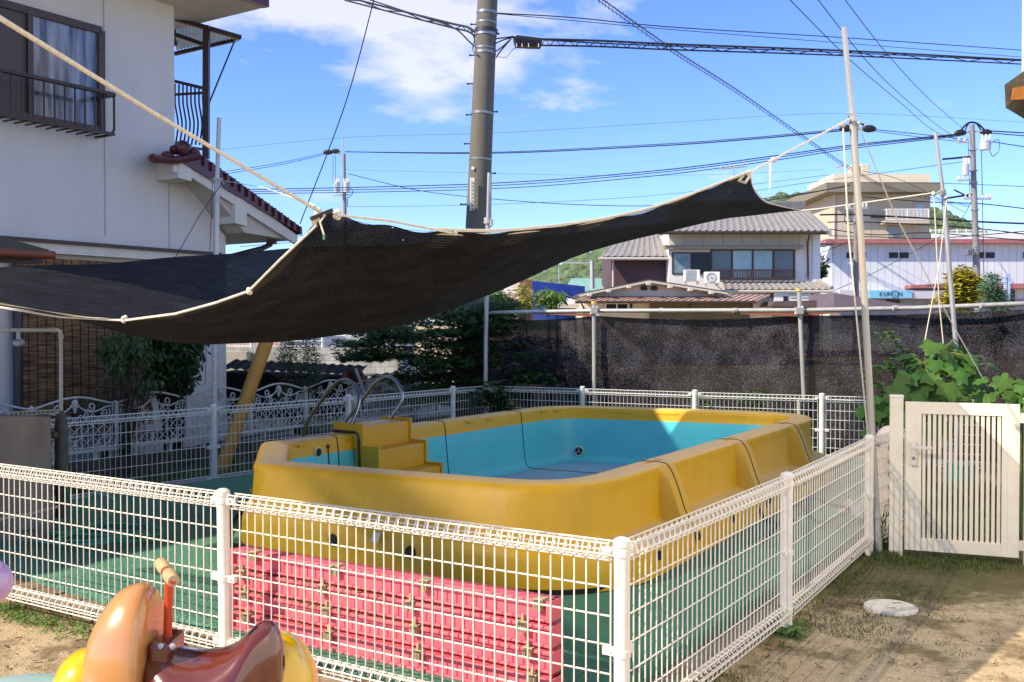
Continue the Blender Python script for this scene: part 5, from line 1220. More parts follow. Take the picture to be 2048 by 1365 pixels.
# ================================================================== BLOCK WALL beyond, sunlit
def brickmat(name, c1, c2, cm, w, h, sc=1.0, bump=.4, off=.5, mort=.01):
    m = bpy.data.materials.new(name); m.use_nodes = True; N = m.node_tree.nodes; L = m.node_tree.links; b = N['Principled BSDF']; b.inputs['Roughness'].default_value = .9
    tc = N.new('ShaderNodeTexCoord'); sp = N.new('ShaderNodeSeparateXYZ'); cb = N.new('ShaderNodeCombineXYZ'); L.new(tc.outputs['Object'], sp.inputs[0]); L.new(sp.outputs[0], cb.inputs[0]); L.new(sp.outputs[2], cb.inputs[1])
    br_ = N.new('ShaderNodeTexBrick'); br_.inputs['Scale'].default_value = sc; br_.inputs['Brick Width'].default_value = w; br_.inputs['Row Height'].default_value = h; br_.inputs['Mortar Size'].default_value = mort; br_.offset = off
    br_.inputs['Color1'].default_value = lin(c1); br_.inputs['Color2'].default_value = lin(c2); br_.inputs['Mortar'].default_value = lin(cm); L.new(cb.outputs[0], br_.inputs['Vector'])
    n = N.new('ShaderNodeTexNoise'); n.inputs['Scale'].default_value = 1.1; n.inputs['Detail'].default_value = 8; n.inputs['Roughness'].default_value = .7; L.new(tc.outputs['Object'], n.inputs['Vector'])
    r = N.new('ShaderNodeValToRGB'); r.color_ramp.elements[0].position = .38; r.color_ramp.elements[1].position = .6; r.color_ramp.elements[0].color = (.42, .41, .38, 1); L.new(n.outputs['Fac'], r.inputs[0])
    mx = N.new('ShaderNodeMix'); mx.data_type = 'RGBA'; mx.blend_type = 'MULTIPLY'; mx.inputs[0].default_value = .8; L.new(br_.outputs['Color'], mx.inputs[6]); L.new(r.outputs[0], mx.inputs[7]); L.new(mx.outputs[2], b.inputs['Base Color'])
    return m
bw = thing('block_wall', P(600, 755, 23), 'sunlit stained concrete block wall beyond the garden', 'wall')
b = MB(); zT, zB = P(600, 696, 23).z, 0; x0, x1 = P(380, 700, 23).x, P(800, 700, 23).x
b.bb(x0, x1, 23, 23.2, 0, zT); b.bb(x0, x1, 22.97, 23.22, P(600, 737, 23).z, P(600, 750, 23).z+.02); b.build('blocks', brickmat('grey_blocks', '#c6c6be', '#a9aba4', '#8b8a80', .21, .15, mort=.006), bw)
b = MB(); b.bb(P(456, 700, 22.9).x, P(500, 700, 22.9).x, 22.6, 22.98, 0, P(480, 703, 22.9).z); b.build('pier', mat('stained_pier', '#b3ad9c', .9, col2='#8c8675', scale=1.5, amt=.6, bump=.3), bw)
wf = thing('wire_fence', P(600, 696, 23.1), 'thin wire fence with white posts on top of the sunlit block wall', 'fence')
b = MB(); zt_ = P(600, 640, 23.1).z
for k in range(60): x = x0 + (x1-x0)*k/59; b.tube([V((x, 23.1, zT)), V((x, 23.1, zt_))], .006, 3)
for k in range(6): z = zT + (zt_-zT)*(k+.3)/5.4; b.tube([V((x0, 23.1, z)), V((x1, 23.1, z))], .008, 3)
b.build('mesh_panel', M_WHITE, wf)
for px in (503, 645, 787): b = MB(); q = P(px, 660, 23.05); b.tube([V((q.x, q.y, zT)), V((q.x, q.y, zt_+.05))], .03, 8); b.build('post', M_WHITE, wf)
b = MB(); b.bb(P(440, 700, 27).x, P(560, 700, 27).x, 27, 30, 0, 2.6); o = b.build('pale_shed', brickmat('pale_siding', '#d9b9ae', '#cfc6bf', '#bba', 3, .3), None); tag(o, 'pinkish pale shed wall seen through the wire fence', 'shed')
b = MB(); b.bb(P(590, 700, 28).x, P(800, 700, 28).x, 28, 32, 0, 2.4); o = b.build('grey_shed', mat('grey_siding', '#b9bdc2', .7, col2='#a2a7ad', scale=1), None); tag(o, 'grey-white shed wall behind the wire fence, left of the maple', 'shed')
b = MB(); rws = []
for j in range(2): rws.append([P(440, 735, 17) .lerp(P(720, 748, 17), k/160) + V((0, .9 if j == 0 else 0, (.1 if j == 0 else -.02) + .012*math.sin(k*.6))) for k in range(161)])
b.grid(rws); a, c = P(440, 745, 17), P(720, 757, 17); b.prism([V((a.x, a.y, 0)), V((c.x, c.y, 0)), V((c.x, c.y, c.z)), V((a.x, a.y, a.z))], (0, .9, 0)); o = b.build('tiled_garden_wall', mat('black_tile', '#131211', .9, col2='#1d1c1a', scale=4, spec=.1), smooth=False); tag(o, 'low black garden wall capped with dark wavy tiles, below the sunlit block wall', 'wall')
# stacked red and white rails, rubble stones
cr = thing('folded_barrier', P(715, 800, 15), 'leaning bundle of rusty red and white bars behind the scrollwork fence', 'barrier')
for k, (x0_, y0_, x1_, y1_, m_) in enumerate(((698, 742, 712, 800, 0), (706, 740, 724, 800, 0), (713, 738, 735, 795, 1), (717, 737, 742, 792, 0), (688, 745, 700, 772, 0))):
    b = MB(); b.beam(P(x0_, y0_, 15), P(x1_, y1_, 14.9), .06 if k else .05, .05); b.build('bar', mat('rusty_red', '#7a3428', .7, col2='#54231c', scale=9) if m_ == 0 else M_WHITE, cr)
st = MB(); rr = random.Random(14)
for _ in range(150):
    c = P(rr.uniform(735, 830), rr.uniform(752, 832), rr.uniform(15.2, 16.4)); st.ball(c, rr.uniform(.05, .11), 7, 5, (1.2, 1, .7))
o = st.build('rubble_stones', mat('rubble', '#b5ab95', .9, col2='#7d7563', scale=3, amt=.6)); tag(o, 'sunlit rubble stones heaped behind the left mesh fence', 'rubble', kind='stuff')
# soil bank left under the fence so nothing floats
# ================================================================== FAR BUILDINGS
def bx(b, x0, y0, x1, y1, Y, dep=1.0, dz=None):
    a = P(x0, y1, Y); c = P(x1, y0, Y); b.bb(a.x, c.x, Y, Y+dep, a.z if dz is None else dz, c.z)
def tile_roof(b, e0, e1, r1, r0, tw=.30, th=.28, amp=.035):
    e0, e1, r0, r1 = map(V, (e0, e1, r0, r1)); nc = max(2, int((e1-e0).length/tw)); nr_ = max(2, int(((r0-e0).length)/th)); sx = 6; rows = []
    for j in range(nr_):
        for f, up in ((0, 1), (1, 0)):
            t = (j+f)/nr_; row = []
            for k in range(nc*sx+1):
                s = k/(nc*sx); p = e0.lerp(e1, s).lerp(r0.lerp(r1, s), t); ph = (k % sx)/sx
                h = amp*(1-abs(ph-.12)*5) if ph < .32 else -amp*.35*math.sin((ph-.32)/.68*math.pi)
                row.append(p + V((0, 0, max(h, -amp*.4) + .028*up)))
            rows.append(row)
    b.grid(rows)
def clad(name, c1, c2, pitch, axis=0, rough=.5):
    m = bpy.data.materials.new(name); m.use_nodes = True; N = m.node_tree.nodes; L = m.node_tree.links; b = N['Principled BSDF']; b.inputs['Roughness'].default_value = rough
    tc = N.new('ShaderNodeTexCoord'); sp = N.new('ShaderNodeSeparateXYZ'); L.new(tc.outputs['Object'], sp.inputs[0])
    md = N.new('ShaderNodeMath'); md.operation = 'FRACT'; dv = N.new('ShaderNodeMath'); dv.operation = 'DIVIDE'; dv.inputs[1].default_value = pitch; L.new(sp.outputs[axis], dv.inputs[0]); L.new(dv.outputs[0], md.inputs[0])
    lt = N.new('ShaderNodeMath'); lt.operation = 'LESS_THAN'; lt.inputs[1].default_value = .07; L.new(md.outputs[0], lt.inputs[0])
    n = N.new('ShaderNodeTexNoise'); n.inputs['Scale'].default_value = .6; n.inputs['Detail'].default_value = 7; L.new(tc.outputs['Object'], n.inputs['Vector'])
    r = N.new('ShaderNodeValToRGB'); r.color_ramp.elements[0].position = .3; r.color_ramp.elements[1].position = .7; a = lin(c1); r.color_ramp.elements[0].color = tuple(x*.88 for x in a[:3])+(1,); r.color_ramp.elements[1].color = a; L.new(n.outputs['Fac'], r.inputs[0])
    mx = N.new('ShaderNodeMix'); mx.data_type = 'RGBA'; L.new(lt.outputs[0], mx.inputs[0]); L.new(r.outputs[0], mx.inputs[6]); mx.inputs[7].default_value = lin(c2); L.new(mx.outputs[2], b.inputs['Base Color']); return m
M_TILE = mat('silver_grey_tile', '#a09c98', .45, col2='#7e7a77', scale=3, amt=.6)
M_WWALL = mat('white_render', '#dcdad2', .85, col2='#cfcdc6', scale=1.2, amt=.6)
M_BFR = mat('brown_frames', '#3c2d27', .5)
M_GL = mat('reflecting_glass', '#5d7f86', .12, col2='#8fb3b3', scale=.8, amt=.5, spec=1)
M_GLD = mat('dark_glass', '#1c2226', .2, spec=.3)
def window(parent, x0, y0, x1, y1, Y, panes, fr=M_BFR, gl=M_GL, pw=.06, off=.05):
    a, c = P(x0, y1, Y), P(x1, y0, Y); b = MB()
    b.bb(a.x, c.x, Y-off, Y+.02, a.z, a.z+pw); b.bb(a.x, c.x, Y-off, Y+.02, c.z-pw, c.z)
    for k in range(panes+1): x = a.x + (c.x-a.x)*k/panes; b.bb(x-pw*.5, x+pw*.5, Y-off-.003, Y+.02, a.z+.001, c.z-.001)
    o = b.build('window', fr, parent)
    for k in range(panes):
        g_ = MB(); w_ = (c.x-a.x)/panes; g_.bb(a.x + w_*k + pw*.5, a.x + w_*(k+1) - pw*.5, Y-off*.5, Y+.01, a.z+pw, c.z-pw); g_.build('pane', gl[k % len(gl)] if isinstance(gl, list) else gl, o)
    return o
# ---- tiled two-storey house in the middle
Yh = 48
h1 = thing('tiled_house', P(1490, 660, Yh), 'white two-storey house with grey tiled roof and window railing, beyond the netting', 'house')
b = MB(); bx(b, 1338, 463, 1640, 640, Yh, 7, dz=0); b.build('wall', M_WWALL, h1)
b = MB(); bx(b, 1338, 466, 1622, 494, Yh-.03, .04); b.build('upper_boarding', clad('cream_boarding', '#c9c6b4', '#a8a595', .92), h1)
b = MB(); bx(b, 1625, 464, 1641, 612, Yh-.06, .1); b.build('corner_pilaster', mat('pale_blue_render', '#cdd6d8', .8), h1)
eL, eR = P(1316, 469, 46.9), P(1662, 457, 46.9); eL.z = eR.z = P(1480, 463, 46.9).z
rz_ = 7.40; rL, rR = V((eL.x + 1.3, 50.9, rz_)), V((P(1660, 430, 50.9).x - .1, 50.9, rz_))
eR.x = P(1655, 460, 46.9).x; rR.x = eR.x + .05
b = MB(); tile_roof(b, eL, eR, rR, rL, .31, .29, .05); 
rf_ = b.build('roof', M_TILE, h1, smooth=True)
b = MB(); b.prism([eL - V((0, 0, .02)), eR - V((0, 0, .02)), rR - V((0, 0, .02)), rL - V((0, 0, .02))], (0, 0, -.14)); b.prism([rL + V((0, 0, -.16)), rR + V((0, 0, -.16)), rR + V((0, 4, -1.9)), rL + V((0, 4, -1.9))], (0, 0, .1)); b.build('roof_deck', mat('grey_soffit', '#8d938c', .8), rf_)
b = MB(); b.bb(rL.x, rR.x+.05, 50.75, 51.05, rz_-.02, rz_+.34); b.tube([V((rL.x, 50.9, rz_+.36)), V((rR.x+.05, 50.9, rz_+.36))], .1, 8)
for k in range(23): b.ball(V((rR.x - .25 - k*.31, 50.7, rz_+.05)), .06, 6, 4)
b.build('ridge', mat('dark_ridge_tile', '#55524f', .5, col2='#777', scale=4), rf_)
b = MB(); b.prism([eR + V((.06, -.1, -.22)), eR + V((.06, -.1, .02)), rR + V((.06, 0, .08)), rR + V((.06, 4, -1.7)), rR + V((.06, 4, -1.9)), rR + V((.06, 0, -.2))], (.10, 0, 0)); b.build('verge_board', mat('grey_green_board', '#7d8a86', .7), rf_)
b = MB(); b.tube([eL + V((0, -.08, -.07)), eR + V((-.1, -.08, -.07))], .075, 8); b.build('gutter', M_BFR, h1)
b = MB(); q = P(1621, 463, 46.9); b.tube([q, V((q.x+.15, 47.85, q.z-.45)), V((q.x+.2, 47.9, P(1600, 560, 48).z))], .045, 8); b.build('downpipe', mat('maroon_pipe', '#5a2e2a', .5), h1)
b = MB(); bx(b, 1330, 493, 1606, 498, Yh-.55, .6); bx(b, 1330, 490, 1608, 492.5, Yh-.60, .65); b.build('window_hood', mat('hood_metal', '#8f8578', .6), h1)
window(h1, 1345, 505, 1419, 549, Yh, 2, gl=[mat('curtain_glass', '#46606a', .15, col2='#8aa3a8', scale=1.6), M_GLD])
window(h1, 1422, 498, 1588, 560, Yh, 4, gl=[mat('grey_glass', '#4d5a5c', .12, col2='#5f7376', scale=.6), M_GL, M_GL, mat('grey_glass', '#4d5a5c', .12)], pw=.09)
b = MB(); a, c = P(1422, 559, Yh-.42), P(1590, 539, Yh-.42); b.bb(a.x, c.x, Yh-.45, Yh-.39, c.z-.06, c.z); b.bb(a.x, c.x, Yh-.44, Yh-.40, a.z, a.z+.05)
for k in range(33): x = a.x + (c.x-a.x)*k/32; b.bb(x-.018, x+.018, Yh-.44, Yh-.40, a.z+.05, c.z-.06)
for x in (a.x+.02, c.x-.02): b.bb(x-.02, x+.02, Yh-.42, Yh, c.z-.05, c.z-.01); b.bb(x-.02, x+.02, Yh-.42, Yh, a.z, a.z+.04)
b.bb(P(1500, 550, 48).x-.06, P(1500, 550, 48).x+.06, Yh-.43, Yh-.41, a.z, c.z); b.build('window_railing', M_BFR, h1)
b = MB(); e0, e1 = P(1448, 580, Yh-1.3), P(1664, 579, Yh-1.3); e1.z = e0.z; r0_, r1_ = V((e0.x+.2, Yh, e0.z+.45)), V((e1.x-.4, Yh, e0.z+.45)); tile_roof(b, e0, e1, r1_, r0_, .31, .28, .05); lr_ = b.build('lower_roof', M_TILE, h1, smooth=True)
b = MB(); b.prism([e0 - V((0, 0, .03)), e1 - V((0, 0, .03)), r1_ - V((0, 0, .03)), r0_ - V((0, 0, .03))], (0, 0, -.1)); b.tube([e0 + V((-.1, -.08, -.08)), e1 + V((0, -.08, -.08))], .07, 8); b.build('gutter', mat('cream_gutter', '#b5b0a2', .5), lr_)
b = MB(); b.tube([r1_ + V((.1, 0, .05)), e1 + V((0, 0, .08))], .09, 8); b.build('hip_tile', M_TILE, lr_)
# brown wing
b = MB(); bx(b, 1222, 505, 1338, 640, 49, 5, dz=0); b.build('wing_wall', mat('maroon_brown_siding', '#4e3436', .7, col2='#573b3c', scale=1), h1)
b = MB(); e0, e1 = P(1201, 514, 48.2), P(1338, 512, 48.2); e1.z = e0.z; r0_, r1_ = V((P(1238, 470, 51).x, 51.2, e0.z+1.32)), V((e1.x, 51.2, e0.z+1.32)); tile_roof(b, e0, e1, r1_, r0_, .31, .29, .05); wr = b.build('wing_roof', M_TILE, h1, smooth=True)
b = MB(); b.prism([e0 - V((0, 0, .03)), e1 - V((0, 0, .03)), r1_ - V((0, 0, .03)), r0_ - V((0, 0, .03))], (0, 0, -.12)); b.tube([e0 + V((-.1, -.08, -.1)), e1 + V((0, -.08, -.1))], .07, 8); q = P(1222, 520, 48.6); b.tube([e0 + V((.2, 0, -.1)), q + V((.1, 0, 0)), V((q.x+.1, q.y, 1.5))], .05, 8); b.build('gutter', mat('cream_gutter', '#b5b0a2', .5), wr)
def ac(x0, y0, x1, y1, Y, label, fan):
    o = thing('air_conditioner', P((x0+x1)/2, y1, Y), label, 'air conditioner', 'air conditioner units on the roof')
    b = MB(); bx(b, x0, y0, x1, y1, Y, .32); b.build('casing', mat('ac_white', '#e2e0d8', .5), o, bevel=.02)
    c = P(x0 + (x1-x0)*.42, (y0+y1)/2, Y); r = abs(P(x0, 0, Y).x-P(x1, 0, Y).x)*.33; b = MB()
    if fan: b.lathe(c, [(r, -.01), (r, .02), (r*.86, .025), (r*.84, .0)], 28, (0, -1, 0)); [b.lathe(c, [(r*f, .012), (r*f*.93, .016)], 24, (0, -1, 0)) for f in (.7, .5, .3)]; b.ball(c + V((0, -.015, 0)), r*.16, 8, 6)
    else:
        for k in range(9): b.box(c + V((0, -.012, -r + 2*r*k/8)), (r*2.1, .012, .018))
    b.build('fan_grille', mat('grille_grey', '#8b908e', .5), o)
    b = MB(); f0, f1 = P(x0+2, y1, Y), P(x1-2, y1+6, Y); b.bb(f0.x, f0.x+.06, Y, Y+.3, f1.z, f0.z); b.bb(f1.x-.06, f1.x, Y, Y+.3, f1.z, f0.z); b.build('stand', mat('stand_grey', '#9a9d9a', .5), o)
ac(1369, 540, 1400, 563, 46.2, 'left air conditioner with slatted grille, on the low roof before the tiled house', False)
ac(1410, 544, 1440, 567, 46.0, 'right air conditioner with round fan grille, on the low roof before the tiled house', True)
# TV aerial on the roof
def aerial(x, y0, y1, Y, label, w=38):
    o = thing('roof_aerial', P(x, y1, Y), label, 'aerial'); b = MB(); b.tube([P(x, y0, Y), P(x, y1, Y)], .03, 5); b.build('mast', M_STEEL, o)
    b = MB(); b.tube([P(x-w, y0+6, Y), P(x+w, y0+1, Y)], .03, 4)
    for k in range(7): q = P(x-w+k*w/3, y0+6-k*.8, Y); b.tube([q + V((0, -.3, .05)), q + V((0, .3, -.05))], .02, 4); b.tube([q + V((0, 0, .15)), q - V((0, 0, .12))], .015, 4)
    b.build('boom', M_STEEL, o)
aerial(1468, 332, 420, 50.5, 'television aerial above the sagging net, left of the tiled roof ridge', 26)
aerial(1680, 330, 350, 82, 'small thin aerial on the beige building, beside the water tank', 9)
# ---- low house with brown metal roof
Y2 = 38; h2 = thing('low_house', P(1330, 660, Y2), 'low cream house with a flat gable and ribbed brown metal eaves, before the tiled house', 'house')
b = MB(); a = [P(x, y, Y2) for x, y in ((1165, 597), (1165, 590), (1294, 564), (1450, 586), (1450, 597))]; b.prism(a, (0, 6, 0)); bx(b, 1168, 597, 1545, 650, Y2+.6, 6, dz=0); b.build('wall', mat('cream_plaster', '#d6d0bf', .85, col2='#c6bfae', scale=2), h2)
b = MB(); T = V((0, -.45, 0)); 
for (x0, y0), (x1, y1) in (((1157, 588), (1295, 560)), ((1295, 560), (1451, 584))):
    a, c = P(x0, y0, Y2), P(x1, y1, Y2); b.prism([a + T, c + T, c + T + V((0, 0, -.09)), a + T + V((0, 0, -.09))], (0, 6.8, 0))
b.build('verge_roof', mat('grey_verge', '#4d4845', .6), h2)
b = MB()
for (x0, y0), (x1, y1) in (((1157, 590.5), (1295, 562.5)), ((1295, 562.5), (1451, 586.5))):
    a, c = P(x0, y0, Y2), P(x1, y1, Y2); b.prism([a + T*1.02, c + T*1.02, c + T*1.02 + V((0, 0, -.07)), a + T*1.02 + V((0, 0, -.07))], (0, .05, 0))
for x, y in ((1178, 590), (1216, 582.5), (1256, 574.5), (1295, 568), (1338, 574), (1378, 580), (1420, 586)): q = P(x, y, Y2-.4); b.box(q, (.13, .9, .10))
b.build('rafter_end', mat('verge_cream', '#b9b4a8', .7), h2)
b = MB()
for x in (1290, 1310): q = P(x-2, 577, Y2-.02); b.box(q, (.24, .06, .16)); b.tube([q + V((-.16, -.03, 0)), q + V((.16, -.03, 0))], .012, 4); b.tube([q + V((0, -.03, -.12)), q + V((0, -.03, .12))], .012, 4)
b.build('gable_vent', M_BFR, h2)
b = MB(); M_BRR = mat('brown_ribbed_metal', '#c09a8a', .5, col2='#ab8576', scale=1.2)
pr_ = [P(1150, 602, Y2-1.2), P(1512, 602, Y2-1.2), P(1541, 589, Y2+.6), P(1203, 591, Y2+.6)]; pr_[1].z = pr_[0].z = P(1300, 602, Y2-1.2).z; pr_[2].z = pr_[3].z = P(1300, 589.5, Y2+.6).z
b.prism(pr_, (0, 0, -.05)); er = b.build('eave_roof', M_BRR, h2)
b = MB()
for k in range(26): f = (k+.5)/26; a, c = pr_[0].lerp(pr_[1], f), pr_[3].lerp(pr_[2], f); b.beam(a + V((0, 0, .008)), c + V((0, 0, .008)), .05, .016)
b.build('standing_seam', mat('seam_brown', '#4a342d', .5), er)
b = MB(); b.tube([pr_[0] + V((0, -.05, -.05)), pr_[1] + V((0, -.05, -.05))], .05, 8); q = P(1162, 604, Y2-1); b.tube([q, q + V((.1, .3, -.2)), q + V((.25, .8, -.5))], .035, 6); b.build('gutter', M_BFR, er)
for x in (1263, 1380, 1504): b = MB(); bx(b, x-3, 597, x+2, 625, Y2-.4, .1); b.build('post', M_BFR, h2)
window(h2, 1211, 606, 1256, 628, Y2+.5, 2, fr=M_WHITE, gl=M_GLD, pw=.05); b = MB(); bx(b, 1268, 597, 1290, 603, Y2+.3, .3); b.build('meter_box', mat('beige_box', '#b3ab92', .6), h2)
b = MB(); bx(b, 1300, 606, 1500, 640, Y2+.45, .1); b.build('dark_shutter', mat('dim_olive_wall', '#6d6755', .8, col2='#57513f', scale=2), h2)
b = MB(); a = [P(x, y, 37) for x, y in ((1541, 613), (1549, 603), (1640, 601), (1665, 606), (1668, 615))]; b.prism(a, (0, 2, 0)); bx(b, 1545, 582, 1625, 640, 47.0, .5, dz=0); bx(b, 1560, 583, 1625, 612, 46.8, .1); o = b.build('shed_roof', mat('dark_brown_sheet', '#4d3f3c', .6, col2='#5d4d49', scale=2), None); tag(o, 'dark brown lean-to roof at the right of the low cream house', 'shed')
b = MB(); bx(b, 1548, 582, 1622, 612, 46.7, .08); o = b.build('white_annex', M_WWALL, None); b = MB(); bx(b, 1567, 593, 1576, 605, 46.66, .05); b.build('vent_window', M_GLD, o); b = MB(); bx(b, 1580, 585, 1592, 596, 46.66, .05); bx(b, 1603, 584, 1617, 596, 46.66, .05); b.build('grey_patch', mat('grey_patch', '#a9aeb0', .8), o); tag(o, 'white annex wall with a small dark window under the tiled lower roof', 'annex')
b = MB(); a = [P(x, y, 35) for x, y in ((1668, 586), (1790, 606), (1830, 612), (1668, 616))]; b.prism(a, (0, 3, 0)); o = b.build('mauve_roof', mat('mauve_sheet', '#5f545c', .6, col2='#716670', scale=1.5)); tag(o, 'low mauve-grey sheet roof in front of the tutoring school', 'shed')
# ---- long pale building with shop sign
Y3 = 60; h3 = thing('school_building', P(1850, 660, Y3), 'long pale ribbed-metal building with red-brown trim and a blue shop sign', 'building')
b = MB(); bx(b, 1665, 486, 2200, 640, Y3, 12, dz=0); b.build('wall', clad('pale_blue_cladding', '#ccd5dc', '#98a4ad', .44), h3)
b = MB(); a, c = P(1645, 500, Y3+5), P(1665, 486, Y3); lw = [V((a.x, Y3+5, 0)), V((c.x, Y3+.01, 0)), V((c.x, Y3+.01, c.z)), V((a.x, Y3+5, P(1645, 487, Y3+5).z))]; b.poly(lw); b.poly([q + V((.3, .3, 0)) for q in lw][::-1]); b.build('side_wall', M_WWALL, h3)
M_RB = mat('red_brown_trim', '#a8686a', .6, col2='#915a5c', scale=.7)
b = MB(); bx(b, 1652, 478.5, 2210, 487, Y3-.6, 1.0); b.build('parapet_trim', M_RB, h3); b = MB(); bx(b, 1640, 487, 1668, 490, Y3-1.2, 2); b.build('corner_hood', M_BFR, h3)
for x in (1691, 1776, 1948, 2044): window(h3, x, 503, x+42, 519, Y3, 2, fr=mat('silver_frame', '#c6cacb', .4), gl=M_GLD, pw=.06)
b = MB(); bx(b, 1650, 520, 1654, 545, Y3+1.8, .3); b.build('side_window', M_GLD, h3)
b = MB(); bx(b, 1680, 581, 1932, 597.5, Y3-.9, .9); bx(b, 1654, 583, 1682, 600, Y3-.7, .8); b.build('sign_band', mat('sign_grey', '#b9b9c2', .5), h3)
b = MB(); bx(b, 1739, 581.5, 1824, 596.5, Y3-1.0, .09); sg = b.build('shop_sign', mat('sign_blue', '#6fb9dd', .5), h3)
M_INK = mat('sign_ink', '#173042', .5)
def text(s, px, py, Y, h, m, parent, name='lettering', align='LEFT', sp=1.0):
    cu = bpy.data.curves.new(name, 'FONT'); cu.body = s; cu.size = h; cu.extrude = .004; cu.space_character = sp; cu.align_x = align; cu.materials.append(m)
    o_ = bpy.data.objects.new(name, cu); COL.objects.link(o_); dg = bpy.context.evaluated_depsgraph_get(); me = bpy.data.meshes.new_from_object(o_.evaluated_get(dg)); bpy.data.objects.remove(o_)
    o = bpy.data.objects.new(name, me); COL.objects.link(o); q = P(px, py, Y); o.rotation_euler = (R(90), 0, 0); o.location = q
    if parent is not None:
        par = parent; loc = par.matrix_world.translation
        bpy.context.view_layer.update(); o.parent = par; o.matrix_parent_inverse = par.matrix_world.inverted()
    return o
bpy.context.view_layer.update()
for ch, px in (('K', 1758.5), ('U', 1767), ('M', 1775.5), ('N', 1796)): text(ch, px, 592.3, Y3-1.03, .34, M_INK, sg)
b = MB(); c = P(1789.6, 588.4, Y3-1.03); b.tube([c + V((math.cos(t*.3491)*.20, 0, math.sin(t*.3491)*.20)) for t in range(18)], .016, 5, closed=True); b.tube([c + V((-.05, 0, .05)), c + V((-.05, 0, .0))], .010, 4); b.tube([c + V((.05, 0, .05)), c + V((.05, 0, .0))], .010, 4); b.tube([c + V((-.09, 0, -.06)), c + V((.09, 0, -.06))], .010, 4); b.build('logo_ring', M_INK, sg)
b = MB(); a = [P(1822, 577, Y3-1), P(1822, 571, Y3-1), P(1880, 567.5, Y3-1), P(2200, 567.5, Y3-1), P(2200, 577, Y3-1)]; b.prism(a, (0, 1.2, 0)); b.build('red_canopy', M_RB, h3)
b = MB(); bx(b, 1660, 598, 2200, 640, Y3-.05, .1); b.build('ground_floor', mat('ground_floor_grey', '#9a9aa0', .6, col2='#7d7d84', scale=1), h3)
b = MB(); bx(b, 1774, 600, 1800, 615, Y3-.15, .1); bx(b, 2018, 580, 2030, 615, Y3-.15, .1); b.build('doorway', M_GLD, h3)
b = MB(); bx(b, 1866, 466, 2200, 478, Y3+8, .3); o = b.build('roof_slab', mat('pale_slab', '#c9c8c2', .8)); tag(o, 'pale roof slab behind the red-brown parapet on the right', 'roof')
b = MB(); Yr_ = Y3+8.1
for k in range(110): x = P(1864, 0, Yr_).x + k*.09*1.0; b.tube([V((x, Yr_, P(0, 467, Yr_).z)), V((x, Yr_, P(0, 461, Yr_).z))], .012, 3)
for k in range(12): x = P(1864+k*18, 0, Yr_).x; b.tube([V((x, Yr_, P(0, 467, Yr_).z)), V((x, Yr_, P(0, 458, Yr_).z))], .03, 4)
b.tube([P(1862, 461, Yr_), P(2120, 461, Yr_)], .03, 4); o = b.build('roof_railing', M_WHITE); tag(o, 'white railing on the pale roof at the far right', 'railing')
# ---- beige block building
Y4 = 80; h4 = thing('beige_building', P(1760, 660, Y4), 'beige flat-roofed concrete building rising behind the pale metal one', 'building')
M_BEI = mat('beige_concrete', '#c2b8a2', .9, col2='#ac9f8a', scale=.35, amt=.7)
b = MB(); bx(b, 1667, 378, 1861, 640, Y4, 10, dz=0); b.build('wall', M_BEI, h4)
b = MB(); bx(b, 1653, 365, 1888, 384, Y4-1.6, 12); b.build('roof_slab', mat('stained_grey_slab', '#827d70', .9, col2='#66614f', scale=.4, amt=.6), h4)
b = MB(); bx(b, 1667, 348, 1861, 365, Y4+.3, 7); b.build('parapet', mat('pale_beige', '#dccfb8', .9, col2='#cfc0a8', scale=.3), h4)
for x0_, x1_ in ((1705, 1719), (1722, 1740)): b = MB(); bx(b, x0_, 328, x1_, 349, Y4+2, 1.2); b.build('water_tank', mat('pale_tank', '#c9c1b0', .7, col2='#a89f8c', scale=.8), h4, bevel=.08)
b = MB(); bx(b, 1771, 441, 1859, 447, Y4-1.3, 1.3); b.build('balcony_slab', M_BEI, h4)
bal = MB(); a, c = P(1773, 440, Y4-1.25), P(1857, 418, Y4-1.25); bal.bb(a.x, c.x, Y4-1.28, Y4-1.22, c.z-.06, c.z); bal.bb(a.x, c.x, Y4-1.28, Y4-1.22, a.z, a.z+.05)
for k in range(32): x = a.x + (c.x-a.x)*k/31; bal.bb(x-.014, x+.014, Y4-1.27, Y4-1.23, a.z, c.z)
for x in (a.x, (a.x+c.x)/2, c.x): bal.bb(x-.04, x+.04, Y4-1.29, Y4-1.21, a.z, c.z)
for x in (a.x, c.x): bal.bb(x-.03, x+.03, Y4-1.22, Y4, c.z-.06, c.z)
bal.build('balcony_railing', M_WHITE, h4)
b = MB(); bx(b, 1832, 408, 1848, 440, Y4-.05, .1); b.build('door', mat('pale_blue_door', '#a9b9cc', .5), h4); b = MB(); bx(b, 1744, 430.5, 1769, 435.5, Y4-.25, .3); b.build('window_hood', mat('dark_hood', '#3d3a36', .7), h4); b = MB(); bx(b, 1776, 452, 1800, 475, Y4-.1, .15); b.build('window', mat('grey_window', '#8a8f90', .3), h4)
for x in (1700, 1742, 1783, 1825): b = MB(); bx(b, x, 385, x+.8, 478, Y4-.02, .05); b.build('wall_joint', mat('joint_grey', '#9b917e', .9), h4)
b = MB(); bx(b, 1668, 385, 1670, 478, Y4-.12, .1); b.build('downpipe', mat('pinkish_pipe', '#d9b7a9', .6), h4)
b = MB(); a = [P(1645, 410, Y4+4), P(1653, 368, Y4-1), P(1667, 384, Y4), P(1660, 440, Y4+3)]; b.poly(a); b.build('side_fascia', mat('pale_side', '#d8c6a6', .8), h4)
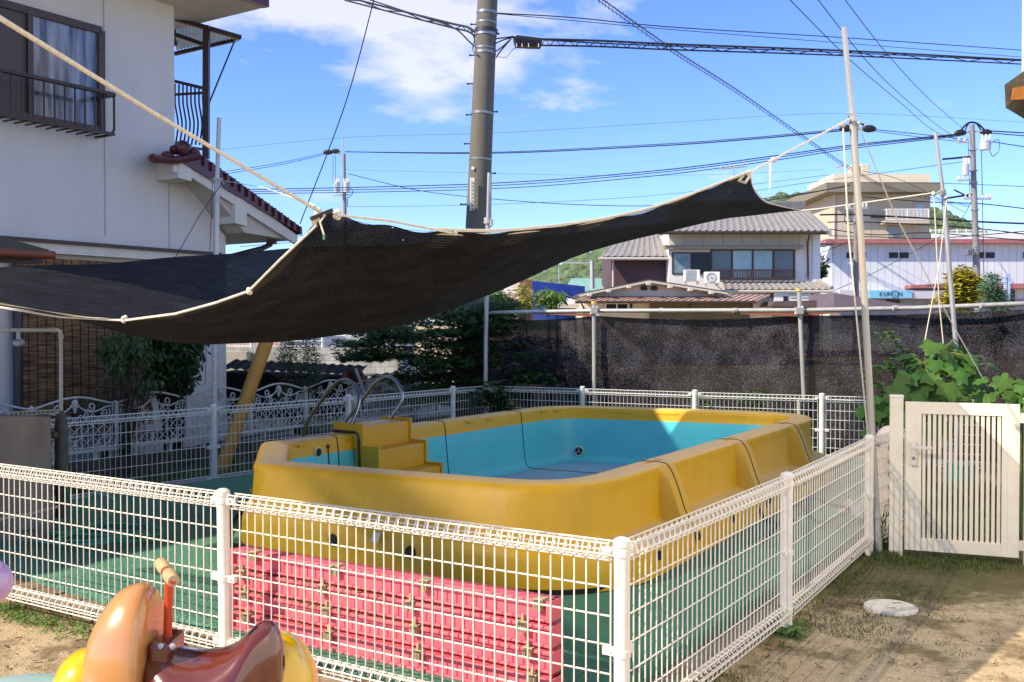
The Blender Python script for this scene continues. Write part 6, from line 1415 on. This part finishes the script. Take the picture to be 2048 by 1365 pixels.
# ---- blue building group
h5 = thing('blue_building', P(1110, 660, 42), 'bright blue building with a brown tiled corner, left of the tiled house', 'building')
b = MB(); a = [P(1064, 640, 42), P(1170, 640, 45), P(1170, 573, 45), P(1064, 562, 42)]; b.prism([V((q.x, q.y, q.z)) for q in a], (0, 4, 0)); b.build('blue_wall', clad('bright_blue_cladding', '#1450b4', '#0f3f94', .5), h5)
b = MB(); bx(b, 1039, 560, 1065, 640, 41.9, 4); b.build('brown_tiled_wall', brickmat('brown_wall_tiles', '#74503f', '#8a6350', '#4f382d', .5, .12), h5)
b = MB(); a = [P(1004, 640, 43), P(1040, 640, 43), P(1040, 558, 43), P(1004, 574, 43)]; b.prism(a, (0, 5, 0)); o = b.build('pale_pink_house', mat('pale_pink_wall', '#d9d0cd', .8)); tag(o, 'pale pinkish house wall behind the bright green shrub', 'house')
b = MB(); a = [P(1000, 612, 40), P(1034, 612, 40), P(1034, 590, 42), P(1010, 590, 42)]; b.prism(a, (0, 0, -.1)); o = b.build('red_roof', clad('red_white_roof', '#c98a86', '#9c4d4c', .35)); tag(o, 'small reddish ribbed roof behind the bright green shrub', 'roof')
b = MB(); a = [P(1126, 583, 52), P(1230, 580, 52), P(1230, 557, 57), P(1143, 557, 57)]; b.prism(a, (0, 0, -.15)); gr_ = b.build('green_roof', clad('green_ribbed_roof', '#7fae9f', '#5d8d80', .5)); tag(gr_, 'pale green ribbed metal roof below the wooded hill', 'roof')
b = MB(); bx(b, 1130, 583, 1230, 640, 52.2, 4, dz=0); b.build('wall', M_WWALL, gr_)
b = MB(); a = [P(1088, 603, 36), P(1150, 610, 36), P(1158, 602, 39), P(1100, 588, 39)]; b.prism(a, (0, 0, -.12)); o = b.build('white_canopy', mat('white_sheet', '#dfe2e3', .5)); tag(o, 'white slanting canopy roof in front of the blue wall', 'canopy')
for k, (x0_, x1_, y_) in enumerate(((1108, 1158, 609), (1112, 1158, 614))): 
    b = MB(); a, c = P(x0_, y_, 34), P(x1_, y_+1, 34); b.beam(a, c, .5, .07); o = b.build('timber_plank', mat('pale_timber', '#c9bda4', .8)); tag(o, ('upper' if k == 0 else 'lower') + ' pale timber plank stacked under the white canopy', 'plank', 'planks under the white canopy')
b = MB(); b.tube([P(1185, 578, 50), P(1184, 522, 50)], .11, 8); b.tube([P(1184, 527, 50), P(1126, 527, 50)], .04, 6); o = b.build('lamp_pole', M_STEEL); tag(o, 'grey pole with a side arm in front of the wooded hill', 'pole')
b = MB(); b.tube([P(1118, 620, 50), P(1118, 534, 50)], .03, 5); o = b.build('thin_pole', M_STEEL); tag(o, 'very thin pole left of the grey pole, before the hill', 'pole')
b = MB(); bx(b, 2010, 552, 2014, 606, 56, .2); bx(b, 2016, 549, 2021, 606, 56, .25); o = b.build('banner_sign', mat('blue_banner', '#5d8fc8', .5, col2='#c8d6e6', scale=.8)); tag(o, 'narrow blue and white upright sign near the right edge', 'sign')
# right foreground neighbour: white wall corner and tiled eave
h6 = thing('corner_house', P(2048, 150, 8), 'white building corner with a weathered tiled eave at the top right edge', 'house')
b = MB(); a, c = P(2040, 0, 8), P(2043, 148, 8); b.prism([V((c.x, 8, c.z-.25)), V((c.x+3, 8, c.z-.25)), V((c.x+3.6, 11, c.z-.25)), V((c.x*11/8+.2, 11, c.z-.25))], (0, 0, 4)); b.build('wall', M_WHITE, h6)
b = MB(); a = [P(2009, 170, 7.6), P(2062, 132, 7.6), P(2110, 190, 7.6), P(2062, 188, 7.6), P(2030, 198, 7.6), P(2011, 216, 7.6)]; b.prism(a, (.6, .7, 0)); b.build('eave_board', mat('weathered_wood', '#5e5340', .8, col2='#3c3428', scale=6, bump=.4), h6)
b = MB(); a = [P(2027, 176, 7.57), P(2090, 165, 7.57), P(2090, 196, 7.57), P(2024, 200, 7.57)]; b.prism(a, (0, .02, 0)); b.build('rusty_panel', mat('rusty_orange', '#b5702a', .8, col2='#7a4418', scale=14, amt=.6), h6)

b = MB(); b.bb(4.35, 9.5, -7, 7.5, 0, 5.6); b.bb(4.2, 9.6, -7.1, 7.6, 5.6, 5.75); b.build('side_wall', M_WHITE, h6)  # unseen wall block, added to bounce sunlight onto fence and pool
# ================================================================== HILLS
M_HILL = mat('wooded_hill', (.05, .095, .04), .9, col2=(.10, .15, .065), scale=.08, amt=.5, isl=.35)
def hill(name, prof, Y, r, n, seed, dens=1):
    rr = random.Random(seed); b = MB(); top = [P(x, y, Y) for x, y in prof]
    xs_ = [q.x for q in top]
    def zt(x):
        for k in range(len(top)-1):
            if top[k].x <= x <= top[k+1].x: f = (x-top[k].x)/(top[k+1].x-top[k].x); return top[k].z + (top[k+1].z-top[k].z)*f
        return top[-1].z
    rows = [[V((q.x, Y - 90*(1-f), q.z*f - 1)) for q in top] for f in (0, .4, .7, .9, 1)]
    rows.append([V((q.x, Y+120, -2)) for q in top]); b.grid(rows)
    for _ in range(n):
        x = rr.uniform(xs_[0], xs_[-1]); f = math.sqrt(rr.uniform(.06, 1)); z = zt(x); c = V((x, Y - 90*(1-f) - 1, z*f - r*.6)); rad = r*rr.uniform(.5, 1.1)
        b.ball(c, rad, 7, 5, (1, 1, rr.uniform(.8, 1.2)))
    return struct(b.build(name, M_HILL))
hill('hill', [(1010, 590), (1075, 556), (1110, 540), (1140, 524), (1180, 508), (1215, 494), (1260, 470), (1330, 455), (1420, 470), (1560, 520)], 330, 2.7, 5200, 1)
hill('hill', [(1490, 420), (1530, 400), (1560, 391), (1590, 388), (1610, 390), (1640, 392), (1690, 410), (1760, 450)], 520, 3.4, 1600, 2)
hill('hill', [(1780, 380), (1860, 420), (1885, 424), (1905, 434), (1925, 446), (1950, 458), (2000, 480), (2100, 500)], 420, 3.0, 1700, 3)
hill('hill', [(900, 600), (1000, 585), (1060, 556), (1090, 540), (1120, 536), (1160, 560), (1220, 590)], 700, 9, 300, 4)

# trees before the pale building
bush('small_tree', 'yellowish-green round tree beside the far utility pole', 'tree', [(1930, 580, 28, 30, 44, 60), (1922, 556, 14, 16, 44, 20), (1905, 603, 26, 12, 44, 24)], M_YLEAF, .30, .17, 41, n=34, r=.42, Yr=.8)
bush('conifer_tree', 'blue-green pointed young conifer right of the yellowish tree', 'tree', [(1990, 598, 26, 14, 42, 30), (1985, 580, 14, 14, 42, 14), (1983, 562, 5, 12, 42, 8)], mat('conifer_green', (.07, .17, .09), .7, isl=.4), .30, .07, 42, n=34, r=.32, Yr=.5)
bush('dark_shrub', 'dark green shrub behind the netting at the right', 'shrub', [(1960, 650, 90, 25, 14.5, 60)], M_DARKLEAF, .1, .05, 43, n=30, r=.2, Yr=.5)
bush('garden_shrub', 'green shrub squeezed between the tiled house and the pale building', 'shrub', [(1643, 540, 3, 25, 50, 14)], M_BUSH, .3, .15, 44, n=26, r=.25, Yr=.3)
# ================================================================== UTILITY POLES
M_CPOLE = mat('grey_concrete_pole', '#6f6c63', .85, col2='#59574f', scale=1.6, amt=.7, bump=.15, bscale=40, stretch=(3, 3, .25))
up = thing('utility_pole', P(945, 800, 14), 'thick grey concrete utility pole in the middle, with step bolts and a label strip', 'utility pole')
def PU(y): f = y/455; return P(975 - 20*f, y, 14)
bt_ = P(944, 800, 14); b = MB(); b.tube([V((bt_.x, bt_.y, 0)), PU(455), PU(0), PU(-200)], [.195, .168, .140, .130], 28); b.build('shaft', M_CPOLE, up, smooth=True)
M_BAND = mat('metal_band', '#8f9294', .4, .7)
for y, h_, e in ((27, 5, .006), (47, 3, .004), (63, 8, .02), (70, 6, .01), (98, 3, .004), (107, 5, .008), (228, 5, .007), (320, 3, .004)):
    b = MB(); c = PU(y); d = (PU(y-1)-PU(y)).normalized(); r = .140 + .028*y/455; b.tube([c - d*h_*.0035, c + d*h_*.0035], r + e, 26); b.build('band', M_BAND if e != .02 else mat('dark_band', '#3b3d40', .5, .5), up, smooth=True)
for x, y, sgn in ((942, 49, -1), (940, 111, -1), (935, 168, -1), (933, 230, -1), (929, 288, -1), (922, 409, -1), (997, 68, 1), (994, 224, 1), (990, 347, 1)):
    b = MB(); c = PU(y); b.tube([c, P(x, y, 13.95)], .009, 6); b.ball(P(x, y, 13.95), .016, 8, 6); b.build('step_bolt', M_CABLE, up)
b = MB(); q0, q1 = P(940.5, 422, 13.80), P(948.5, 357, 13.82); cc = (q0+q1)/2; b.box(cc + V((0, -.035, 0)), (.062, .012, abs(q1.z-q0.z)), (1, 0, 0), (0, 1, 0)); pl_ = b.build('label_strip', M_WHITE, up)
b = MB(); 
for k in range(24): b.box(P(944.5 + (k % 3 - 1)*.8, 362 + k*2.5, 13.755), (.012 + .01*((k*7) % 3), .003, .010))
b.build('small_print', M_INK, pl_)
b = MB(); b.lathe(P(946, 337, 13.84), [(0, .01), (.022, .008), (.024, 0)], 20, (-.1, -1, 0)); b.build('white_disc', M_WHITE, up)
b = MB(); b.tube([P(980, 455, 13.9), P(981, 348, 13.9)], .018, 10); b.build('side_conduit', mat('grey_plastic_pipe', '#a8a49b', .5), up, smooth=True)
def bundle(pxs, r, label, name='overhead_cable', group='overhead cables', spacing=None, lash=None, twin=None, n=5, m=M_CABLE):
    pts = spl([P(*q) for q in pxs], 12); o = thing(name, pts[0], label, 'cable', group); b = MB(); b.tube(pts, r, n); b.build('strand', m, o)
    if twin:
        p2 = [q - V((0, 0, twin)) for q in pts]; b = MB(); b.tube(p2, r*.8, n)
        b.build('lower_strand', m, o); b = MB(); tot_ = sum((pts[i+1]-pts[i]).length for i in range(len(pts)-1)); step = lash; z = []; acc = 0; k = 0
        nn = int(tot_/step); 
        for j in range(nn+1):
            f = j/nn*(len(pts)-1); i = min(int(f), len(pts)-2); q = pts[i].lerp(pts[i+1], f-i); q2 = p2[i].lerp(p2[i+1], f-i); z.append(q if j % 2 else q2)
        b.tube(z, r*.45, 4); b.build('lashing', m, o)
    return o
bundle([(690, -6, 17), (800, 22, 15.9), (900, 47, 14.9), (935, 55, 14.4), (952, 66, 14.1)], .018, 'thick lashed cable from the upper left down to the central pole', twin=.06, lash=.35)
bundle([(715, -8, 17), (830, 30, 15.6), (905, 55, 14.8), (940, 85, 14.3), (957, 100, 14)], .012, 'thinner cable under the lashed one, reaching the central pole from the left')
for k, pts_ in enumerate(([(940, 57, 14.3), (949, 80, 14.0), (945, 100, 13.9), (955, 110, 13.85)], [(992, 78, 13.95), (1015, 75, 14), (1028, 73, 14)], [(990, 88, 13.9), (1008, 80, 14), (1028, 75, 14)], [(991, 104, 13.9), (1005, 94, 13.95), (1020, 80, 14)], [(992, 116, 13.9), (1000, 104, 13.95), (1022, 78, 14)])):
    bundle(pts_, .010, 'short black cable tail %s the central pole' % (['hanging on the left of', 'topmost of those right of', 'second of those right of', 'third of those right of', 'lowest of those right of'][k]))
bundle([(1083, 95, 13.8), (1060, 98, 13.8), (1030, 97, 13.85), (1012, 115, 13.9), (993, 112, 13.95)], .004, 'thin wire loop hanging below the black closure box')
cb_ = thing('cable_closure', P(1055, 82, 14), 'black ribbed cable closure box hanging right of the central pole', 'cable box')
b = MB(); a = [P(x, y, 14) for x, y in ((1026, 75), (1034, 70), (1083, 76), (1085, 80), (1081, 93), (1030, 91))]; b.prism(a, (0, .16, 0)); b.build('box', mat('black_plastic', '#141416', .5), cb_, bevel=.01)
b = MB(); [b.box(P(1034+5*k, 82 + k*.6, 13.99), (.012, .012, .10)) for k in range(10)]; b.build('rib', mat('black_plastic', '#141416', .5), cb_)
b = MB(); [b.box(P(x, 91, 13.98), (.010, .01, .05)) for x in (1033, 1044, 1057, 1077)]; b.build('clip', M_WHITE, cb_)
bundle([(1083, 79, 14), (1200, 82, 14.6), (1348, 89, 15.4), (1690, 102, 17.5), (2060, 121, 20)], .017, 'heavy lashed cable running right from the closure box', twin=.085, lash=.30)
bundle([(1083, 80, 14), (1200, 87, 14.6), (1348, 93, 15.4), (1690, 106, 17.5), (2060, 123, 20)], .010, 'thin companion of the heavy lashed cable on the right')
bundle([(995, 27, 14), (1150, 36, 15), (1348, 55, 16.4), (1690, 76, 19), (2060, 102, 22)], .009, 'upper twisted wire running right from the top of the central pole')
bundle([(995, 28, 14), (1150, 42, 15), (1348, 60, 16.4), (1690, 87, 19), (2060, 116, 22)], .006, 'thin wire just below the upper twisted wire on the right')
pts_ = spl([P(*q) for q in ((1195, -8, 22), (1348, 100, 26), (1470, 178, 30), (1600, 268, 36), (1700, 335, 43), (1790, 378, 50), (1940, 412, 62))], 40)
o = thing('spiral_cable', pts_[0], 'spiral-wrapped cable slanting down from top centre to the beige building', 'cable', 'overhead cables'); b = MB(); b.tube(pts_, .015, 5); b.tube([q - V((0, 0, .09)) for q in pts_], .011, 4); b.build('strand', M_CABLE, o)
b = MB(); hx = []
for k in range(0, len(pts_)-1):
    for j in range(5): f = j/5; q = pts_[k].lerp(pts_[k+1], f); a = (k+f)*3.1; hx.append(q + V((0, math.cos(a)*.09, math.sin(a)*.09 - .05)))
b.tube(hx, .005, 3); b.build('spiral_wrap', M_CABLE, o)
for k, (pts_, lb) in enumerate((([(1572, -8, 24), (1700, 120, 29), (1800, 205, 36), (1868, 262, 44), (1930, 285, 50)], 'left'), ([(1630, -8, 24), (1740, 130, 30), (1830, 215, 38), (1905, 270, 48), (1940, 262, 50)], 'middle'), ([(1684, -8, 24), (1780, 115, 30), (1860, 200, 38), (1924, 256, 49)], 'right'))):
    bundle(pts_, .013, '%s one of the three bare wires slanting down to the far right pole' % lb)
def far_pole(name, x0, y0, x1, y1, Y, r0, r1, label):
    o = thing(name, P(x1, 660, Y), label, 'utility pole'); b = MB(); q = P(x1, y1, Y); b.tube([P(x0, y0, Y), q, V((q.x, q.y, 0))], [r0, r1, r1*1.05], 14); b.build('shaft', mat('far_pole_grey', '#6b6a70', .8, col2='#8a8786', scale=1.5), o, smooth=True); return o
M_INS = mat('insulator_white', '#d6d6d4', .3); M_TRF = mat('transformer_grey', '#b4b7b8', .4, .2)
def transformer(o, x, y, w, h, Y):
    b = MB(); c0, c1 = P(x, y+h/2, Y), P(x, y-h/2, Y); r = abs(P(x+w/2, 0, Y).x-P(x, 0, Y).x); b.tube([c0, c1], r, 14); b.tube([c1, c1 + V((0, 0, .08))], [r*1.06, r*.9], 14); t_ = b.build('transformer', M_TRF, o, smooth=True)
    b = MB(); [b.tube([c1 + V((dx*r, -.1, .05)), c1 + V((dx*r*1.2, -.1, .35))], .05, 6) for dx in (-.6, 0, .6)]; b.build('bushing', M_INS, t_)
def arm(o, x0, y0, x1, y1, Y, ins=(), r=.05):
    b = MB(); b.beam(P(x0, y0, Y), P(x1, y1, Y), r*1.6, r*1.6); a_ = b.build('cross_arm', M_STEEL, o)
    if ins:
        b = MB()
        for f in ins: q = P(x0, y0, Y).lerp(P(x1, y1, Y), f); b.tube([q + V((0, 0, .04)), q + V((0, 0, .1)), q + V((0, 0, .13)), q + V((0, 0, .2)), q + V((0, 0, .24))], [.03, .07, .04, .07, .03], 8)
        b.build('insulator', M_INS, a_, smooth=True)
q1 = far_pole('utility_pole', 1944, 250, 1955, 600, 50, .12, .165, 'far utility pole with transformers at the right, beside the yellowish tree')
arm(q1, 1918, 267, 1972, 262, 50, (), .05); arm(q1, 1915, 286, 1944, 284, 50, (.1, .5), .05); arm(q1, 1928, 398, 1982, 398, 50, (.05, .2, .35, .7, .85, .97), .06); arm(q1, 1915, 362, 1945, 360, 50, (.1, .4), .05)
transformer(q1, 1931, 341, 14, 20, 49.6); transformer(q1, 1970, 292, 22, 16, 49.6)
b = MB(); b.ball(P(1921, 266, 50), .16, 8, 6, (2, 1, 1)); b.ball(P(1972, 265, 50), .16, 8, 6, (2, 1, 1)); b.tube(spl([P(1916, 268, 50), P(1932, 250, 50), P(1944, 245, 50), P(1958, 250, 50), P(1974, 266, 50)], 6), .05, 6); b.tube(spl([P(1930, 262, 50), P(1938, 247, 50), P(1952, 247, 50), P(1962, 262, 50)], 6), .035, 5); b.build('jumper_loop', M_CABLE, q1)
b = MB(); b.tube(spl([P(1974, 292, 49.5), P(1996, 280, 49.5), P(1998, 300, 49.5), P(1986, 313, 49.5), P(1979, 300, 49.5)], 6), .018, 4); b.tube([P(1963, 300, 50), P(1968, 560, 50)], .02, 4); b.tube([P(1936, 275, 50), P(1940, 400, 50)], .015, 4); b.build('drop_wire', M_CABLE, q1)
b = MB()
for y in (300, 342, 366, 420, 470, 498, 532): b.tube([PP for PP in (P(1944+(y-250)*.0314, y-1.6, 50), P(1944+(y-250)*.0314, y+1.6, 50))], .19, 10)
for k in range(4): b.box(P(1933+k*4, 505, 49.7), (.05, .4, .3))
b.beam(P(1930, 512, 49.7), P(1952, 505, 49.7), .1, .08); b.build('band', M_BAND, q1)
q2 = far_pole('utility_pole', 1712, 250, 1712, 600, 52, .10, .15, 'far utility pole hidden behind the tall leaning steel pole')
arm(q2, 1695, 259, 1745, 259, 52, (.3, .5, .7), .05); arm(q2, 1690, 418, 1735, 416, 52, (.05, .2, .8, .95), .05)
b = MB(); b.ball(P(1693, 257, 52), .2, 8, 6, (2, 1, 1)); b.ball(P(1738, 258, 52), .2, 8, 6, (2, 1, 1)); b.tube(spl([P(1690, 260, 52), P(1705, 250, 52), P(1722, 248, 52), P(1742, 260, 52)], 6), .05, 6); b.build('jumper_loop', M_CABLE, q2)
b = MB(); c = P(1701, 438, 51.9); rr_ = .32; b.tube([c + V((math.cos(t*.314)*rr_, 0, math.sin(t*.314)*rr_)) for t in range(20)], .022, 5, closed=True); b.build('cable_coil', M_CABLE, q2)
q3 = far_pole('utility_pole', 688, 308, 690, 470, 75, .12, .16, 'distant utility pole with two transformers above the near corner of the net')
b = MB(); b.tube([P(685.5, 310, 75), P(685.5, 279, 75)], .05, 6); b.ball(P(685, 277, 75), .09, 6, 4); b.build('top_spike', M_STEEL, q3)
arm(q3, 668, 305, 690, 308, 75, (.1, .5), .06); arm(q3, 676, 309, 688, 330, 75, (), .04); arm(q3, 668, 392, 700, 390, 75, (.1, .4, .7), .06); transformer(q3, 674, 376, 12, 18, 74.6); transformer(q3, 693, 376, 13, 18, 74.6)
b = MB(); b.ball(P(656, 305, 75), .2, 6, 4, (2, 1, 1)); b.ball(P(671, 303, 75), .2, 6, 4, (2, 1, 1)); b.tube([P(666, 312, 75), P(666, 366, 75)], .02, 3); b.tube([P(671, 312, 75), P(671, 366, 75)], .02, 3); b.tube(spl([P(699, 376, 75), P(706, 384, 75), P(700, 394, 75), P(694, 396, 75)], 5), .025, 4); b.tube([P(695, 396, 75), P(695, 414, 75)], .03, 4)
b.build('wire_drop', M_CABLE, q3)
# thin long wires across the sky
WL = [
 ([(440, 345, 70), (560, 326, 72), (655, 305, 75)], .02, 'upper wire from the left into the distant pole'),
 ([(440, 350, 70), (560, 330, 72), (655, 308, 75)], .02, 'second wire from the left into the distant pole'),
 ([(690, 304, 75), (980, 307, 70), (1300, 293, 62), (1500, 279, 57), (1690, 261, 52)], .035, 'long dark wire from the distant pole to the pole behind the steel one'),
 ([(690, 304, 75), (980, 305, 70), (1300, 290, 62), (1500, 276, 57), (1690, 258, 52)], .025, 'wire just above the long dark wire across the middle sky'),
 ([(440, 381, 70), (960, 368, 66), (1300, 343, 60), (1550, 312, 56), (1700, 291, 54), (1920, 268, 50)], .03, 'topmost of three parallel wires crossing behind the central pole'),
 ([(440, 385, 70), (960, 373, 66), (1300, 347, 60), (1550, 316, 56), (1700, 294, 54), (1920, 270, 50)], .025, 'middle of three parallel wires crossing behind the central pole'),
 ([(440, 389, 70), (960, 379, 66), (1300, 353, 60), (1550, 321, 56), (1700, 298, 54), (1920, 272, 50)], .025, 'lowest of three parallel wires crossing behind the central pole'),
 ([(697, 348, 75), (830, 380, 74), (960, 396, 72), (1120, 408, 70), (1300, 412, 66), (1520, 398, 60), (1690, 374, 54)], .025, 'sagging wire from the distant pole, low behind the central pole'),
 ([(440, 300, 90), (700, 275, 90), (1000, 266, 90), (1348, 245, 90), (1690, 227, 90), (2060, 246, 90)], .012, 'hair-thin wire high across the sky behind all poles'),
 ([(690, 340, 90), (850, 344, 90), (1300, 352, 90), (1650, 340, 90)], .009, 'faint hair-thin wire with a small ball, behind the central pole'),
 ([(690, 414, 80), (960, 410, 80), (1300, 392, 78), (1660, 350, 74)], .014, 'thin wire low behind the central pole, above the net'),
 ([(1745, 259, 52), (1850, 270, 51), (1935, 280, 50)], .02, 'upper wire between the two right-hand poles'), ([(1745, 262, 52), (1850, 276, 51), (1935, 285, 50)], .016, 'lower wire between the two right-hand poles'),
 ([(1975, 262, 50), (2060, 267, 49)], .03, 'upper wire leaving the far right pole'), ([(1975, 266, 50), (2060, 273, 49)], .025, 'second wire leaving the far right pole'), ([(1985, 284, 50), (2060, 296, 49)], .022, 'third wire leaving the far right pole, under its transformer'),
 ([(1500, 384, 60), (1600, 368, 58), (1700, 355, 56), (1925, 324, 50)], .014, 'thin rising wire in front of the top of the beige building'), ([(1885, 319, 50), (1940, 314, 50)], .05, 'short thick cable end left of the far right pole'),
 ([(1894, 397, 50), (1944, 389, 50)], .05, 'second short thick cable meeting the far right pole lower down'), ([(1908, 380, 50), (1945, 398, 50)], .04, 'short dark strut cable slanting to the far right pole'),
 ([(1700, 365, 52), (1880, 367, 56), (2060, 374, 50)], .016, 'level wire crossing at the flat roof edge of the beige building'), ([(1725, 394, 52), (1850, 404, 50), (1960, 408, 50), (2060, 419, 49)], .026, 'dark wire crossing the upper wall of the beige building'),
 ([(1640, 430, 53), (1712, 430, 52), (1850, 437, 50), (1960, 444, 50), (2060, 448, 49)], .045, 'thick dark cable crossing the balcony of the beige building'), ([(1655, 445, 53), (1712, 444, 52), (1850, 450, 50), (1960, 458, 50), (2060, 470, 49)], .03, 'dark cable just below the balcony of the beige building'),
 ([(1655, 458, 53), (1750, 470, 52), (1850, 466, 50), (1960, 474, 50), (2060, 482, 49)], .025, 'sagging cable above the red-brown parapet'), ([(1660, 472, 53), (1745, 474, 52), (1870, 477, 50), (2060, 462, 49)], .022, 'cable running along the red-brown parapet'),
 ([(1395, 420, 55), (1520, 404, 54), (1700, 371, 52)], .03, 'dark wire rising above the tiled ridge to the hidden pole'), ([(1712, 340, 52), (1800, 360, 55), (1930, 425, 50)], .014, 'thin wire slanting across the beige roof slab'),
 ([(1660, 585, 55), (1760, 540, 54), (1900, 460, 52), (1945, 400, 50)], .016, 'thin stay wire slanting up across the pale cladding'), ([(1645, 505, 53), (1700, 482, 53), (1712, 470, 52)], .02, 'wire looping down to the corner of the pale building'),
 ([(480, 484, 60), (620, 470, 64), (760, 455, 70)], .02, 'low wire just above the net beside the gutter of the white house'), ([(480, 494, 60), (640, 480, 64), (760, 470, 70)], .018, 'lower wire beside the gutter of the white house')]
for pts_, r_, lb in WL: bundle(pts_, r_, lb, name='overhead_wire', group='overhead wires', n=4)
bundle([(750, -8, 9.0), (690, 210, 9.6), (600, 448, 10.3)], .0055, 'single dark stay wire slanting down from the top edge to the near net corner', name='stay_wire', group=None, n=5)
